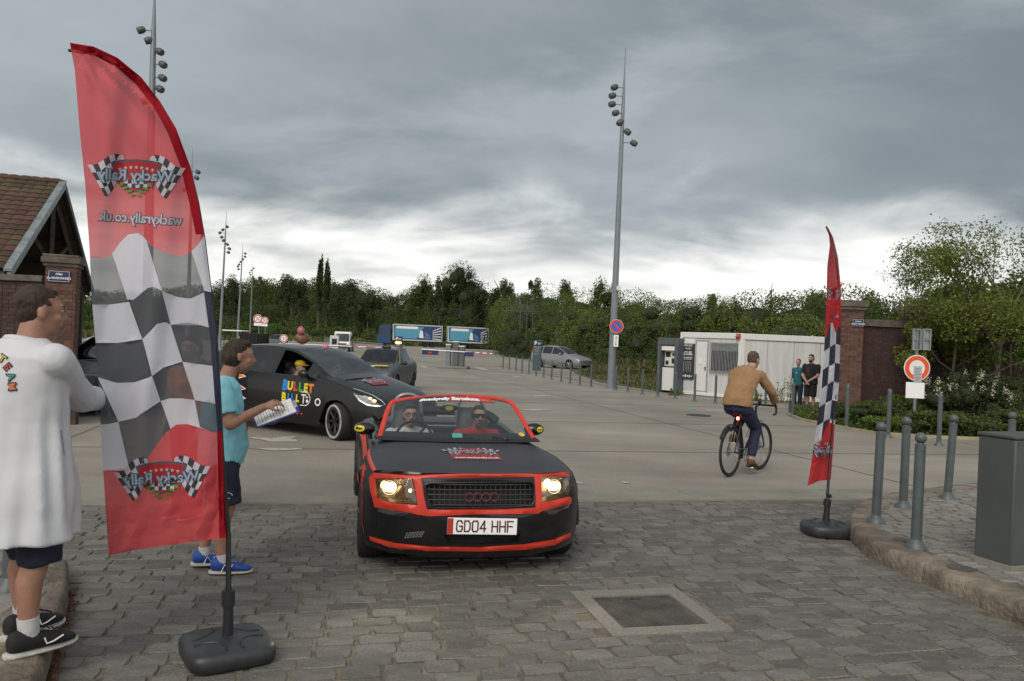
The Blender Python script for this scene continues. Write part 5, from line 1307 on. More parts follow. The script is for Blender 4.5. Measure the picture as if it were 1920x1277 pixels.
# ---- grey small car behind
gq = G(688, 736); gc = thing('small_hatchback', 'small grey hatchback covered in stickers queueing behind the black car', 'car', (gq.x, gq.y, 0), R(-6))
STG = [(0, .28, .66, .58, .55, .60, .01), (.1, .2, .76, .66, .62, .69, .02), (.5, .2, .79, .76, .62, .80, .03), (.95, .2, .80, .86, .62, .90, .03), (1.35, .2, .80, .90, .58, 1.16, .04), (1.7, .2, .80, .91, .55, 1.33, .04), (2.5, .2, .80, .92, .55, 1.37, .03), (3.1, .2, .79, .93, .53, 1.28, .03), (3.5, .25, .76, .9, .5, .95, .02), (3.6, .35, .7, .8, .5, .83, .01)]
m_yeld = M('dull_yellow_tape', (.35, .28, .06), .6); m_gcar = M('grey_paint_car', (.095, .102, .108), .4, .3, var=.2, vs=4)
fng = station_car(gc, STG, {'body': m_gcar, 'side_window': m_glassd, 'windscreen': m_glassd, 'rear_window': m_glassd}, [(1.2, 3.0)], (.93, 1.62), (3.12, 3.48), [(1.95, 2.02)], [], (.65, 2.95), .27)
for ax in (.65, 2.95):
    for s in (-1, 1): wheel(gc, (s*.70, ax, .27), .27, .17, s)
for s in (-1, 1):
    mb = MB(); mb.ell((s*.88, 1.12, .93), (.10, .05, .065)); mb.tube([(s*.76, 1.15, .9), (s*.84, 1.12, .92)], .02, 6); mb.build('door_mirror', m_black, gc)
    mb = MB(); mb.tube([(s*.76, 1.0, .91), (s*.66, 1.35, 1.12), (s*.54, 1.72, 1.37), (s*.54, 2.6, 1.40)], .010, 6); mb.build('door_edge_tape', m_yeld, gc)
    mb = MB(); mb.ell((s*.52, .06, .56), (.15, .05, .07)); mb.build('headlight', m_refl, gc)
mb = MB(); mb.b2((-.30, .38, .80), (.28, .82, .835)); mb.build('bonnet_board', m_white, gc, bevel=.01); mb = MB(); mb.b2((.1, .3, .835), (.55, .45, .86)); mb.build('bonnet_strip', m_yel, gc)
mb = MB(); mb.cap((.02, 1.75, 1.42), (.18, 1.75, 1.42), .07, .07, 10); mb.build('roof_camera', m_black, gc)
mb = MB(); mb.tube([(-.25, .9, .90), (.1, .88, .93), (.45, .9, .91)], .012, 5); mb.build('wiper', m_black, gc)
for s in (-.3, .3): mb = MB(); mb.ell((s, 1.9, 1.08), (.1, .1, .13)); mb.cap((s, 1.95, .6), (s, 1.95, .9), .2, .17, 10); mb.build('occupant_shape' if False else 'front_seat', M('seat_light', (.2, .19, .18), .8), gc)
# ---- silver people carrier parked on the right
sq = G(1052, 689); sc2 = thing('parked_people_carrier', 'silver people carrier parked on the dark lane behind the thin bollards', 'car', (0, 0, 0), 0)
hd2 = V((math.cos(R(-42)), math.sin(R(-42)), 0)); rz2 = math.atan2(hd2.x, -hd2.y); sc2.rotation_euler = (0, 0, rz2); R2 = Matrix.Rotation(rz2, 3, 'Z'); sc2.location = V((sq.x, sq.y-2.2, 0))-R2 @ V((0, 2.2, 0)); sc2.scale = (1, 1, 1.06)
ST2 = [(0, .30, .66, .62, .52, .64, .01), (.12, .22, .82, .68, .62, .72, .02), (.5, .20, .89, .82, .70, .86, .03), (1.0, .20, .91, .93, .70, .97, .04), (1.25, .20, .915, .98, .70, 1.03, .04), (1.9, .20, .92, 1.0, .66, 1.36, .05), (2.5, .20, .92, 1.01, .63, 1.52, .05), (3.3, .20, .92, 1.02, .62, 1.55, .05), (4.2, .22, .90, 1.04, .60, 1.46, .04), (4.6, .28, .88, 1.05, .56, 1.15, .03), (4.7, .35, .84, .95, .54, 1.0, .02)]
station_car(sc2, ST2, {'body': m_silver, 'side_window': m_glassd, 'windscreen': m_glassd, 'rear_window': m_glassd}, [(1.55, 4.25)], (1.22, 2.3), (4.22, 4.58), [(2.6, 2.68), (3.55, 3.63)], [], (.95, 3.75), .32)
for ax in (.95, 3.75):
    for s in (-1, 1): wheel(sc2, (s*.82, ax, .32), .32, .2, s, rim=m_silver)
for s in (-1, 1):
    mb = MB(); mb.b2((s*.70-.06, 4.60, .95), (s*.70+.06, 4.72, 1.25)); mb.build('tail_light', m_red, sc2, bevel=.02); mb = MB(); mb.ell((s*.99, 1.75, 1.05), (.09, .1, .07)); mb.build('door_mirror', m_silver, sc2)
# ---- simple far cars reuse the grey hatchback's and the silver car's shapes
def far_car(src, px, Z, rz, label, col=None, nm='parked_car', sc=1.0):
    c = copy_tree(src); c.name = nm; c['label'] = label; c['category'] = 'car'; p = P(px, 640, Z); c.location = (p.x, Z, 0); c.rotation_euler = (0, 0, rz); c.scale = (sc, sc, sc)
    if 'group' in c: del c['group']
    for k in kids(c):
        if k.name.split('.')[0] in ('bonnet_board', 'bonnet_strip', 'roof_camera', 'door_edge_tape'): bpy.data.objects.remove(k); continue
        if col and k.type == 'MESH' and k.name.split('.')[0] in ('body', 'pillar'): k.data = k.data.copy(); k.data.materials[0] = col
    return c
m_c1 = M('dark_car_paint', (.035, .04, .045), .35, .3); m_c2 = M('pale_car_paint', (.30, .32, .33), .35, .4); m_c3 = M('green_grey_paint', (.10, .13, .12), .4, .3)
far_car(sc2, 158, 43, R(-25), 'dark estate car parked beyond the bicycle hoops, seen past the brick pier', m_c1)
far_car(sc2, 168, 56, R(-20), 'pale silver car parked behind the dark estate car', m_c2)
far_car(gc, 513, 96, R(4), 'small green grey car approaching far down the lane left of the round signs', m_c3, sc=1.15)
far_car(gc, 472, 70, R(30), 'dark car queueing behind the people carrier roof, left', m_c1)
# dark parked car right behind the man in white
dk = far_car(gc, 100, 14.8, R(-10), 'black parked car with a silver roof line just behind the man in white', m_c1, sc=1.12)
# ---- white cab lorry far down the lane
def truckcab(root, w, h, m, d=2.2):
    mb = MB(); mb.prism([(0, .45), (0, h*.42), (.12, h*.52), (.35, h*.93), (.6, h), (d, h), (d, .45)], -w/2, w/2, f=lambda a, z, y: (y, a, z)); mb.build('cab', m, root, bevel=.05)
    mb = MB(); mb.prism([(.10, h*.53), (.335, h*.9), (.30, h*.9), (.06, h*.53)], -w*.44, w*.44, f=lambda a, z, y: (y, a-.02, z)); mb.build('windscreen', m_glassd, root, smooth=False)
    for s in (-1, 1):
        mb = MB(); mb.b2((s*(w/2+.005)-.01, .55, h*.55), (s*(w/2+.005)+.01, 1.4, h*.85)); mb.build('side_window', m_glassd, root, smooth=False)
        mb = MB(); mb.b2((s*(w/2+.15)-.06, .1, h*.55), (s*(w/2+.15)+.06, .2, h*.8)); mb.build('wing_mirror', m_black, root, bevel=.02)
        mb = MB(); mb.b2((s*w*.36-.16, -.02, .62), (s*w*.36+.16, .04, .82)); mb.build('headlight', m_refl, root, bevel=.02)
    mb = MB(); mb.b2((-w*.3, -.03, .95), (w*.3, .03, h*.40)); mb.build('grille', m_black, root, bevel=.01); mb = MB(); mb.b2((-w*.48, -.06, .4), (w*.48, .1, .6)); mb.build('bumper', m_c1, root, bevel=.03)
wl = P(641, 640, 88); lor = thing('small_lorry', 'white cab light lorry far down the lane beside the grey railings', 'lorry', (wl.x, 88, 0), R(6)); truckcab(lor, 1.75, 2.25, m_white)
mb = MB(); mb.b2((-.9, 2.3, .7), (.9, 5.5, .9)); mb.b2((-.9, 2.3, .9), (.9, 2.36, 1.9)); mb.build('flatbed', m_galv, lor, smooth=False)
for ax in (.8, 4.6):
    for s in (-1, 1): wheel(lor, (s*.78, ax, .38), .38, .22, s)
# ---- the blue lorry with a drawbar trailer
Yt = 142.0; tp = P(707, 640, Yt); tz = .38; te = P(916, 640, 146); dirv = (V((te.x, 146, 0))-V((tp.x, Yt, 0))); lng = dirv.length; dirv.normalize()
rzt = math.atan2(-dirv.x, dirv.y)
m_lb = M('lorry_blue', (.025, .06, .15), .35); m_tarp = M('tarpaulin_white', (.48, .49, .49), .6, var=.08, vs=2); m_tarb = M('print_navy', (.02, .05, .13), .5); m_tarl = M('print_cyan', (.08, .30, .43), .5)
lt = thing('lorry', 'blue cabbed curtain-sided lorry with turquoise advertising, parked before the trees', 'lorry', (tp.x, Yt, tz), rzt)
truckcab(lt, 2.5, 3.75, m_lb, 2.3)
def curtain(root, y0, y1):
    mb = MB(); mb.b2((-1.27, y0, 1.05), (1.27, y1, 4.0)); mb.build('box_body', m_tarp, root, bevel=.03)
    mf = lambda x, y, o: (1.27+o if (Matrix.Rotation(rzt, 3, 'Z') @ V((1, 0, 0))).y < 0 else -1.27-o, x, y)
    L_ = y1-y0
    decal('print_navy_panel', [([(y0+.3, 1.3), (y1-.15, 1.3), (y1-.15, 3.8), (y0+.1, 3.8)], [(0, 1, 2, 3)])], mf, m_tarb, root, off=.01)
    decal('print_cyan_panel', [([(y0+.45, 1.45), (y0+L_*.48, 1.45), (y0+L_*.62, 3.6), (y0+.25, 3.6)], [(0, 1, 2, 3)])], mf, m_tarl, root, off=.02)
    decal('print_white', [rect2(y0+.6, 3.2, y0+L_*.5, 3.65), ([(y0+L_*.52, 1.7), (y0+L_*.62, 1.6), (y0+L_*.6, 2.9), (y0+L_*.55, 3.0)], [(0, 1, 2, 3)])]+[([(y0+L_*.80, 1.5+.35*k), (y0+L_*.97, 1.35+.55*k), (y0+L_*.97, 1.5+.55*k), (y0+L_*.80, 1.62+.35*k)], [(0, 1, 2, 3)]) for k in range(5)], mf, m_white, root, off=.03)
    decal('print_figure', [disc2(y0+L_*.70, 2.1, .35), disc2(y0+L_*.66, 2.5, .2), rect2(y0+L_*.64, 1.5, y0+L_*.75, 2.0)], mf, M('print_blue', (.08, .20, .42), .5), root, off=.04)
    mb = MB(); mb.b2((-1.1, y0, .85), (1.1, y1, 1.05)); mb.build('chassis', m_dark, root)
half_ = lng*.58; curtain(lt, 2.7, half_-.2)
for ax in (1.4, half_-3.2, half_-1.9):
    for s in (-1, 1): wheel(lt, (s*1.05, ax, .5), .5, .32, s)
t2 = thing('trailer', 'second curtain-sided trailer coupled behind the blue lorry', 'trailer', V((tp.x, Yt, tz))+dirv*(half_+.8), rzt); curtain(t2, 0, lng*.42-1.0)
for ax in (lng*.21-1.2, lng*.21+.1):
    for s in (-1, 1): wheel(t2, (s*1.05, ax, .5), .5, .32, s)
mb = MB(); mb.tube([(0, -.9, .7), (0, 1, .8)], .08, 6); mb.build('drawbar', m_dark, t2)
# raised ground carrying the lorry
mb = MB(); mb.add([(-52, 120, -.05), (20, 105, -.05), (60, 120, -.05), (30, 136, .37), (-46, 136, .37), (-52, 176, .37), (60, 176, .37)], [(0, 1, 3, 4), (1, 2, 3), (4, 3, 6, 5), (3, 2, 6)]); mb.build('raised_yard', m_conc, smooth=False, kind='structure')
# ================================================================ PEOPLE
m_skin = M('skin', (.40, .24, .18), .5, var=.10, vs=14, bump=.12, bs=90, spec=.4); m_skin2 = M('skin_tan', (.34, .18, .125), .5, var=.12, vs=14, bump=.12, bs=90, spec=.4)
m_hair = M('brown_hair', (.035, .022, .014), .75, var=.4, vs=30, bump=.8, bs=120, stretch=(1, 1, .3)); m_hairb = M('black_hair', (.012, .01, .01), .75, bump=.8, bs=120)
m_hairl = M('light_brown_hair', (.085, .055, .035), .75, var=.4, vs=30, bump=.8, bs=120)
m_eyew = M('eye_white', (.6, .58, .55), .3); m_eyed = M('eye_dark', (.02, .015, .01), .3); m_lip = M('lips', (.28, .10, .08), .5)
def cloth(name, col, b=.5, bs=9, var=.08, rough=.85, translu=0): return M(name, col, rough, var=var, vs=6, bump=b, bs=bs, translu=translu)
def headm(pos, yaw=0, pit=0, rol=0, s=1.0): return Matrix.Translation(pos) @ Matrix.Rotation(yaw, 4, 'Z') @ Matrix.Rotation(pit, 4, 'X') @ Matrix.Rotation(rol, 4, 'Y') @ Matrix.Diagonal((s, s, s, 1))
def add_head(mb, H):
    r3 = H.to_3x3(); T = lambda x, y, z: H @ V((x, y, z))
    E = lambda c, r: mb.ell(T(*c), r, 16, 12, 0, r3)
    E((0, -.012, .03), (.073, .093, .092)); E((0, .022, -.045), (.058, .068, .07)); E((0, .055, -.092), (.026, .026, .020)); E((0, .045, .02), (.060, .05, .055))
    for s in (-1, 1):
        E((s*.075, -.012, -.008), (.010, .020, .032)); E((s*.036, .062, -.028), (.022, .024, .022)); mb.cap(T(s*.014, .088, .028), T(s*.046, .080, .030), .010, .008, 8)
    mb.cap(T(0, .090, .012), T(0, .113, -.026), .009, .0145, 8); mb.cap(T(-.012, .098, -.032), T(.012, .098, -.032), .011, .011, 8); mb.cap(T(-.018, .088, -.060), T(.018, .088, -.060), .0095, .0095, 8)
def face_parts(root, H, beard=None, brow=None, glasses=None, eyes=True):
    r3 = H.to_3x3(); T = lambda x, y, z: H @ V((x, y, z))
    if eyes:
        for s in (-1, 1):
            mb = MB(); mb.ell(T(s*.032, .079, .010), (.011, .009, .0065), 12, 8, 0, r3); mb.ell(T(s*.032, .0865, .010), (.0055, .0025, .0055), 8, 6, 1, r3); mb.build('eye', [m_eyew, m_eyed], root)
            mb = MB(); mb.cap(T(s*.016, .096, .031), T(s*.048, .084, .032), .0045, .003, 6); mb.build('eyebrow', brow or m_hair, root)
    mb = MB(); mb.cap(T(-.017, .094, -.061), T(.017, .094, -.061), .0045, .0045, 6); mb.build('mouth', m_lip, root)
hair_tx = bpy.data.textures.new('hair_lumps', 'CLOUDS'); hair_tx.noise_scale = .018
def hair(root, H, m, kind='short', vox=.007):
    r3 = H.to_3x3(); T = lambda x, y, z: H @ V((x, y, z)); mb = MB()
    mb.ell(T(0, -.024, .044), (.0775, .0945, .086), 18, 12, 0, r3)
    if kind == 'short': mb.ell(T(0, -.045, .0), (.071, .066, .068), 14, 10, 0, r3); mb.ell(T(0, .024, .093), (.05, .046, .022), 12, 8, 0, r3)
    if kind == 'thick': mb.ell(T(0, -.045, -.01), (.084, .082, .085), 14, 10, 0, r3); mb.ell(T(0, .018, .092), (.062, .060, .030), 12, 8, 0, r3)
    if kind == 'back': mb.ell(T(0, -.05, -.01), (.07, .07, .075), 14, 10, 0, r3); mb.ell(T(0, -.12, -.01), (.04, .045, .05), 12, 8, 0, r3)
    o = mb.build('hair', m, root, remesh=vox, smooth_it=3); d = o.modifiers.new('d', 'DISPLACE'); d.texture = hair_tx; d.strength = .012; d.mid_level = .5; d.texture_coords = 'LOCAL'
def beard(root, H, m, big=1.0):
    r3 = H.to_3x3(); T = lambda x, y, z: H @ V((x, y, z)); mb = MB()
    mb.ell(T(0, .030, -.078), (.058*big, .066, .045*big), 14, 10, 0, r3); mb.ell(T(0, .03, -.1), (.045, .05, .035*big), 12, 8, 0, r3); mb.build('beard', m, root, remesh=.006, smooth_it=2)
def add_hand(mb, wrist, d, palm_n, s=1.0, curl=.5, side=1):
    """five separate fingers; d forward, palm_n palm normal"""
    d = V(d).normalized(); n = V(palm_n); n = (n-d*n.dot(d)).normalized(); x = d.cross(n)*side
    w_ = V(wrist)
    for k in (-.024, -.008, .008, .024): mb.cap(w_+x*k*.7*s+d*.01*s, w_+x*k*s+d*.085*s, .014*s, .0125*s, 8)
    for k, l in zip((-.030, -.010, .010, .029), (.068, .080, .075, .058)):
        p = w_+x*k*s+d*.088*s; dd = d; r_ = .0088*s
        for j in range(3):
            dd = (dd*math.cos(curl*.85)+n*math.sin(curl*.85)).normalized(); q = p+dd*l*s*(.46, .32, .24)[j]; mb.cap(p, q, r_, r_*.92, 8); p = q; r_ *= .92
    p = w_-x*.026*s+d*.03*s; q = p+(d*.55-x*.65+n*.35).normalized()*.042*s; mb.cap(p, q, .013*s, .011*s, 8); mb.cap(q, q+(d*.9-x*.1+n*.45).normalized()*.034*s, .0105*s, .009*s, 8)
def torso(mb, pel, nk, bend=None, gx=1.0, gy=1.0, grow=0, t0=0, t1=1.0, belly=0, prof=None, flatb=False, xa=V((1, 0, 0)), pleat=0):
    pel = V(pel); nk = V(nk); mid = bend or pel.lerp(nk, .5); ks = prof or [(0, .165, .115), (.12, .17, .12), (.3, .15, .112), (.5, .158, .115), (.7, .175, .12), (.84, .185, .108), (.93, .13, .085), (1, .062, .062)]
    rings = []; up_ = None
    for t, rx, ry in ks:
        if t < t0-1e-6 or t > t1+1e-6: continue
        p = pel*(1-t)**2+mid*2*t*(1-t)+nk*t*t if bend else pel.lerp(nk, t)
        dt = ((mid-pel)*2*(1-t)+(nk-mid)*2*t) if bend else (nk-pel); dt.normalize(); x = (xa-dt*xa.dot(dt)).normalized(); y = dt.cross(x)
        bb = belly*math.exp(-((t-.28)/.2)**2)
        nn_ = 72 if pleat else 24; pl_f = lambda a: pleat*(max(0, .75-t)/1.6)*(math.sin(a*9+t*1.5+math.sin(a*3)*1.2)+.6*math.sin(a*14-t*2.2)+.4*math.sin(a*5+t*6)) if pleat else 0
        rings.append([p+x*(rx*gx+grow+pl_f(2*PI*k/nn_))*math.cos(2*PI*k/nn_)+y*((ry*gy+grow+pl_f(2*PI*k/nn_))*math.sin(2*PI*k/nn_)+(bb if math.sin(2*PI*k/nn_) > 0 else 0)*math.sin(2*PI*k/nn_)) for k in range(nn_)])
    mb.loft(rings)
def limb(mb, pts, rs, fl=1.0, flat=(False, False)):
    n = len(pts)
    for i in range(n-1): mb.cap(pts[i], pts[i+1], rs[i], rs[i+1], 14, 0, fl, (flat[0] and i == 0, flat[1] and i == n-2))
def shoe(root, ank, toe_d, m, sole, s=1.0, name='shoe', mark=None, lift=0):
    t = thing(name, None, None); t.parent = root; a = V(ank); d = V(toe_d); d.z = d.z; d.normalize(); z0 = a.z-.085*s
    x = d.cross(V((0, 0, 1))).normalized(); u = x.cross(d).normalized(); u = u if u.z > 0 else -u
    b = a-u*.085*s
    def ring(y, w_, h0, h1): return [b+d*y*s+x*w_*s*math.cos(2*PI*k/16)+u*(h0+(h1-h0)*(.5+.5*math.sin(2*PI*k/16)))*s for k in range(16)]
    mb = MB(); mb.loft([ring(-.075, .022, .03, .09), ring(-.06, .036, .018, .115), ring(-.02, .042, .018, .11), ring(.03, .044, .018, .105), ring(.08, .046, .018, .082), ring(.13, .048, .018, .066), ring(.17, .040, .018, .055), ring(.193, .02, .022, .042)]); mb.build('upper', m, t, sub=1)
    mb = MB(); mb.loft([ring(-.088, .018, .004, .034), ring(-.068, .042, 0, .034), ring(0, .044, 0, .028), ring(.08, .051, 0, .026), ring(.15, .050, 0, .026), ring(.19, .032, .004, .028), ring(.205, .012, .012, .03)]); mb.build('sole', sole, t, sub=1)
    mb = MB()
    for k in range(4): mb.tube([b+d*(.055+.022*k)*s+x*.022*s+u*(.103-.009*k)*s, b+d*(.06+.022*k)*s-x*.022*s+u*(.103-.009*k)*s], .0035, 5)
    mb.build('lace', m, t, kind='stuff')
    if mark:
        for sg in (1, -1):
            mb = MB(); q = lambda y, z: b+d*y*s+x*sg*.0475*s+u*z*s; mb.tube([q(y, z) for y, z in mark], .0035*s, 4); mb.build('shoe_mark', m_white, t)
    return t
def person(label, loc, rz, group=None, zs=1.0):
    t = thing('person', label, 'person', loc, rz, group); t.scale = (zs, zs, zs); return t
# ---------- man in the long white coat, left foreground (local +y is where he faces)
zc0 = KH; s_ = P(78, 1215, 3.80)
pz = person('man in a long white coat and black trainers standing at the left kerb', (-2.345, 3.81, zc0+.003), R(-27))
m_coat = M('white_coat', (.64, .655, .69), .75, var=.03, vs=6, bump=.8, bs=3.2, translu=.1, stretch=(1.2, 1.2, .45)); m_navyc = cloth('navy_cloth', (.012, .016, .035), .5, 12)
Hh = headm(V((.0, .05, 1.63)), R(-16), R(0), 0, 1.04)
mb = MB(); add_head(mb, Hh); mb.cap((0, -.01, 1.42), (0, .025, 1.57), .066, .062); torso(mb, (0, -.01, .92), (0, -.02, 1.47), gx=1.15, gy=1.15)
hand = V((-.15, .58, 1.17)); elb = V((-.02, .30, 1.19)); shd = V((.22, -.01, 1.40))
limb(mb, [shd, elb, hand], [.055, .045, .03]); add_hand(mb, hand, (-.05, 1, .0), (-1, 0, -.2), 1.05, .6, 1)
shl_ = V((-.22, -.01, 1.40)); el2 = V((-.30, .08, 1.14)); ha2 = V((-.14, .30, 1.16)); limb(mb, [shl_, el2, ha2], [.055, .045, .03]); add_hand(mb, ha2, (.3, .8, .5), (.6, -.3, .5), 1.0, .7, -1)
for s in (-1, 1):
    ank = V((s*.12, -.02 if s > 0 else .10, .10)); kn = V((s*.115, .03 if s > 0 else .13, .50)); limb(mb, [V((s*.10, 0, .90)), kn], [.095, .06]); limb(mb, [kn, V((s*.118, kn.y-.05, .34)), ank], [.06, .060, .036])
    mb.cap(ank, ank+V((0, .1, -.05)), .035, .03)
mb.build('body', m_skin2, pz, remesh=.0085, smooth_it=5)
hair(pz, Hh, m_hair, 'short'); face_parts(pz, Hh)
mb = MB(); cprof = [(-.84, .283, .212), (-.67, .279, .207), (-.5, .275, .20), (-.35, .265, .193), (-.2, .255, .185), (0, .235, .17), (.25, .222, .16), (.5, .225, .158), (.7, .235, .155), (.84, .235, .14), (.93, .17, .11), (1.0, .085, .085)]
torso(mb, (0, -.01, .98), (0, -.02, 1.50), prof=cprof, t0=-1, gx=1.06, gy=1.05, pleat=.014); 
limb(mb, [shd, elb, elb.lerp(hand, .78)], [.084, .072, .064], flat=(False, True)); limb(mb, [shl_, el2, el2.lerp(ha2, .7)], [.085, .075, .062], flat=(False, True))
co = mb.build('coat', m_coat, pz, remesh=.009, smooth_it=3)
tx = bpy.data.textures.new('folds', 'CLOUDS'); tx.noise_scale = .16; tx.noise_depth = 2
def folds(o, st, sc=None):
    t_ = tx
    if sc: t_ = bpy.data.textures.new('folds', 'CLOUDS'); t_.noise_scale = sc; t_.noise_depth = 2
    d = o.modifiers.new('d', 'DISPLACE'); d.texture = t_; d.strength = st; d.mid_level = .5; d.texture_coords = 'LOCAL'
folds(co, .030, .34)
mb = MB(); mb.torus((0, -.01, 1.475), .082, .022, (0, .25, 1), 24, 8, sc=(1, 1.05)); mb.build('collar', m_coat, pz)
# iron-on letters down the back of the coat (front print continues out of the picture)
def ray_to(root, px, py, dist):
    iM = (Matrix.Translation(root.location) @ Matrix.Rotation(root.rotation_euler.z, 4, 'Z')).inverted(); return iM @ P(px, py, dist)
from mathutils.bvhtree import BVHTree
def surf_letters(root, target, items, name, off=.006):
    """lay flat letters on the evaluated surface of a garment, seen along the viewing ray"""
    bpy.context.view_layer.update(); dg = bpy.context.evaluated_depsgraph_get(); ev = target.evaluated_get(dg); me = ev.to_mesh(); mw = target.matrix_world
    bv = BVHTree.FromPolygons([mw @ v.co for v in me.vertices], [tuple(p.vertices) for p in me.polygons]); iw = root.matrix_world.inverted()
    for sh, px, py, scl, rot, mat in items:
        vs, fs = xf(sh, 0, 0, 1, rot); hit, nrm, _, dist = bv.ray_cast(C0, ray(px, py).normalized())
        if hit is None: continue
        pxm = FPX/dist*scl; mbx = MB(); out_ = []; last = hit
        for x, y in vs:
            h2, n2, _, d2 = bv.ray_cast(C0, ray(px+x*pxm, py-y*pxm).normalized()); h2 = h2 if h2 is not None and (h2-hit).length < .15 else last; last = h2
            out_.append(iw @ (h2+(C0-h2).normalized()*off))
        mbx.add(out_, fs); mbx.build(name, mat, root, smooth=False, fix=False)
    ev.to_mesh_clear()
mred = M('patch_red', (.45, .04, .06), .6); mgr = M('patch_green', (.05, .30, .22), .6); mye = M('patch_yellow', (.55, .42, .04), .6); mor = M('patch_orange', (.60, .18, .06), .6)
L1 = []
for ch, px, py, rot, mt in (('T', 4, 673, R(-35), mye), ('E', 13, 688, R(-48), mred), ('A', 20, 706, R(-70), mgr), ('M', 22, 725, R(-86), mor)):
    for sz, mm_, o_ in ((.060, m_black, 0), (.052, mt, 1)): L1.append((text2d(ch, sz, .0045 if o_ == 0 else .001), px, py, 1.0, rot, mm_))
surf_letters(pz, co, [(([(-.004, -.07), (.004, -.07), (.004, 0), (.004, .07), (-.004, .07), (-.004, 0)], [(0, 1, 2, 3, 4, 5)]), 118, 830, 1.0, R(8), M('coat_seam', (.36, .37, .40), .8))], 'pocket_welt')
for k, it in enumerate(L1): surf_letters(pz, co, [it], 'coat_letter', .006+.004*(k % 2))
mb = MB(); torso(mb, (0, -.01, .84), (0, -.01, 1.1), prof=[(0, .20, .15), (1, .19, .15)]); 
for s in (-1, 1): yk = .03 if s > 0 else .12; limb(mb, [V((s*.10, 0, .84)), V((s*.115, yk, .42))], [.125, .095], flat=(False, True))
o = mb.build('shorts', m_navyc, pz, remesh=.011, smooth_it=4); folds(o, .02, .09)
m_sock = cloth('white_sock', (.55, .55, .56), .3, 30); m_shoeb = M('black_knit', (.012, .012, .014), .8, bump=.5, bs=200); m_sole = M('pale_sole', (.42, .42, .38), .7, var=.2, vs=20)
for s in (-1, 1):
    ank = V((s*.12, -.02 if s > 0 else .10, .10)); mb = MB(); mb.cap(ank+V((0, .0, .075)), ank+V((0, .01, -.02)), .048, .045, 14, flat=(True, False)); mb.build('sock', m_sock, pz)
    shoe(pz, ank+V((0, .0, -.01)), (s*.10, 1, 0), m_shoeb, m_sole, 1.18, mark=[(.045, .07), (.055, .045), (.08, .047), (.12, .062)])
# ---------- man with the clipboard
pc_ = person('man in pale blue T-shirt and dark shorts writing on a clipboard', (-2.045, 5.64, 0.002), R(-70), zs=.965)
m_tee = cloth('pale_blue_tee', (.22, .54, .64), .4, 8, .06)
Hh = headm(V((.0, .09, 1.60)), R(8), R(-4), 0, 1.02); mb = MB(); add_head(mb, Hh); mb.cap((0, -.01, 1.40), (0, .05, 1.55), .062, .058); torso(mb, (0, -.02, .90), (0, -.02, 1.44), gx=1.1, gy=1.2, belly=.06)
sR = V((.20, -.03, 1.37)); eR = V((.27, .04, 1.12)); hR = V((.18, .27, 1.235)); limb(mb, [sR, eR, hR], [.052, .045, .030]); add_hand(mb, hR, (-.15, .8, .35), (-.5, .1, -.8), 1.05, .75, 1)
sL = V((-.20, -.03, 1.37)); eL = V((-.24, .12, 1.10)); hL = V((-.04, .28, 1.10)); limb(mb, [sL, eL, hL], [.052, .045, .030]); add_hand(mb, hL, (.4, .8, 0), (.2, 0, 1), 1.0, .5, -1)
legs = {1: (V((.11, .05, .50)), V((.11, .03, .105))), -1: (V((-.11, -.02, .50)), V((-.11, -.10, .11)))}
for s in (-1, 1): kn, ank = legs[s]; limb(mb, [V((s*.10, 0, .88)), kn], [.09, .058]); limb(mb, [kn, kn.lerp(ank, .35)+V((0, -.03, 0)), ank], [.056, .057, .034]); mb.cap(ank, ank+V((0, .1, -.05)), .035, .03)
mb.build('body', m_skin2, pc_, remesh=.0085, smooth_it=4); hair(pc_, Hh, m_hair, 'thick'); face_parts(pc_, Hh)
m_stub = M('stubble', (.19, .105, .075), .8, var=.3, vs=60); beard(pc_, Hh, m_stub, .93)
mb = MB(); torso(mb, (0, -.02, .80), (0, -.02, 1.45), prof=[(0, .205, .155), (.2, .21, .16), (.4, .205, .155), (.6, .205, .15), (.75, .21, .145), (.88, .205, .125), (.96, .13, .09), (1, .075, .075)], belly=.05)
limb(mb, [sR, sR.lerp(eR, .74)], [.082, .078], flat=(False, True)); limb(mb, [sL, sL.lerp(eL, .74)], [.082, .078], flat=(False, True)); o = mb.build('t_shirt', m_tee, pc_, remesh=.010, smooth_it=5); folds(o, .028, .12)
mb = MB(); torso(mb, (0, -.01, .76), (0, -.01, 1.0), prof=[(0, .19, .14), (1, .18, .14)])
for s in (-1, 1): kn, ank = legs[s]; limb(mb, [V((s*.10, 0, .82)), V((s*.10, 0, .82)).lerp(kn, .96)], [.115, .10], flat=(False, True))
o = mb.build('shorts', m_navyc, pc_, remesh=.010, smooth_it=4); folds(o, .02, .09)
decal('shorts_print', [ring2(0, 0, .045, .05, 20, 0, 5.5, .5)], lambda x, y, o: (.222+o, .03+x, .60+y), m_white, pc_, off=.003)
m_sb = M('blue_trainer', (.015, .06, .30), .6, bump=.3, bs=150)
for s in (-1, 1): ank = legs[s][1]; mb = MB(); mb.cap(ank+V((0, 0, .045)), ank+V((0, .01, -.02)), .043, .042, 12, flat=(True, False)); mb.build('sock', m_sock, pc_); shoe(pc_, ank+V((0, 0, -.01)), (s*.06, 1, 0), m_sb, m_sole, 1.08, mark=[(.0, .03), (.02, .075), (.05, .035), (.07, .075)])
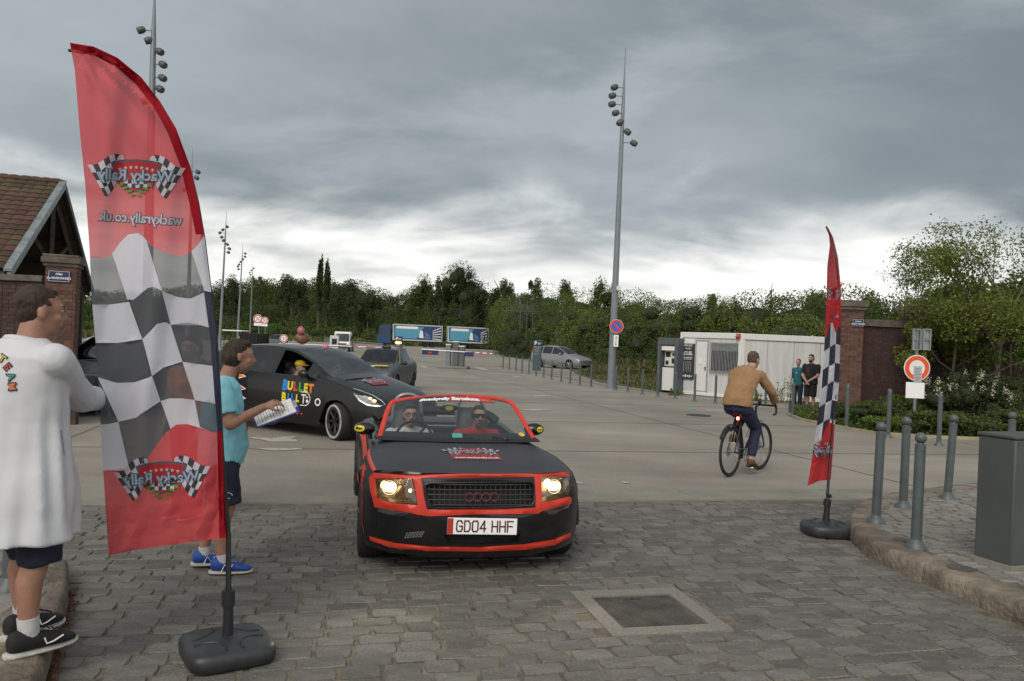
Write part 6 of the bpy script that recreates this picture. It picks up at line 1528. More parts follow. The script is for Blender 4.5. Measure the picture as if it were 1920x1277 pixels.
# clipboard lies in his hands: a thing of its own
iM = Matrix.Translation(pc_.location) @ Matrix.Rotation(pc_.rotation_euler.z, 4, 'Z') @ Matrix.Diagonal((.965, .965, .965, 1))
cb_ = thing('clipboard', 'blue clipboard with white sheets held by the man in the pale blue T-shirt', 'clipboard'); cb_.matrix_world = iM @ Matrix.Translation((.09, .36, 1.19)) @ Matrix.Rotation(R(22), 4, 'X') @ Matrix.Rotation(R(24), 4, 'Y')
mb = MB(); mb.b2((-.12, -.165, -.003), (.12, .165, .003)); mb.build('board', M('board_blue', (.02, .035, .30), .4), cb_, bevel=.002); mb = MB(); mb.b2((-.108, -.155, .003), (.108, .14, .0075)); mb.build('paper', m_white, cb_, smooth=False); mb = MB(); mb.b2((-.05, .135, .003), (.05, .165, .014)); mb.build('clip', m_chrome, cb_, bevel=.003)
decal('form_lines', [rect2(-.09, -.13+.022*k, (.09 if k % 3 else .04), -.127+.022*k) for k in range(11)], lambda x, y, o: (x, y, .0075+o), M('ink', (.12, .12, .16), .7), cb_, off=.001)
pen = thing('pen', 'dark pen in the right hand of the man with the clipboard', 'pen'); pen.matrix_world = iM @ Matrix.Translation((.165, .36, 1.27)); mb = MB(); mb.tube([(0, .01, -.045), (.0, -.03, .07)], .004, 6); mb.build('barrel', m_black, pen)
# second person almost hidden behind the banner
ph_ = person('person in an orange patterned top almost hidden behind the big banner', (-2.92, 7.2, 0), R(160), zs=.97)
Hh = headm(V((0, .03, 1.60))); mb = MB(); add_head(mb, Hh); mb.cap((0, 0, 1.4), (0, .02, 1.53), .055, .052); torso(mb, (0, 0, .9), (0, 0, 1.43))
for s in (-1, 1): limb(mb, [V((s*.19, 0, 1.36)), V((s*.23, 0, 1.1)), V((s*.2, .1, .88))], [.05, .042, .03]); add_hand(mb, (s*.2, .1, .88), (0, .3, -1), (-s, 0, 0), 1, .4, s); limb(mb, [V((s*.09, 0, .9)), V((s*.09, 0, .5)), V((s*.09, 0, .1))], [.085, .058, .036])
mb.build('body', m_skin, ph_, remesh=.011); hair(ph_, Hh, m_hairb, 'thick', .01); face_parts(ph_, Hh); mb = MB(); torso(mb, (0, 0, .85), (0, 0, 1.44), grow=.025)
for s in (-1, 1): limb(mb, [V((s*.19, 0, 1.36)), V((s*.22, 0, 1.16))], [.075, .07])
mb.build('top', cloth('orange_pattern', (.50, .16, .05), .3, 20, .6), ph_, remesh=.012); mb = MB()
for s in (-1, 1): limb(mb, [V((s*.09, 0, .88)), V((s*.09, 0, .5)), V((s*.09, 0, .12))], [.12, .085, .07]); shoe(ph_, V((s*.09, 0, .09)), (0, 1, 0), m_shoeb, m_sole)
mb.build('trousers', m_navyc, ph_, remesh=.012)
# ---------- couple by the cabin
def stander(label, px, py, h, rz, hairk, hm, top, bottom, short, bd=None, arms='front', slim=1.0, girl=False):
    g = G(px, py); k = h/1.75; t = person(label, (g.x, g.y, 0), rz, zs=k)
    Hh = headm(V((0, .03, 1.62)), R(6)); mb = MB(); add_head(mb, Hh); mb.cap((0, -.01, 1.42), (0, .02, 1.56), .055*slim, .052*slim); torso(mb, (0, 0, .92), (0, -.01, 1.45), gx=slim, gy=slim)
    for s in (-1, 1):
        sh = V((s*.19*slim, -.01, 1.38)); 
        if arms == 'front': el, ha = V((s*.25, .05, 1.10)), V((s*.03, .20, .92))
        else: el, ha = V((s*.23, -.12, 1.12)), V((s*.05, -.18, .95))
        limb(mb, [sh, el, ha], [.05*slim, .042*slim, .028]); add_hand(mb, ha, (-s*.6, .05 if arms == 'front' else -.05, -.7), (0, -1, 0), .95, .5, s)
        hp, kn, an = V((s*.095, 0, .9)), V((s*.10, .02, .50)), V((s*.10, -.01, .10)); limb(mb, [hp, kn], [.088*slim, .056]); limb(mb, [kn, V((s*.10, -.02, .35)), an], [.055, .055, .034]); mb.cap(an, an+V((0, .1, -.05)), .035, .03)
        shoe(t, an+V((0, 0, -.01)), (s*.15, 1, 0), m_shoeb, m_shoeb)
    mb.build('body', m_skin, t, remesh=.010); hair(t, Hh, hm, hairk, .009); face_parts(t, Hh, brow=hm)
    if bd: beard(t, Hh, bd)
    mb = MB(); torso(mb, (0, 0, .84), (0, -.01, 1.46), gx=slim, gy=slim, grow=.028)
    for s in (-1, 1):
        sh = V((s*.19*slim, -.01, 1.38)); el = V((s*.25, .05, 1.10)) if arms == 'front' else V((s*.23, -.12, 1.12)); ha = V((s*.03, .20, .92)) if arms == 'front' else V((s*.05, -.18, .95))
        if girl: limb(mb, [sh, el, el.lerp(ha, .8)], [.066, .056, .045], flat=(False, True))
        else: limb(mb, [sh, sh.lerp(el, .75)], [.078, .075], flat=(False, True))
    o = mb.build('top', top, t, remesh=.011); folds(o, .02, .1)
    mb = MB(); torso(mb, (0, 0, .80), (0, 0, 1.0), prof=[(0, .175*slim, .13), (1, .165*slim, .125)])
    for s in (-1, 1): kn = V((s*.10, .02, .46)); limb(mb, [V((s*.095, 0, .85)), kn] if short else [V((s*.095, 0, .85)), V((s*.1, .02, .5)), V((s*.1, 0, .2))], [.11, .10] if short else [.105, .08, .065], flat=(False, True))
    mb.build('shorts' if short else 'trousers', bottom, t, remesh=.011); return t
m_teal = cloth('teal_top', (.015, .11, .13)); m_blk = cloth('black_cloth', (.008, .008, .009))
c2 = stander('bearded man in black T-shirt and shorts standing with hands clasped by the cabin', 1518, 772, 1.78, R(128), 'thick', m_hairb, m_blk, m_blk, True, m_hairb, 'front', 1.14)
decal('shirt_print', [star(.03*k-.06, 1.12+.05*j, .02) for k in range(5) for j in range(5)], lambda x, y, o: (x, .175+o, y), M('print_mixed', (.12, .10, .02), .7, col2=(.15, .02, .03), vs=25), c2, off=.004)
c1 = stander('woman in a teal top standing with hands behind her back by the cabin', 1494, 769, 1.62, R(135), 'back', m_hair, m_teal, m_navyc, False, None, 'back', .86, True)
decal('shirt_print', [([(-.03, 1.24), (.02, 1.26), (.03, 1.29), (0, 1.28)], [(0, 1, 2, 3)])], lambda x, y, o: (x, .135+o, y), m_white, c1, off=.004)
# ---------- roadster crew (in car-local coordinates, parented only by position)
def seated(label, xl, hx, tee, gear):
    o_ = Cm @ V((xl, 2.38, .30)); t = person(label, o_, yaw+PI); t.scale = (.93, .93, .93)   # faces the nose (-y of the car)
    Hh = headm(V((0, .06, .705)), 0, R(2)); mb = MB(); add_head(mb, Hh); mb.cap((0, -.05, .5), (0, .03, .66), .058, .055); torso(mb, (0, -.08, .10), (0, -.04, .56), gx=1.12, gy=1.1, belly=.03)
    for s in (-1, 1):
        sh = V((s*.20, -.04, .48)); 
        if gear == 'driver': el, ha = V((s*.27, .16, .34)), V((s*.15, .42, .50)); 
        else: el, ha = V((s*.26, .10, .22)), V((s*.10, .32, .18))
        limb(mb, [sh, el, ha], [.052, .044, .03]); add_hand(mb, ha, (0, 1, .3), (-s*.6, 0, -.6), 1, .9, s); limb(mb, [V((s*.10, -.02, .12)), V((s*.13, .42, .20)), V((s*.13, .62, -.02))], [.09, .06, .04])
    mb.build('body', m_skin, t, remesh=.010); hair(t, Hh, m_hair, 'short' if gear != 'driver' else 'thick', .009); face_parts(t, Hh)
    mb = MB(); torso(mb, (0, -.08, .06), (0, -.04, .57), gx=1.12, gy=1.1, grow=.024, belly=.03)
    for s in (-1, 1): sh = V((s*.20, -.04, .48)); el = V((s*.27, .16, .34)) if gear == 'driver' else V((s*.26, .10, .22)); limb(mb, [sh, sh.lerp(el, .8)], [.078, .072], flat=(False, True))
    o = mb.build('t_shirt', tee, t, remesh=.011); folds(o, .02, .1)
    mb = MB(); 
    for s in (-1, 1): limb(mb, [V((s*.10, -.02, .12)), V((s*.13, .42, .20)), V((s*.13, .62, -.02))], [.11, .085, .07])
    mb.build('trousers', m_navyc, t, remesh=.013)
    r3 = Hh.to_3x3(); T = lambda x, y, z: Hh @ V((x, y, z))
    if gear == 'driver':
        mb = MB()
        for s in (-1, 1): mb.torus(T(s*.033, .098, .010), .026, .003, (0, 1, 0), 18, 5, sc=(1, .8)); mb.tube([T(s*.058, .098, .014), T(s*.078, .0, .012)], .0025, 4)
        mb.tube([T(-.01, .1, .014), T(.01, .1, .014)], .0025, 4); mb.build('glasses', m_black, t)
    else:
        mb = MB(); rg = []
        for a in np.linspace(0, 2*PI, 25)[:-1]:
            rg.append(a)
        n = 24; rr_ = lambda z, e: [T((.078+e)*math.cos(2*PI*k/n), -.004+(.100+e)*math.sin(2*PI*k/n), z) for k in range(n)]
        mb.loft([rr_(-.012, 0), rr_(-.012, .006), rr_(.034, .006), rr_(.036, 0)], caps=False); mb.build('eye_mask', m_black, t)
        mb = MB(); mb.tube([V((.16, .09, .50)), V((.06, .145, .36)), V((-.1, .15, .18))], .022, 6, fl=.3); mb.build('seat_belt_strap', M('belt', (.06, .06, .065), .7), t)
    return t
seated('driver of the roadster in glasses and a white T-shirt, hands on the steering wheel', -.34, 0, cloth('white_tee', (.50, .52, .53), .3, 12), 'driver')
seated('passenger of the roadster in a red T-shirt with a black band across the eyes', .36, 0, cloth('red_tee', (.48, .02, .02), .3, 12), 'mask')
# ---------- driver of the black people carrier: yellow cap and top
def bseat(label, xl, yl, top, cap_):
    o_ = by.location+Rb @ V((xl, yl, .42)); t = person(label, o_, rzb+PI); Hh = headm(V((0, .06, .70))); mb = MB(); add_head(mb, Hh); mb.cap((0, -.05, .5), (0, .03, .65), .056, .053); torso(mb, (0, -.08, .10), (0, -.04, .56), gx=1.1, gy=1.1)
    for s in (-1, 1): limb(mb, [V((s*.2, -.04, .48)), V((s*.27, .16, .33)), V((s*.15, .40, .42))], [.05, .044, .03]); add_hand(mb, (s*.15, .40, .42), (0, 1, .3), (-s*.6, 0, -.6), 1, .9, s)
    mb.build('body', m_skin, t, remesh=.012); hair(t, Hh, m_hair, 'short', .01); face_parts(t, Hh); mb = MB(); torso(mb, (0, -.08, .06), (0, -.04, .57), gx=1.1, gy=1.1, grow=.03)
    for s in (-1, 1): limb(mb, [V((s*.2, -.04, .48)), V((s*.26, .12, .36))], [.08, .075])
    mb.build('top', top, t, remesh=.012)
    if cap_: r3 = Hh.to_3x3(); mb = MB(); mb.ell(Hh @ V((0, -.01, .075)), (.088, .105, .07), 16, 10, 0, r3); mb.ell(Hh @ V((0, .12, .055)), (.07, .075, .012), 14, 6, 0, r3); mb.build('cap', cap_, t)
m_yc = cloth('yellow_cloth', (.62, .40, .02), .3, 10)
bseat('driver of the black people carrier in a yellow cap and top', nsx*.40, 2.35, m_yc, m_yc)
bseat('front seat companion in white in the black people carrier behind the windscreen', -nsx*.40, 2.25, cloth('white_shirt', (.5, .5, .5), .3, 10), None)
bseat('dim rear passenger in dark clothes in the black people carrier', nsx*.38, 3.35, m_blk, None)
# ================================================================ BICYCLE AND CYCLIST
rb_ = G(1368, 894); fb_ = G(1425, 880); bd_ = (fb_-rb_); wb_ = 1.04; bz = math.atan2(-bd_.x, bd_.y)
bike = thing('bicycle', 'dark drop-bar bicycle with mudguards and a lit red rear lamp, ridden across the plaza', 'bicycle', (rb_.x, rb_.y, 0), bz)
# local +y forward; rear axle at y=0
m_fr = M('frame_dark', (.02, .021, .023), .35, .2); wr_ = .35
def bwheel(y, steer=0):
    t = thing('wheel', None, None, (0, y, wr_), steer); t.parent = bike; mb = MB(); mb.torus((0, 0, 0), wr_-.019, .019, (1, 0, 0), 48, 8); mb.build('tyre', m_tyre, t); mb = MB(); mb.torus((0, 0, 0), wr_-.045, .010, (1, 0, 0), 48, 6); mb.build('rim', m_black, t)
    mb = MB()
    for k in range(28): a = 2*PI*k/28; mb.tube([(.025*(-1)**k, .02*math.cos(a), .02*math.sin(a)), (0, (wr_-.045)*math.cos(a+.25*(-1)**(k//2)), (wr_-.045)*math.sin(a+.25*(-1)**(k//2)))], .0014, 3)
    mb.build('spokes', m_galv, t, kind='stuff'); mb = MB(); mb.tube([(-.05, 0, 0), (.05, 0, 0)], .018, 8); mb.tube([(-.035, 0, 0), (-.032, 0, 0)], .075, 20); mb.build('hub', m_metal, t); return t
bwheel(0); bwheel(wb_+.0, R(-6))
bb_ = V((0, .43, .28)); st_ = V((0, .27, .80)); hd_ = V((0, .83, .84)); hb_ = V((0, .87, .70)); fa = V((0, wb_, wr_)); ra = V((0, 0, wr_))
mb = MB()
for a, b, r_ in ((bb_, st_, .017), (st_+V((0, .01, -.04)), hd_, .017), (bb_, hb_, .020), (hd_, hb_, .021), (st_, V((0, .235, .92)), .013)): mb.tube([a, b], r_, 10)
for s in (-1, 1): mb.tube([bb_+V((s*.03, 0, 0)), ra+V((s*.06, 0, 0))], .010, 8); mb.tube([st_+V((s*.02, 0, -.04)), ra+V((s*.06, 0, 0))], .009, 8); mb.tube([hb_+V((s*.045, .005, -.01)), V((s*.055, wb_-.03, .45)), fa+V((s*.055, 0, 0))], [.014, .012, .010], 8)
mb.tube([hb_+V((-.05, .005, -.01)), hb_+V((.05, .005, -.01))], .02, 8); mb.build('frame', m_fr, bike)
mb = MB(); mb.loft([[(w_*math.cos(2*PI*k/12), y, .945+h_*math.sin(2*PI*k/12)) for k in range(12)] for y, w_, h_ in ((.10, .05, .02), (.16, .072, .03), (.24, .06, .025), (.34, .025, .018), (.39, .015, .012))]); mb.build('saddle', m_black, bike)
stem = V((0, .93, .97)); mb = MB(); mb.tube([hd_, hd_+V((0, -.01, .10)), stem], .016, 8)
mb.tube([stem+V((-.20, 0, 0)), stem+V((.20, 0, 0))], .015, 8)
for s in (-1, 1): mb.tube(spline([stem+V((s*.20, 0, 0)), stem+V((s*.21, .07, .0)), stem+V((s*.215, .12, -.05)), stem+V((s*.225, .09, -.115)), stem+V((s*.23, .0, -.13))], 5), .016, 8); mb.cap(stem+V((s*.212, .07, .0)), stem+V((s*.212, .13, .05)), .018, .015, 8); mb.tube([stem+V((s*.212, .13, .03)), stem+V((s*.218, .14, -.06))], .006, 5)
mb.build('handlebar', m_black, bike); mb = MB(); mb.cap(stem+V((0, .02, .03)), stem+V((.0, .03, .06)), .03, .03, 8); mb.build('lamp', m_black, bike)
for y0, a0, a1 in ((0, 30, 200), (wb_, -5, 95)):
    mb = MB(); rows = []
    for k in range(15): a = R(a0+(a1-a0)*k/14); c_ = V((0, y0-math.cos(a)*(wr_+.03) if y0 == 0 else y0-math.cos(a)*(wr_+.03), wr_+math.sin(a)*(wr_+.03))); rows.append([c_+V((x, 0, 0))-V((0, c_.y-y0, c_.z-wr_))*(x*x*4) for x in (-.026, -.012, 0, .012, .026)])
    mb.loft(rows, closed=False, caps=False); mb.build('mudguard', m_fr, bike, solid=.003)
mb = MB(); mb.torus(bb_+V((.045, 0, 0)), .085, .006, (1, 0, 0), 28, 6)
for k in range(5): a = 2*PI*k/5; mb.tube([bb_+V((.045, 0, 0)), bb_+V((.045, .085*math.cos(a), .085*math.sin(a)))], .006, 4)
pa = R(-78); pv = V((0, math.cos(pa), math.sin(pa)))*.17
pedR, pedL = bb_+V((.08, 0, 0))+pv, bb_+V((-.08, 0, 0))-pv
mb.tube([bb_+V((.07, 0, 0)), pedR], .011, 6); mb.tube([bb_+V((-.07, 0, 0)), pedL], .011, 6); mb.tube([bb_+V((-.07, 0, 0)), bb_+V((.07, 0, 0))], .02, 10); mb.tube([(.045, 0, wr_+.035), (.045, .43, .365)], .004, 4); mb.tube([(.045, 0, wr_-.035), (.045, .02, .22), (.045, .43, .195)], .004, 4); mb.build('crankset', m_galv, bike)
mb = MB(); mb.box(pedR+V((.05, 0, 0)), (.09, .08, .02)); mb.build('pedal', m_black, bike, smooth=False); mb = MB(); mb.box(pedL+V((-.05, 0, 0)), (.09, .08, .02)); mb.build('pedal', m_black, bike, smooth=False)
for p_ in (pedR, pedL): mb = MB(); mb.box(p_+V((.05 if p_.x > 0 else -.05, -.044, 0)), (.05, .008, .016)); mb.build('pedal_reflector', M('amber_glow', (.9, .35, .05), .3, emit=(1, .4, .06), es=5) if p_ is pedR else bpy.data.materials['amber_glow'], bike, smooth=False)  # reflectors are no lamps; the light they throw back is put in as emission
mb = MB(); mb.ell((0, .20, .80), (.022, .018, .026)); mb.build('rear_lamp', M('rear_red', (.9, .05, .04), .3, emit=(1, .10, .07), es=9), bike)
mb = MB(); mb.ell((0, .195-.012, .80), (.010, .010, .012)); mb.build('rear_lamp_bulb', M('rear_hot', (1, .7, .6), .3, emit=(1, .75, .65), es=8), bike)
mb = MB(); q_ = bb_.lerp(hb_, .45)+V((0, -.035, .055)); mb.tube([q_+V((-.035, 0, 0)), q_+V((-.035, .10, .11)), q_+V((.035, .10, .11)), q_+V((.035, 0, 0)), q_+V((-.035, 0, 0))], .004, 5); mb.build('bottle_cage', m_black, bike)
cy = person('cyclist in a tan jacket, dark blue trousers and brown shoes riding away across the plaza', (rb_.x, rb_.y, 0), bz)
m_tan = cloth('tan_jacket', (.30, .175, .085), .6, 9, .1); m_blue_t = cloth('dark_blue_trousers', (.014, .018, .05), .5, 12); m_brs = M('brown_leather', (.10, .035, .018), .5, bump=.3, bs=80)
pelv = V((0, .17, .98)); neck = V((.02, .48, 1.475)); Hh = headm(V((.03, .60, 1.625)), R(-8), R(-8), 0, 1.02)
mb = MB(); add_head(mb, Hh); mb.cap(neck-V((0, .02, .05)), V((.03, .55, 1.56)), .062, .058); torso(mb, pelv, neck-V((0, 0, .02)), V((0, .22, 1.3)), gx=1.08)
hR, hL = stem+V((.215, .05, .035)), stem+V((-.215, .05, .035)); sR, sL = V((.20, .44, 1.41)), V((-.19, .44, 1.41)); eR, eL = V((.30, .63, 1.18)), V((-.29, .60, 1.18))
for sh, el, ha, s in ((sR, eR, hR, 1), (sL, eL, hL, -1)): limb(mb, [sh, el, ha-V((0, .06, -.02))], [.052, .044, .03]); add_hand(mb, ha-V((0, .06, -.02)), (0, 1, -.15), (-s*.5, 0, -1), 1, .8, s)
kR = V((.12, .56, .66)); kL = V((-.11, .60, .82)); aR = pedR+V((.04, -.055, .105)); aL = pedL+V((-.04, -.06, .105))
for s, kn, an in ((1, kR, aR), (-1, kL, aL)): limb(mb, [pelv+V((s*.095, .02, -.03)), kn], [.09, .06]); limb(mb, [kn, an], [.058, .036])
mb.build('body', m_skin, cy, remesh=.0095); hair(cy, Hh, m_hairl, 'short'); face_parts(cy, Hh)
mb = MB(); torso(mb, pelv+V((0, -.02, -.01)), neck, V((0, .20, 1.3)), gx=1.08, grow=.035)
for sh, el, ha in ((sR, eR, hR), (sL, eL, hL)): limb(mb, [sh, el, el.lerp(ha, .82)], [.078, .066, .052], flat=(False, True))
mb.torus(neck+V((.0, .01, .02)), .058, .016, (0, .5, 1), 20, 8); o = mb.build('jacket', m_tan, cy, remesh=.010, smooth_it=5); folds(o, .03, .11)
mb = MB(); torso(mb, pelv-V((0, .0, .08)), pelv+V((0, .03, .14)), prof=[(0, .165, .135), (.5, .18, .145), (1, .165, .13)])
for s, kn, an in ((1, kR, aR), (-1, kL, aL)): limb(mb, [pelv+V((s*.095, .02, -.03)), kn, kn.lerp(an, .88)], [.115, .085, .062], flat=(False, True))
o = mb.build('trousers', m_blue_t, cy, remesh=.010, smooth_it=4); folds(o, .02, .1)
for p_ in (aR, aL): shoe(cy, p_+V((0, .01, -.02)), (0, 1, -.12), m_brs, M('dark_sole', (.02, .015, .012), .8), 1.08)
# ================================================================ FEATHER BANNERS
def flagcloth(name, col, sheer=.05): return M(name, col, .75, translu=.5, sheer=sheer, spec=.2, var=.06, vs=2)
f_red = flagcloth('banner_red', (.78, .10, .115), .12); f_redd = flagcloth('banner_sleeve_red', (.42, .012, .025), .0); f_white = flagcloth('banner_white', (.78, .78, .86), .08); f_dark = flagcloth('banner_grey', (.13, .135, .15), .13); f_grey = flagcloth('banner_pale_grey', (.17, .175, .18), .16)
p_white = M('print_white_cloth', (.62, .62, .68), .7, translu=.3); p_dark = M('print_dark_cloth', (.05, .055, .07), .7, translu=.3); p_red = M('print_red_cloth', (.50, .03, .04), .7, translu=.3); p_green = M('print_green_cloth', (.16, .30, .05), .7, translu=.3); p_lb = M('print_pale_blue', (.38, .50, .62), .7, translu=.3); p_out = M('print_outline', (.10, .12, .17), .7, translu=.3)
def rally_logo(mapf, parent, both=False, mir=1, step=.0012, words=('Wacky', 'Rally')):
    """crossed chequered flags, starred shield, lettering, chequer bar and laurel; x -1..1"""
    def W(name, shapes, mat, lvl): decal(name, [xf(s, 0, 0, 1, 0, mir) for s in shapes], mapf, mat, parent, both, step*lvl+.0015, .09)
    whites, blacks, fr = [], [], []
    for s in (-1, 1):
        N_, K_ = 6, 4
        def q(u, v_):
            x_ = (.36*(1-u)+1.0*u)*(1-v_)+(.28*(1-u)+.62*u)*v_; y_ = (.50*(1-u)+.25*u)*(1-v_)+(.02*(1-u)-.38*u)*v_
            return (s*x_, y_+.045*math.sin(u*6.5))
        for i in range(N_):
            for j in range(K_):
                pol = [q(i/N_, j/K_), q((i+1)/N_, j/K_), q((i+1)/N_, (j+1)/K_), q(i/N_, (j+1)/K_)]
                (whites if (i+j) % 2 else blacks).append(([p for p in pol], [(0, 1, 2, 3)]))
        bord = [q(i/N_, 0) for i in range(N_+1)]+[q(1, 1)]+[q(i/N_, 1) for i in range(N_, -1, -1)]
        fr.append(([(x+s*.0, y) for x, y in bord], [tuple(range(len(bord)))]))
        fr.append(([(s*.30, .48), (s*.34, .49), (s*.10, -.52), (s*.07, -.52)][::1], [(0, 1, 2, 3)]))
        whites.append(disc2(s*.33, .40, .07, 14, .085))
    W('logo_flag_white', whites, p_white, 2); W('logo_flag_dark', blacks, p_dark, 2)
    shield = [(-.46, .30), (-.30, .34), (0, .36), (.30, .34), (.46, .30), (.44, .10), (.34, -.10), (.10, -.22), (-.10, -.22), (-.34, -.10), (-.44, .10)]
    W('logo_shield_outline', [([(x*1.08, y*1.12) for x, y in shield]+[(0, 0)], [(i, (i+1) % 11, 11) for i in range(11)])], p_out, 3); W('logo_shield', [(shield+[(0, 0)], [(i, (i+1) % 11, 11) for i in range(11)])], p_red, 4)
    W('logo_star', [star(-.33+.11*k, .235-.010*(k-3)**2*.5, .042) for k in range(7)], p_white, 5)
    W('logo_chequer', [rect2(-.24+.08*i, -.10-.08*j, -.16+.08*i, -.02-.08*j) for i in range(6) for j in range(2) if (i+j) % 2], p_white, 6); W('logo_chequer_dark', [rect2(-.24+.08*i, -.10-.08*j, -.16+.08*i, -.02-.08*j) for i in range(6) for j in range(2) if (i+j) % 2 == 0], p_dark, 6)
    W('logo_laurel', [xf(disc2(0, 0, .055, 8, .02), s*(.30-.04*k), -.12-.035*k+.02*(k % 2)*2, 1, s*(-.9+.1*k)) for s in (-1, 1) for k in range(7)], p_green, 7)
    W('logo_words_outline', [xf(text2d('%s %s' % words, .30, .022, 1.0), 0, .06, 1, R(0))], p_out, 8); W('logo_words', [xf(text2d('%s %s' % words, .30, .006, 1.0), 0, .06, 1, R(0))], p_lb, 9)
# --- left banner; outline and print read in photo pixels on an upright plane at its own distance
YB = 4.16
lb = G(433, 1222); lb = V((lb.x, YB, 0))
ban = thing('feather_banner', 'large red and chequered feather banner seen from behind in the left foreground, print mirrored', 'banner', (lb.x, YB, 0), 0, 'feather banners at either side of the road')
OUT = [(131, 80), (140, 130), (150, 250), (160, 350), (168, 470), (172, 560), (180, 650), (186, 740), (190, 830), (196, 920), (204, 1042), (255, 1031), (310, 1023), (370, 1015), (424, 1008), (418, 850), (412, 720), (405, 620), (395, 540), (384, 450), (372, 380), (356, 310), (330, 240), (300, 190), (265, 145), (220, 108), (175, 87)]
RED1 = [(120, 60), (450, 60), (450, 438), (384, 440), (372, 458), (357, 474), (340, 482), (310, 474), (285, 462), (270, 445), (258, 437), (240, 440), (225, 455), (207, 478), (195, 485), (168, 482), (120, 482)]
RED2 = [(150, 882), (241, 882), (262, 870), (275, 862), (290, 840), (310, 812), (330, 796), (350, 795), (385, 805), (450, 818), (450, 1100), (150, 1100)]
SLV = [(131, 92), (170, 100), (215, 122), (255, 158), (288, 200), (315, 250), (338, 310), (355, 380), (367, 440), (400, 438), (400, 300), (300, 100), (131, 40)]
SLV2 = [(407, 806), (414, 1100), (450, 1100), (450, 800)]
SLV3 = [(382, 545), (397, 548), (412, 640), (420, 810), (408, 808), (402, 740), (395, 640)]
D = [[(160, 482), (168, 482), (195, 485), (207, 478), (210, 476), (238, 560), (242, 566), (205, 571), (160, 571)], [(275, 452), (285, 462), (310, 474), (340, 482), (359, 472), (384, 548), (355, 560), (330, 556), (304, 546)], [(242, 566), (253, 560), (277, 540), (288, 538), (304, 546), (307, 560), (320, 609), (310, 604), (295, 607), (267, 636)],
     [(170, 643), (220, 643), (267, 636), (285, 705), (252, 717), (220, 718), (183, 707)], [(320, 609), (377, 610), (402, 617), (404, 687), (375, 683), (342, 678)], [(170, 700), (183, 707), (222, 791), (204, 795), (170, 797)], [(285, 705), (307, 689), (342, 678), (365, 750), (340, 747), (318, 747), (301, 752)], [(222, 791), (256, 783), (301, 752), (320, 805), (310, 812), (290, 840), (275, 862), (262, 870), (243, 881)], [(365, 750), (405, 758), (409, 812), (385, 805), (375, 801)]]
v, F, lab = cut_sheet(OUT, [RED1, RED2]+D+[SLV, SLV2, SLV3], 9)
rnd_ = random.Random(4)
def bwave(px, py):
    t = (py-80)/960; u = (px-150)/250
    w_ = .030*math.sin(px*.045+py*.006+1)+.020*math.sin(px*.10+py*.012)+.018*math.sin(px*.03-py*.02)
    top = max(0, 1-(py-80)/420); w_ += .030*top*math.sin((px-131)/(max(30, py-60))*16)
    if py > 900: w_ += .010*math.sin(px*.16+py*.09)+.006*math.sin(py*.22+px*.05)
    return w_
def bpt(px, py, o=0): p = P(px, py, YB+bwave(px, py)*.8+.03); p.y -= o; return p-V((lb.x, YB, 0))
names = {0: ('chequer_white_panel', f_white), 1: ('red_panel', f_red), 2: ('red_panel', f_red)}
for k in range(len(D)): names[3+k] = ('chequer_dark_panel', f_dark if k not in (0, 1) else f_grey)
names[12] = ('sleeve', f_redd); names[13] = ('sleeve', f_redd); names[14] = ('sleeve', M('sleeve_navy', (.012, .015, .04), .7))
sh_ = thing('flag', None, None); sh_.parent = ban
for k, (nm, mt) in names.items():
    fs = [f for f, l in zip(F, lab) if l == k]
    if not fs: continue
    vs, fs = submesh(v, fs); mb = MB(); mb.add([bpt(x, y) for x, y in vs], fs); mb.build(nm, mt, sh_)
def lg(cx, cy, sc, rot=0, f=bpt, asp=1.0): c, s = math.cos(rot), math.sin(rot); return lambda x, y, o: f(cx+(x*c+y*s*asp)*sc, cy-(y*c*asp-x*s)*sc, o)
fa_ = thing('printed_emblem', None, None); fa_.parent = ban; rally_logo(lg(256, 336, 92, R(2)), fa_, True, -1)
fb2 = thing('printed_emblem', None, None); fb2.parent = ban; rally_logo(lg(305, 902, 92, R(-3)), fb2, True, -1)
for nm, b_, mt, o_ in (('web_address_outline', .045, p_out, .002), ('web_address', .012, p_white, .004)):
    decal(nm, [xf(text2d('wackyrally.co.uk', .34, b_*.5, .88), 0, 0, 1, 0, -1)], lg(265, 410, 78, R(3.5)), mt, ban, True, off=o_, fine=.12)
m_pole = M('pole_black', (.012, .012, .013), .35)
mb = MB(); pole = [bpt(x-(10 if y < 1000 else 3), y+(12 if y < 300 else 0), -.035) for x, y in ((427, 1008), (421, 850), (414, 720), (408, 620), (398, 540), (387, 450), (375, 380), (358, 310), (333, 240), (302, 188), (267, 143), (222, 105), (176, 84), (133, 78))]
mb.tube([V((0, 0, .22))]+pole, [.016]+[.014]*4+[.012]*4+[.009]*6, 8); mb.build('pole', m_pole, ban)
mb = MB(); mb.tube([(0, 0, .06), (0, 0, .20), (-.005, 0, .34)], [.030, .026, .024], 14); mb.tube([(-.003, 0, .27), (-.006, 0, .35)], .034, 14); mb.build('socket', m_black, ban)
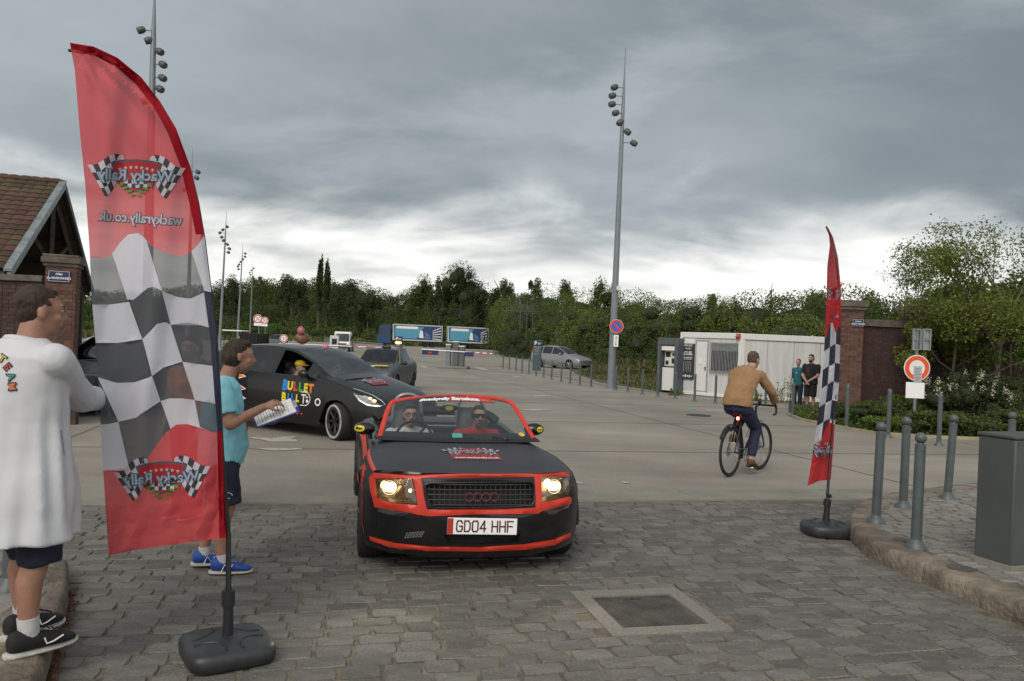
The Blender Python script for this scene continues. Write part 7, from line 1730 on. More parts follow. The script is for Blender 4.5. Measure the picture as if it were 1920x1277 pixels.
def base(parent, rad, hgt, rz, sq=.55):
    mb = MB(); n = 48
    def rg(k, z): 
        o = []
        for i in range(n): a = 2*PI*i/n; c, s = abs(math.cos(a)), abs(math.sin(a)); r_ = rad*k/((c**(2/sq)+s**(2/sq))**(sq/2)) if sq < 1 else rad*k; a += rz; o.append((r_*math.cos(a), r_*math.sin(a), z))
        return o
    mb.loft([rg(.90, .0), rg(.98, .015), rg(1.0, .05), rg(.99, hgt*.72), rg(.95, hgt*.9), rg(.86, hgt), rg(.60, hgt*1.06), rg(.2, hgt*1.2)]); mb.build('base', M('base_plastic', (.030, .032, .035), .42, bump=.25, bs=180, var=.25, vs=9), parent, ang=60)
    for k in range(4):
        a = rz+PI/4+k*PI/2; c_ = V((math.cos(a)*rad*.92, math.sin(a)*rad*.92, hgt*.98)); pts = []
        for j in range(15): b = a+PI+R(-62+j*124/14); q = c_+V((math.cos(b), math.sin(b), 0))*rad*.48; d = math.hypot(q.x, q.y)/rad; q.z = hgt*(1.0 if d > .86 else 1.0+.06*(.86-d)/.26 if d > .6 else 1.06+.14*(.6-d)/.4)+.002; pts.append(q)
        mb = MB(); mb.tube(pts, .007, 6, fl=.8); mb.build('moulded_rib', m_black, parent)
base(ban, .222, .097, R(33), .36)
# --- right banner
YR = 7.6; rb2 = G(1550, 1003); rb2 = V((rb2.x, YR, 0)); ban2 = thing('feather_banner', 'narrow red and chequered feather banner turned edge-on beside the right kerb', 'banner', (rb2.x, YR, 0), 0, 'feather banners at either side of the road')
OUT2 = [(1553, 427), (1556, 460), (1551, 500), (1549, 580), (1546, 640), (1541, 720), (1531, 800), (1521, 870), (1514, 911), (1535, 902), (1558, 899), (1565, 800), (1573, 720), (1576, 640), (1577, 540), (1571, 480), (1562, 445)]
def hx(t, y):   # across the cloth 0..1 at height y -> px
    ly = [427, 460, 500, 580, 640, 720, 800, 870, 911]; lx = [1553, 1556, 1551, 1549, 1546, 1541, 1531, 1521, 1514]; ry = [427, 445, 480, 540, 640, 720, 800, 899]; rx = [1553, 1562, 1571, 1577, 1576, 1573, 1565, 1558]
    return interp(y, ly, lx)*(1-t)+interp(y, ry, rx)*t
T1 = [(hx(-.3, 400), 400), (hx(1.3, 400), 400), (1600, 620), (hx(.85, 618), 612), (hx(.72, 625), 628), (hx(.5, 612), 606), (hx(.3, 606), 606), (hx(.08, 628), 632), (1530, 632)]
T2 = [(1500, 850), (hx(.12, 850), 850), (hx(.4, 818), 818), (hx(.62, 792), 790), (hx(.85, 795), 795), (1590, 800), (1590, 930), (1500, 930)]
cells = []; cols = [(-.2, .36), (.36, .72), (.72, 1.2)]; ys_ = [610, 655, 690, 725, 760, 795, 830, 865]
for i in range(7):
    for j, (a, b) in enumerate(cols):
        if (i+j) % 2 == 0 or False:
            sl_ = 10; y0, y1 = ys_[i], ys_[i+1]; o_ = [(8, -4), (-4, -10), (-10, -6)][j]
            cells.append([(hx(a, y0), y0+o_[0]), (hx(b, y0), y0+o_[1]), (hx(b, y1), y1+o_[1]), (hx(a, y1), y1+o_[0])])
v, F, lab = cut_sheet(OUT2, cells+[T1, T2], 6)
def rpt(px, py, o=0): y = py; t = (px-hx(0, y))/max(2, hx(1, y)-hx(0, y)); p = P(px, py, YR+.05+.16*(1-t)+.07*math.sin(t*5.5+py*.012)); p.y -= o; return p-V((rb2.x, YR, 0))
sh2 = thing('flag', None, None); sh2.parent = ban2; g_ = {}
nC = len(cells); f_red2 = flagcloth('banner_red_right', (.64, .045, .055), .03); f_nv = flagcloth('banner_slate', (.055, .06, .085), 0)
for f, l in zip(F, lab): g_.setdefault('r' if l > nC else ('d%d' % l if l > 0 else 'w'), []).append(f)
for k, fs in g_.items(): vs, fs = submesh(v, fs); mb = MB(); mb.add([rpt(x, y) for x, y in vs], fs); mb.build({'r': 'red_panel', 'd': 'chequer_dark_panel', 'w': 'chequer_white_panel'}[k[0]], {'r': f_red2, 'd': f_nv, 'w': f_white}[k[0]], sh2)
e1 = thing('printed_emblem', None, None); e1.parent = ban2; rally_logo(lambda x, y, o: rpt(1561+x*12, 553-y*30, o), e1, False, 1, .007); e2 = thing('printed_emblem', None, None); e2.parent = ban2; rally_logo(lambda x, y, o: rpt(1541+x*19-y*2, 846-y*34, o), e2, False, 1, .007)
decal('web_address_outline', [xf(text2d('wackyrally.co.uk', .34, .03, .9), 0, 0)], lambda x, y, o: rpt(1561+x*9.6, 593-y*22, o), p_out, ban2, off=.012, fine=.15); decal('web_address', [xf(text2d('wackyrally.co.uk', .34, .005, .9), 0, 0)], lambda x, y, o: rpt(1561+x*9.6, 593-y*22, o), p_white, ban2, off=.018, fine=.15)
mb = MB(); pole = [rpt(x-3, y, -.02) for x, y in ((1558, 899), (1566, 800), (1574, 720), (1577, 640), (1578, 540), (1572, 480), (1563, 445), (1554, 425))]; mb.tube([V((0, 0, .2))]+pole, [.014]*5+[.010]*4, 8); mb.build('pole', m_pole, ban2)
mb = MB(); mb.tube([(0, 0, .05), (0, 0, .18), (.005, 0, .34)], [.045, .030, .026], 12); mb.tube([(0, 0, .28), (.004, 0, .34)], .036, 12); mb.build('socket', m_black, ban2); q = rpt(1556, 930); mb = MB(); mb.cap((q.x-.03, q.y, q.z+.02), (q.x, q.y, q.z), .012, .02, 8); mb.build('clip', m_black, ban2)
base(ban2, .225, .115, R(0), .7)
# sticker print on the roadster bonnet and the black car bonnet
hq = carpt(885, 857, .78)
lo_ = thing('bonnet_print', None, None); lo_.parent = car
hz = lambda x, y, o: V((x, y, hoodz(x, y)+o+.002))
hcx, hcy = hq.x, .76
decal('red_ground', [gridrect(-.20, -.28, .20, .20, 8, 6)], lambda x, y, o: hz(hcx+x, hcy-y*-1*-1 if False else hcy+y*1.0, o), M('sticker_red', (.30, .02, .03), .5), lo_, off=.001)
rally_logo(lambda x, y, o: hz(hcx+x*.25, hcy+.02+y*.62*.6, o), lo_, False, 1, .0006)
decal('web_address', [xf(text2d('www.wackyrally.co.uk', .055, .0022, .72), 0, 0)], lambda x, y, o: hz(hcx+x, hcy-.22+y*1.3, o), m_white, lo_, off=.003)
def bhood(x, y, o):
    zt = fnb[4](y)+fnb[5](y)*(1-min(1, abs(x)/.7)**2); return V((x, y, zt+o+.012))
bl_ = thing('bonnet_print', None, None); bl_.parent = by
decal('red_ground', [gridrect(-.22, -.16, .22, .10, 6, 4)], lambda x, y, o: bhood(x, .80-y, o) if False else bhood(x+nsx*.1, .80+y, o), bpy.data.materials['sticker_red'], bl_, off=.001); rally_logo(lambda x, y, o: bhood(x*.28+nsx*.1, .80+y*.30, o), bl_, False, 1, .0008)
# ================================================================ BOLLARDS
m_bol = M('bollard_grey', (.080, .100, .104), .45, var=.15, vs=5, bump=.06, bs=50)
def bollard_mesh(h, r, ball):
    a = MB(); a.tube([(0, 0, .03), (0, 0, h*.9)], r, 20); a.tube([(0, 0, h*.84), (0, 0, h*.845)], r*1.06, 20)
    b = MB(); b.tube([(0, 0, -.01), (0, 0, .02), (0, 0, .05), (0, 0, .075)], [r*2.1, r*2.0, r*1.35, r*1.0], 20)
    c = MB()
    if ball: c.tube([(0, 0, h*.89), (0, 0, h*.915)], [r*.7, r*.55], 14); c.ell((0, 0, h*.952), (r*1.1, r*1.1, h*.05), 20, 12)
    else: c.tube([(0, 0, h*.9), (0, 0, h*.97), (0, 0, h)], [r*1.0, r*1.0, r*.6], 16)
    return a.mesh('post', m_bol), b.mesh('foot_collar', m_bol), c.mesh('cap', m_bol)
bmA = bollard_mesh(.97, .043, True); bmB = bollard_mesh(.96, .04, False)
def bollard(p, ms, label, group, tilt=(0, 0), sc=1):
    t = thing('bollard', label, 'bollard', p, 0, group); t.rotation_euler = (tilt[0], tilt[1], 0); t.scale = (sc, sc, sc)
    for nm, me in zip(('post', 'foot_collar', 'cap'), ms): link(nm, me, t)
for (px, py, lab, tl) in ((1642, 980, 'ball-topped grey bollard nearest the right banner, on the kerbed pavement', (0, R(1))), (1693, 952, 'ball-topped grey bollard standing behind and between the two front ones on the kerbed pavement', (0, R(.3))), (1717, 1027, 'ball-topped grey bollard nearest the camera, at the kerb edge on the right', (0, R(.4))), (1776, 935, 'slightly leaning ball-topped bollard left of the big grey cabinet', (0, R(2.6))), (1893, 915, 'ball-topped bollard mostly hidden behind the grey cabinet', (0, 0))):
    bollard(G(px, py, KH), bmA, lab, 'ball-topped bollards on the right pavement', tl)
for (px, py, lab) in ((1587, 804, 'grey bollard at the edging in front of the brick pier'), (1665, 821, 'grey bollard at the edging in front of the low shrubs, left of the round sign'), (1760, 836, 'grey bollard at the edging right of the round sign'), (1486, 782, 'grey bollard in front of the standing couple'), (1435, 760, 'grey bollard half hidden behind the cyclist')):
    bollard(G(px, py), bmB, lab, 'grey bollards along the planting bed', sc=1.12 if px > 1500 else 1.0)
row = [(943, 691), (954.5, 693.5), (967, 696), (978.5, 699), (991.5, 702), (1005, 705), (1019, 708.5), (1034, 712), (1052, 716.5), (1069, 719.5), (1087, 723), (1108, 726), (1154, 732), (1177, 735), (1204, 740), (1233, 744), (1266, 748), (1302, 753), (1341, 757)]
for i, (px, py) in enumerate(row):
    lab = 'slim grey bollard, %s from the far end of the long row beside the lane' % ORD[i] if i < 12 else ['slim grey bollard just right of the lamp mast foot', 'slim grey bollard between the lamp mast and the pay station, left one', 'slim grey bollard just left of the pay station', 'slim grey bollard in front of the pay station', 'slim grey bollard before the cabin notice board', 'slim grey bollard before the cabin door', 'slim grey bollard before the barred window, nearest the cyclist'][i-12]
    bollard(G(px, py), bmB, lab, 'slim bollards in the long row', sc=1.0)
# kerb line behind the row of bollards
mb = MB(); pv_ = [G(x, y) for x, y in ((935, 687), (1005, 700), (1095, 716), (1160, 728), (1240, 738), (1268, 741))]
for a, b in zip(pv_, pv_[1:]): d = (b-a).normalized(); q = V((-d.y, d.x, 0))*.06; mb.prism([(a-q).xy[:], (b-q).xy[:], (b+q).xy[:], (a+q).xy[:]], -.02, .05, f=lambda x, z, y: (x, z, y))
mb.build('lawn_kerb', m_strip, smooth=False, kind='structure')
# big grey cabinet
cbx = P(1880, 800, 6.35); cab = thing('utility_cabinet', 'large plain grey steel cabinet on the right pavement', 'cabinet', (3.90, 6.02, KH), R(20))
m_cabg = M('cabinet_grey', (.075, .083, .08), .55, var=.10, vs=2.5, bump=.05, bs=30)
mb = MB(); mb.b2((.01, .01, .02), (.89, .33, 1.01)); mb.build('housing', m_cabg, cab, bevel=.012); mb = MB(); mb.b2((0, 0, 1.01), (.90, .34, 1.04)); mb.build('lid', m_cabg, cab, bevel=.01); mb = MB(); mb.b2((-.01, -.01, -.02), (.91, .35, .025)); mb.build('plinth', m_strip, cab, smooth=False)
mb = MB(); mb.b2((.45, .004, .10), (.454, .0105, .95)); mb.build('door_gap', m_dark, cab, smooth=False)
cab.scale = (1, 1, .985)
# access lids in pavement
for px, py, s_ in ((1802, 1066, .10), (1830, 975, .06), (1690, 1012, .07)): q = G(px, py, KH); mb = MB(); mb.tube([(q.x, q.y, KH-.01), (q.x, q.y, KH+.006)], s_, 20); tag(mb.build('valve_lid', m_iron), {1802: 'round dark valve lid set in the pavement left of the cabinet foot', 1830: 'small dark valve lid in the pavement behind the front bollard', 1690: 'small round lid by the foot of the nearest bollard'}[px], 'valve lid')
# ================================================================ SIGNS
def roundsign(parent, c, r, kind, ny=-1):
    t = thing('sign_disc', None, None, c); t.parent = parent; mb = MB(); mb.tube([(0, 0, 0), (0, -.012, 0)], r, 32); mb.build('plate', m_white, t)
    mf = lambda x, y, o: (x, -.012-o, y)
    if kind == 'noentry_all': decal('red_ring', [ring2(0, 0, r*.60, r*.93, 36)], mf, M('sign_orange_red', (.75, .10, .03), .4), t); 
    elif kind == 'noparking': decal('blue_field', [disc2(0, 0, r*.78, 28)], mf, M('bright_sign_blue', (.03, .14, .55), .4), t, off=.002); decal('red_ring', [ring2(0, 0, r*.72, r*.96, 36), xf(rect2(-r*.75, -r*.12, r*.75, r*.12), 0, 0, 1, R(-45))], mf, M('sign_red', (.70, .05, .02), .4), t, off=.004)
    else:
        decal('red_ring', [ring2(0, 0, r*.72, r*.92, 30)], mf, m_red if kind != 'noentry_all' else m_red, t)
        if kind == 'cross': decal('red_cross', [xf(rect2(-r*.7, -r*.06, r*.7, r*.06), 0, 0, 1, a) for a in (R(45), R(-45))], mf, M('pink_line', (.6, .2, .2), .5), t, off=.005)
        if kind == 'one': decal('symbol', [rect2(-r*.06, -r*.3, r*.06, r*.3), rect2(-r*.16, -r*.3, r*.16, -r*.2)], mf, m_black, t, off=.005)
    return t
q = G(1714, 812); zq = lambda px, py: P(px, py, q.y).z
sg = thing('road_sign', 'round red and white sign with a paper notice above a blank white panel', 'road sign', (q.x, q.y, 0))
mb = MB(); mb.tube([(0, .03, 0), (0, .03, zq(1722, 617))], .035, 10); mb.build('post', m_metal, sg)
cS = P(1719, 690, q.y)-sg.location; roundsign(sg, (cS.x, 0, cS.z), 24.5*q.y/1470, 'noentry_all')
mb = MB(); c = P(1720, 700, q.y)-sg.location; mb.b2((c.x-.095, -.022, c.z-.21), (c.x+.095, -.018, c.z+.17)); mb.build('paper_notice', M('paper_grey', (.45, .46, .50), .7), sg, smooth=False)
decal('notice_lines', [rect2(c.x-.075, c.z-.17+.035*k, c.x+(.07 if k % 3 else .03), c.z-.16+.035*k) for k in range(9)], lambda x, y, o: (x, -.022-o, y), M('ink_grey', (.15, .15, .17), .7), sg)
c = P(1715.5, 732, q.y)-sg.location; k_ = q.y/1470; mb = MB(); mb.b2((c.x-17.5*k_, -.012, c.z-15*k_), (c.x+17.5*k_, 0, c.z+15*k_)); mb.build('blank_panel', m_plate, sg, bevel=.03)
for dx in (-9.5, 9.5):
    c = P(1728.5+dx, 636.5, q.y)-sg.location; mb = MB(); w1, h1 = 7.2*k_, 20*k_; x0, z0 = c.x, c.z
    mb.b2((x0-w1, .03, z0-h1), (x0+w1, .04, z0+h1)); 
    for a, b in (((x0-w1, -.02, z0-h1), (x0-w1+.02, .03, z0+h1)), ((x0+w1-.02, -.02, z0-h1), (x0+w1, .03, z0+h1)), ((x0-w1+.02, -.02, z0-h1), (x0+w1-.02, .03, z0-h1+.02)), ((x0-w1+.02, -.02, z0+h1-.02), (x0+w1-.02, .03, z0+h1))): mb.b2(a, b)
    mb.build('sign_box_back', m_galv, sg, smooth=False)
mb = MB(); c = P(1728, 636, q.y)-sg.location; mb.b2((c.x-.22, .0, c.z-.03), (c.x+.22, .03, c.z+.03)); mb.b2((c.x-.06, -.04, c.z-.25), (c.x-.0, .0, c.z+.22)); mb.build('bracket', m_metal, sg, smooth=False)
def postsign(px, Y, parts_, label, ptop, post=True):
    t = thing('road_sign', label, 'road sign', (P(px, 640, Y).x, Y, 0)); 
    if post: mb = MB(); mb.tube([(0, .05, 0), (0, .05, P(px, ptop, Y).z)], .035, 8); mb.build('post', m_metal, t)
    for kd, x, y, r in parts_:
        c = P(x, y, Y)-t.location
        if kd == 'panel': mb = MB(); mb.b2((c.x-r[0]*Y/1470, -.01, c.z-r[1]*Y/1470), (c.x+r[0]*Y/1470, 0, c.z+r[1]*Y/1470)); mb.build('lower_panel', m_plate, t, smooth=False)
        else: roundsign(t, (c.x, 0, c.z), r*Y/1470, kd)
    return t
postsign(484, 60, [('cross', 483.5, 598, 8.5), ('panel', 483.5, 608.3, (7.5, 2.6))], 'round red-rimmed sign with a white panel, left and larger of the far pair', 590)
postsign(496, 62, [('cross', 496.5, 601, 6.8), ('panel', 496, 609.5, (5.6, 2.3))], 'round red-rimmed sign with a white panel, right and smaller of the far pair', 595)
postsign(532, 42, [('one', 532, 634.5, 7.5), ('one', 532, 649, 6.8)], 'two round red-rimmed signs one above the other behind the black car roof', 627)
# ================================================================ LAMP MASTS
m_mast = M('mast_grey', (.20, .23, .25), .4, .3, var=.08, vs=1)
def mast(base_px, base_py, top_px, top_py, Y, label, heads, hs=1.0):
    b = P(base_px, 640, Y); tp_ = P(top_px, top_py, Y); t = thing('lamp_mast', label, 'lamp post', (b.x, Y, 0), 0, 'tall lamp masts'); H_ = tp_.z
    X = lambda z: (tp_.x-b.x)*z/H_
    mb = MB(); mb.tube([(X(z*H_), 0, z*H_) for z in (0, .02, .5, .82, .93, 1)], [.19, .165, .115, .075, .028, .012], 14); mb.build('mast', m_mast, t)
    mb = MB(); mb.tube([(0, 0, -.02), (0, 0, .03)], .26, 16); mb.build('base_plate', m_mast, t)
    for dx, py, ang in heads:
        z = P(top_px, py, Y).z; hd_ = thing('lamp_head', None, None, (X(z)+dx*.12, 0, z)); hd_.parent = t; hd_.scale = (hs, hs, hs); mb = MB(); s = 1 if dx > 0 else -1
        mb.tube([(-dx*.12, 0, .0), (dx*.22, 0, .02)], .02, 6); mb.build('arm', m_mast, hd_)
        c = V((dx*.30, -.06, .0)); d = V((math.cos(ang)*s, -.35, math.sin(ang))).normalized(); mb = MB(); mb.tube([c-d*.15, c-d*.12, c, c+d*.16, c+d*.19], [.06, .12, .155, .14, .12], 14); mb.build('lamp_shade', M('lamp_dark', (.075, .08, .085), .5) if 'lamp_dark' not in bpy.data.materials else bpy.data.materials['lamp_dark'], hd_)
    return t
HD = [(-1, 165, -.5), (-1.2, 181, -.35), (-1.2, 197, -.3), (-.75, 213, -.4), (-.25, 230, -.8), (.55, 247, -.8), (1.3, 268, -.55)]
m1 = mast(1149, 728, 1173, 90, 33.2, 'tall grey lamp mast with seven lamp heads carrying the blue no-parking sign', HD, .86)
ns = thing('road_sign', 'round blue and red no-parking sign with a small white panel fixed to the lamp mast', 'road sign', (P(1156, 612, 32.9).x, 32.9, P(1156, 612, 32.9).z)); roundsign(ns, (0, 0, 0), 13*33/1470, 'noparking'); mb = MB(); mb.b2((-.10, -.012, -.85), (.10, 0, -.36)); mb.build('arrow_panel', m_plate, ns, smooth=False)
decal('arrow', [rect2(-.012, -.76, .012, -.46), ([(-.04, -.74), (0, -.80), (.04, -.74)], [(0, 1, 2)]), ([(-.04, -.47), (.04, -.47), (0, -.41)], [(0, 1, 2)])], lambda x, y, o: (x, -.012-o, y), m_black, ns); mb = MB(); mb.tube([(0, .0, 0), (0, .12, 0)], .05, 8); mb.tube([(0, 0, -.6), (0, .12, -.6)], .04, 8); mb.build('bracket', m_galv, ns)
mb = MB(); q = P(1162, 541, 33.0); mb.b2((q.x-.14, 32.9, q.z-.09), (q.x+.05, 33.1, q.z+.09)); tag(mb.build('sensor_box', m_cab2, bevel=.02), 'small pale sensor box clamped to the tall lamp mast above the no-parking sign', 'sensor')
def mast2(bx, tx_, ty, Y, label, ys, dxs, hs=1.0): mast(bx, 640, tx_, ty, Y, label, [(d, y, -.5) for y, d in zip(ys, dxs)], hs)
mast2(276, 291, -65, 22.5, 'tall lamp mast rising behind the big banner, its top cut by the picture edge', [58, 77, 97, 121, 146, 167, 190], [-1, -.3, .6, .9, .9, .7, -.5], .68)
mast2(352, 361, 278, 55, 'lamp mast whose tip shows just right of the big banner', [322, 333, 345, 356], [1, .8, -.7, -1])
mast2(412, 425, 396, 84, 'lamp mast just right of the banner, nearest of the three distant masts', [425, 431, 437, 445, 451, 458, 466, 473], [.3, -.6, -1.3, -.8, -.3, .6, 1.2, 1])
mast2(445, 455.5, 456, 114, 'middle one of the three distant lamp masts', [475, 481, 486, 491, 496, 500, 505], [1, 1, .3, -.3, -.8, -1.2, -.9])
mast2(468, 474.5, 487, 157, 'farthest and smallest of the three distant lamp masts', [503, 507, 511, 515], [.5, -.5, -1.2, -.9])
# ================================================================ PARKING BARRIERS, TOTEMS, RAILINGS
m_anth = M('anthracite_panel', (.10, .11, .115), .5)
g = G(850, 691); isl = thing('barrier_unit', 'grey parking barrier cabinets on a concrete island with a raised-arm boom across the lane', 'barrier', (g.x, g.y, 0), R(-8))
k_ = g.y/1470
mb = MB(); mb.b2((-.95, -.5, 0), (.95, .7, .16)); mb.build('island', m_strip, isl, bevel=.04)
for x, w_, h_, nm in ((-.35, .30, 1.35, 'post_panel'), (.12, .36, 1.55, 'ticket_cabinet'), (.5, .34, 1.28, 'motor_cabinet')):
    mb = MB(); mb.b2((x-w_/2, -.15, .16), (x+w_/2, .2, .16+h_)); mb.build(nm, m_anth if nm != 'post_panel' else m_metal, isl, bevel=.02); mb = MB(); mb.b2((x-w_/2-.02, -.17, .10+h_), (x+w_/2+.02, .22, .17+h_)); mb.build('cabinet_top', m_cab2, isl, bevel=.01)
mb = MB(); mb.tube([(-2.05, -.2, 1.12), (2.45, -.2, 1.03)], .035, 8); mb.build('boom', m_white, isl)
mb = MB()
for k in range(3): mb.tube([(1.2+k*.45, -.2, 1.055-.009*k), (1.4+k*.45, -.2, 1.051-.009*k)], .038, 8)
mb.build('boom_red_band', m_red, isl, kind='stuff')
for x0, x1 in ((-2.0, -.95), (.75, 1.3)): mb = MB(); mb.b2((x0, -.24, .80), (x1, -.2, 1.08)); mb.build('boom_panel', m_navy, isl, smooth=False)
decal('boom_panel_mark', [rect2(-1.6, .88, -1.35, .98)], lambda x, y, o: (x, -.24-o, y), m_red, isl)
def totem(px, py, h, w_, label, col, cat='sign totem'):
    g = G(px, py); t = thing('totem', label, cat, (g.x, g.y, 0), R(-4)); mb = MB(); mb.b2((-w_/2, -.1, 0), (w_/2, .1, h)); mb.build('panel', col, t, bevel=.015); mb = MB(); mb.b2((-w_/2+.02, -.108, h*.80), (w_/2-.02, -.1, h-.04)); mb.build('header', m_navy, t, smooth=False)
    mf = lambda x, y, o: (x, -.108-o, y); decal('lettering', [xf(text2d('P', h*.15, .012), -w_*.22, h*.90), rect2(.0, h*.90, w_*.38, h*.915), rect2(.0, h*.87, w_*.35, h*.88)], mf, m_white, t); decal('small_print', [rect2(-w_*.42, h*.77, w_*.42, h*.785)]+[rect2(-w_*.36, h*(.72-.05*k), w_*.2, h*(.727-.05*k)) for k in range(5)], lambda x, y, o: (x, -.1-o, y), m_tarp, t); return t
totem(1006, 695, 2.0, .56, 'tall grey parking totem with a white P standing by the row of thin bollards', M('totem_teal', (.055, .085, .09), .5))
tt_ = totem(746, 678, 1.9, .55, 'grey parking totem with a glowing orange lamp at the entry lane', M('totem_slate', (.05, .065, .09), .5))
mb = MB(); mb.ell((0, -.16, 1.42), (.24, .08, .10)); mb.build('lamp', m_lampy, tt_)
g = G(634, 682); en = thing('entry_terminal', 'pale grey entry terminal with boom at the left lane behind the black car', 'barrier', (g.x, g.y, 0), R(5)); mb = MB(); mb.b2((-.55, -.15, 0), (-.02, .25, 1.75)); mb.build('terminal', m_cab, en, bevel=.02); mb = MB(); mb.b2((.02, -.12, 0), (.42, .2, 1.25)); mb.build('motor_cabinet', m_anth, en, bevel=.02); mb = MB(); mb.b2((-.42, -.17, 1.2), (-.12, -.15, 1.55)); mb.build('screen', m_black, en, smooth=False); mb = MB(); mb.tube([(-3.6, -.2, 1.12), (3.6, -.2, 1.12)], .03, 8); mb.build('boom', m_white, en); mb = MB()
for k in range(3): mb.tube([(.8+k*.9, -.2, 1.12), (1.2+k*.9, -.2, 1.12)], .034, 8)
mb.build('boom_red_band', m_red, en, kind='stuff')
decal('terminal_mark', [rect2(-.40, .75, -.14, 1.0)], lambda x, y, o: (x, -.15-o, y), m_white, en)
a = G(650, 658); b = G(716, 668); fn_ = thing('railing', 'grey vertical-bar railing running beside the entry lane behind the small grey car', 'railing', (a.x, a.y, 0), math.atan2(b.y-a.y, b.x-a.x)); ln = (b-a).length; mb = MB(); mb.b2((0, -.03, .02), (ln, .03, .08)); mb.b2((0, -.03, 1.15), (ln, .03, 1.2)); mb.build('rail', m_galv, fn_, smooth=False)
nb = 38
for k in range(nb+1):
    mb = MB() if k == 0 else mb
    if k == 0: mb.b2((-.02, -.012, .05), (.02, .012, 1.15)); bm_ = mb.mesh('railing_bar', m_galv, False)
    o = link('railing_bar', bm_, fn_); o.location = (ln*k/nb, 0, 0)
a = G(602, 644); b = G(650, 652); f2 = thing('railing', 'far grey railing beside the lane left of the white lorry', 'railing', (a.x, a.y, 0), math.atan2(b.y-a.y, b.x-a.x)); ln = (b-a).length; mb = MB(); mb.b2((0, -.03, 1.3), (ln, .03, 1.36))
for k in range(60): mb.b2((ln*k/60-.03, -.02, 0), (ln*k/60+.03, .02, 1.3))
mb.build('rail_panel', m_metal, f2, smooth=False, kind='stuff')
# bin-like block and tractor roof behind the people carrier
q = P(477, 640, 17.5); ct = thing('rooftop_tyre', 'dark ribbed tyre-like block on a vehicle roof behind the man with the clipboard', 'tyre', (q.x, 17.5, P(477, 649, 17.5).z)); mb = MB(); mb.tube([(0, 0, 0), (0, 0, .28)], .30, 28); mb.build('tread', m_tyre, ct)
for k in range(28): a_k = 2*PI*k/28; mb = MB(); mb.box((.305*math.cos(a_k), .305*math.sin(a_k), .14), (.02, .03, .26), rz=a_k); mb.build('tread_block', m_rubber, ct, smooth=False)
q = P(441, 640, 60); gt = thing('utility_cart', 'small green utility cart with a white roof on posts beyond the man with the clipboard', 'cart', (q.x, 60, 0)); mb = MB(); mb.b2((-.75, -.8, 1.75), (.75, .8, 1.86)); mb.build('roof', m_white, gt, bevel=.04); mb = MB(); mb.b2((-.7, -.7, .35), (.7, .7, .85)); mb.build('chassis', M('cart_green', (.03, .16, .05), .5), gt, bevel=.05)
for s in (-1, 1):
    for r_ in (-1, 1): mb = MB(); mb.tube([(s*.62, r_*.65, .8), (s*.62, r_*.65, 1.76)], .03, 6); mb.build('roof_post', m_black, gt); wheel(gt, (s*.62, r_*.7, .28), .28, .16, s)
# balloons on the people carrier
q = P(567, 634, 13.3); b1 = thing('balloon', 'brown and tan round balloon floating above the black people carrier', 'balloon', q); mb = MB(); mb.ell((0, 0, 0), (.115, .115, .105), 20, 14); mb.build('balloon_skin', M('tan_latex', (.28, .15, .085), .4, col2=(.12, .06, .03), vs=7), b1); mb = MB(); mb.tube([(0, 0, -.1), (.02, .1, P(567, 655, 13.3).z-q.z)], .003, 4); mb.build('string', m_white, b1)
q = P(564, 620, 13.2); b2_ = thing('balloon', 'dull red and pink balloon pair resting on the tan balloon', 'balloon', q); mb = MB(); mb.ell((0, 0, 0), (.062, .06, .075), 18, 12); mb.build('balloon_skin', M('red_latex', (.36, .06, .07), .35, col2=(.45, .18, .17), vs=12), b2_)
q = P(610.5, 650, 13.6); b3 = thing('balloon', 'small pink balloon on the roof of the black people carrier', 'balloon', q); mb = MB(); mb.ell((0, 0, 0), (.055, .055, .052), 18, 12); mb.build('balloon_skin', M('pink_latex', (.60, .22, .32), .35), b3); mb = MB(); mb.tube([(0, 0, -.05), (0, 0, -.10)], .006, 5); mb.build('knot', M('pink_knot', (.5, .18, .26), .5), b3)
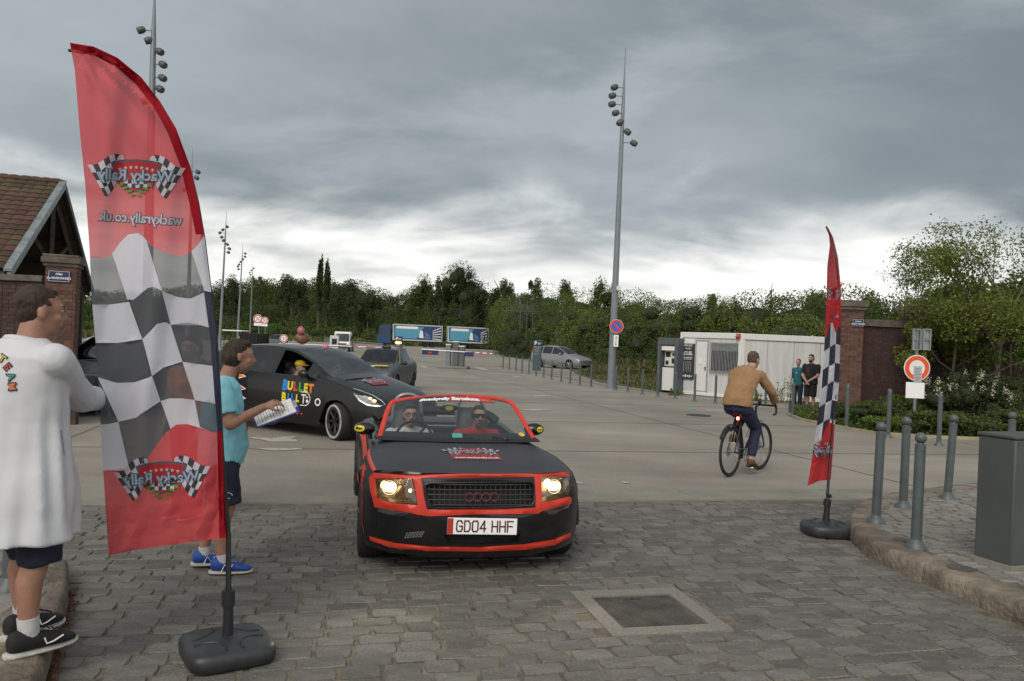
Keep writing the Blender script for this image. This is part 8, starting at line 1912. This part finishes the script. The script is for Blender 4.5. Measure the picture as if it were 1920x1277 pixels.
# bicycle hoops and timber posts by the left pier
for i, (px, Y, lab) in enumerate(((172, 14.5, 'steel bicycle hoop at the left, nearest the banner edge'), (150, 15.2, 'steel bicycle hoop left of the one nearest the banner'))):
    x = P(px, 640, Y).x; t = thing('bicycle_hoop', lab, 'bicycle rack', (x, Y, 0), R(15)); mb = MB(); mb.tube(spline([V((-.35, 0, 0)), V((-.35, 0, .6)), V((-.2, 0, .78)), V((.2, 0, .78)), V((.35, 0, .6)), V((.35, 0, 0))], 5), .024, 8); mb.build('hoop', m_metal, t); mb = MB(); mb.tube([(-.35, 0, 0), (-.35, 0, .02)], .06, 10); mb.tube([(.35, 0, 0), (.35, 0, .02)], .06, 10); mb.build('foot_plates', m_metal, t, kind='stuff')
for px, Y, h, lab in ((146, 13.6, .95, 'short dark timber post beside the brick pier'), (166, 17.5, 1.15, 'dark thin post beyond the bicycle hoop'), (172, 18.4, 1.1, 'dark thin post just left of the big banner edge')):
    x = P(px, 640, Y).x; t = thing('timber_post', lab, 'post', (x, Y, 0)); mb = MB(); mb.b2((-.05, -.05, 0), (.05, .05, h)); mb.build('post', m_wood, t, bevel=.01); mb = MB(); mb.b2((-.06, -.06, h), (.06, .06, h+.03)); mb.build('cap', m_wood, t, smooth=False)
# bollard behind the man in white
bollard(G(18, 1105, KH), bmA, 'grey bollard on the left pavement behind the man in the white coat', None)
# distant footbridge frame in the wood
m_fb = M('bridge_grey', (.09, .10, .09), .7); q = P(975, 640, 106); fbg = thing('metal_footbridge', 'distant grey metal footbridge or stair frame half hidden in the wood', 'footbridge', (q.x, 106, 0), R(8)); zt_ = P(975, 572, 106).z; mb = MB(); mb.b2((-2.6, -.6, zt_-.9), (2.2, .6, zt_-.8)); mb.build('deck', m_fb, fbg, smooth=False); mb = MB()
for k in range(10): mb.tube([(-2.6+k*.53, -.6, zt_-.8), (-2.6+k*.53, -.6, zt_)], .03, 4)
mb.tube([(-2.6, -.6, zt_), (2.2, -.6, zt_)], .03, 4); mb.build('handrail', m_fb, fbg); mb = MB()
for x in (-.2, .7, 1.5): mb.tube([(x, -.7, 0), (x, -.7, zt_+.4)], .06, 4)
mb.build('leg', m_fb, fbg, kind='stuff')
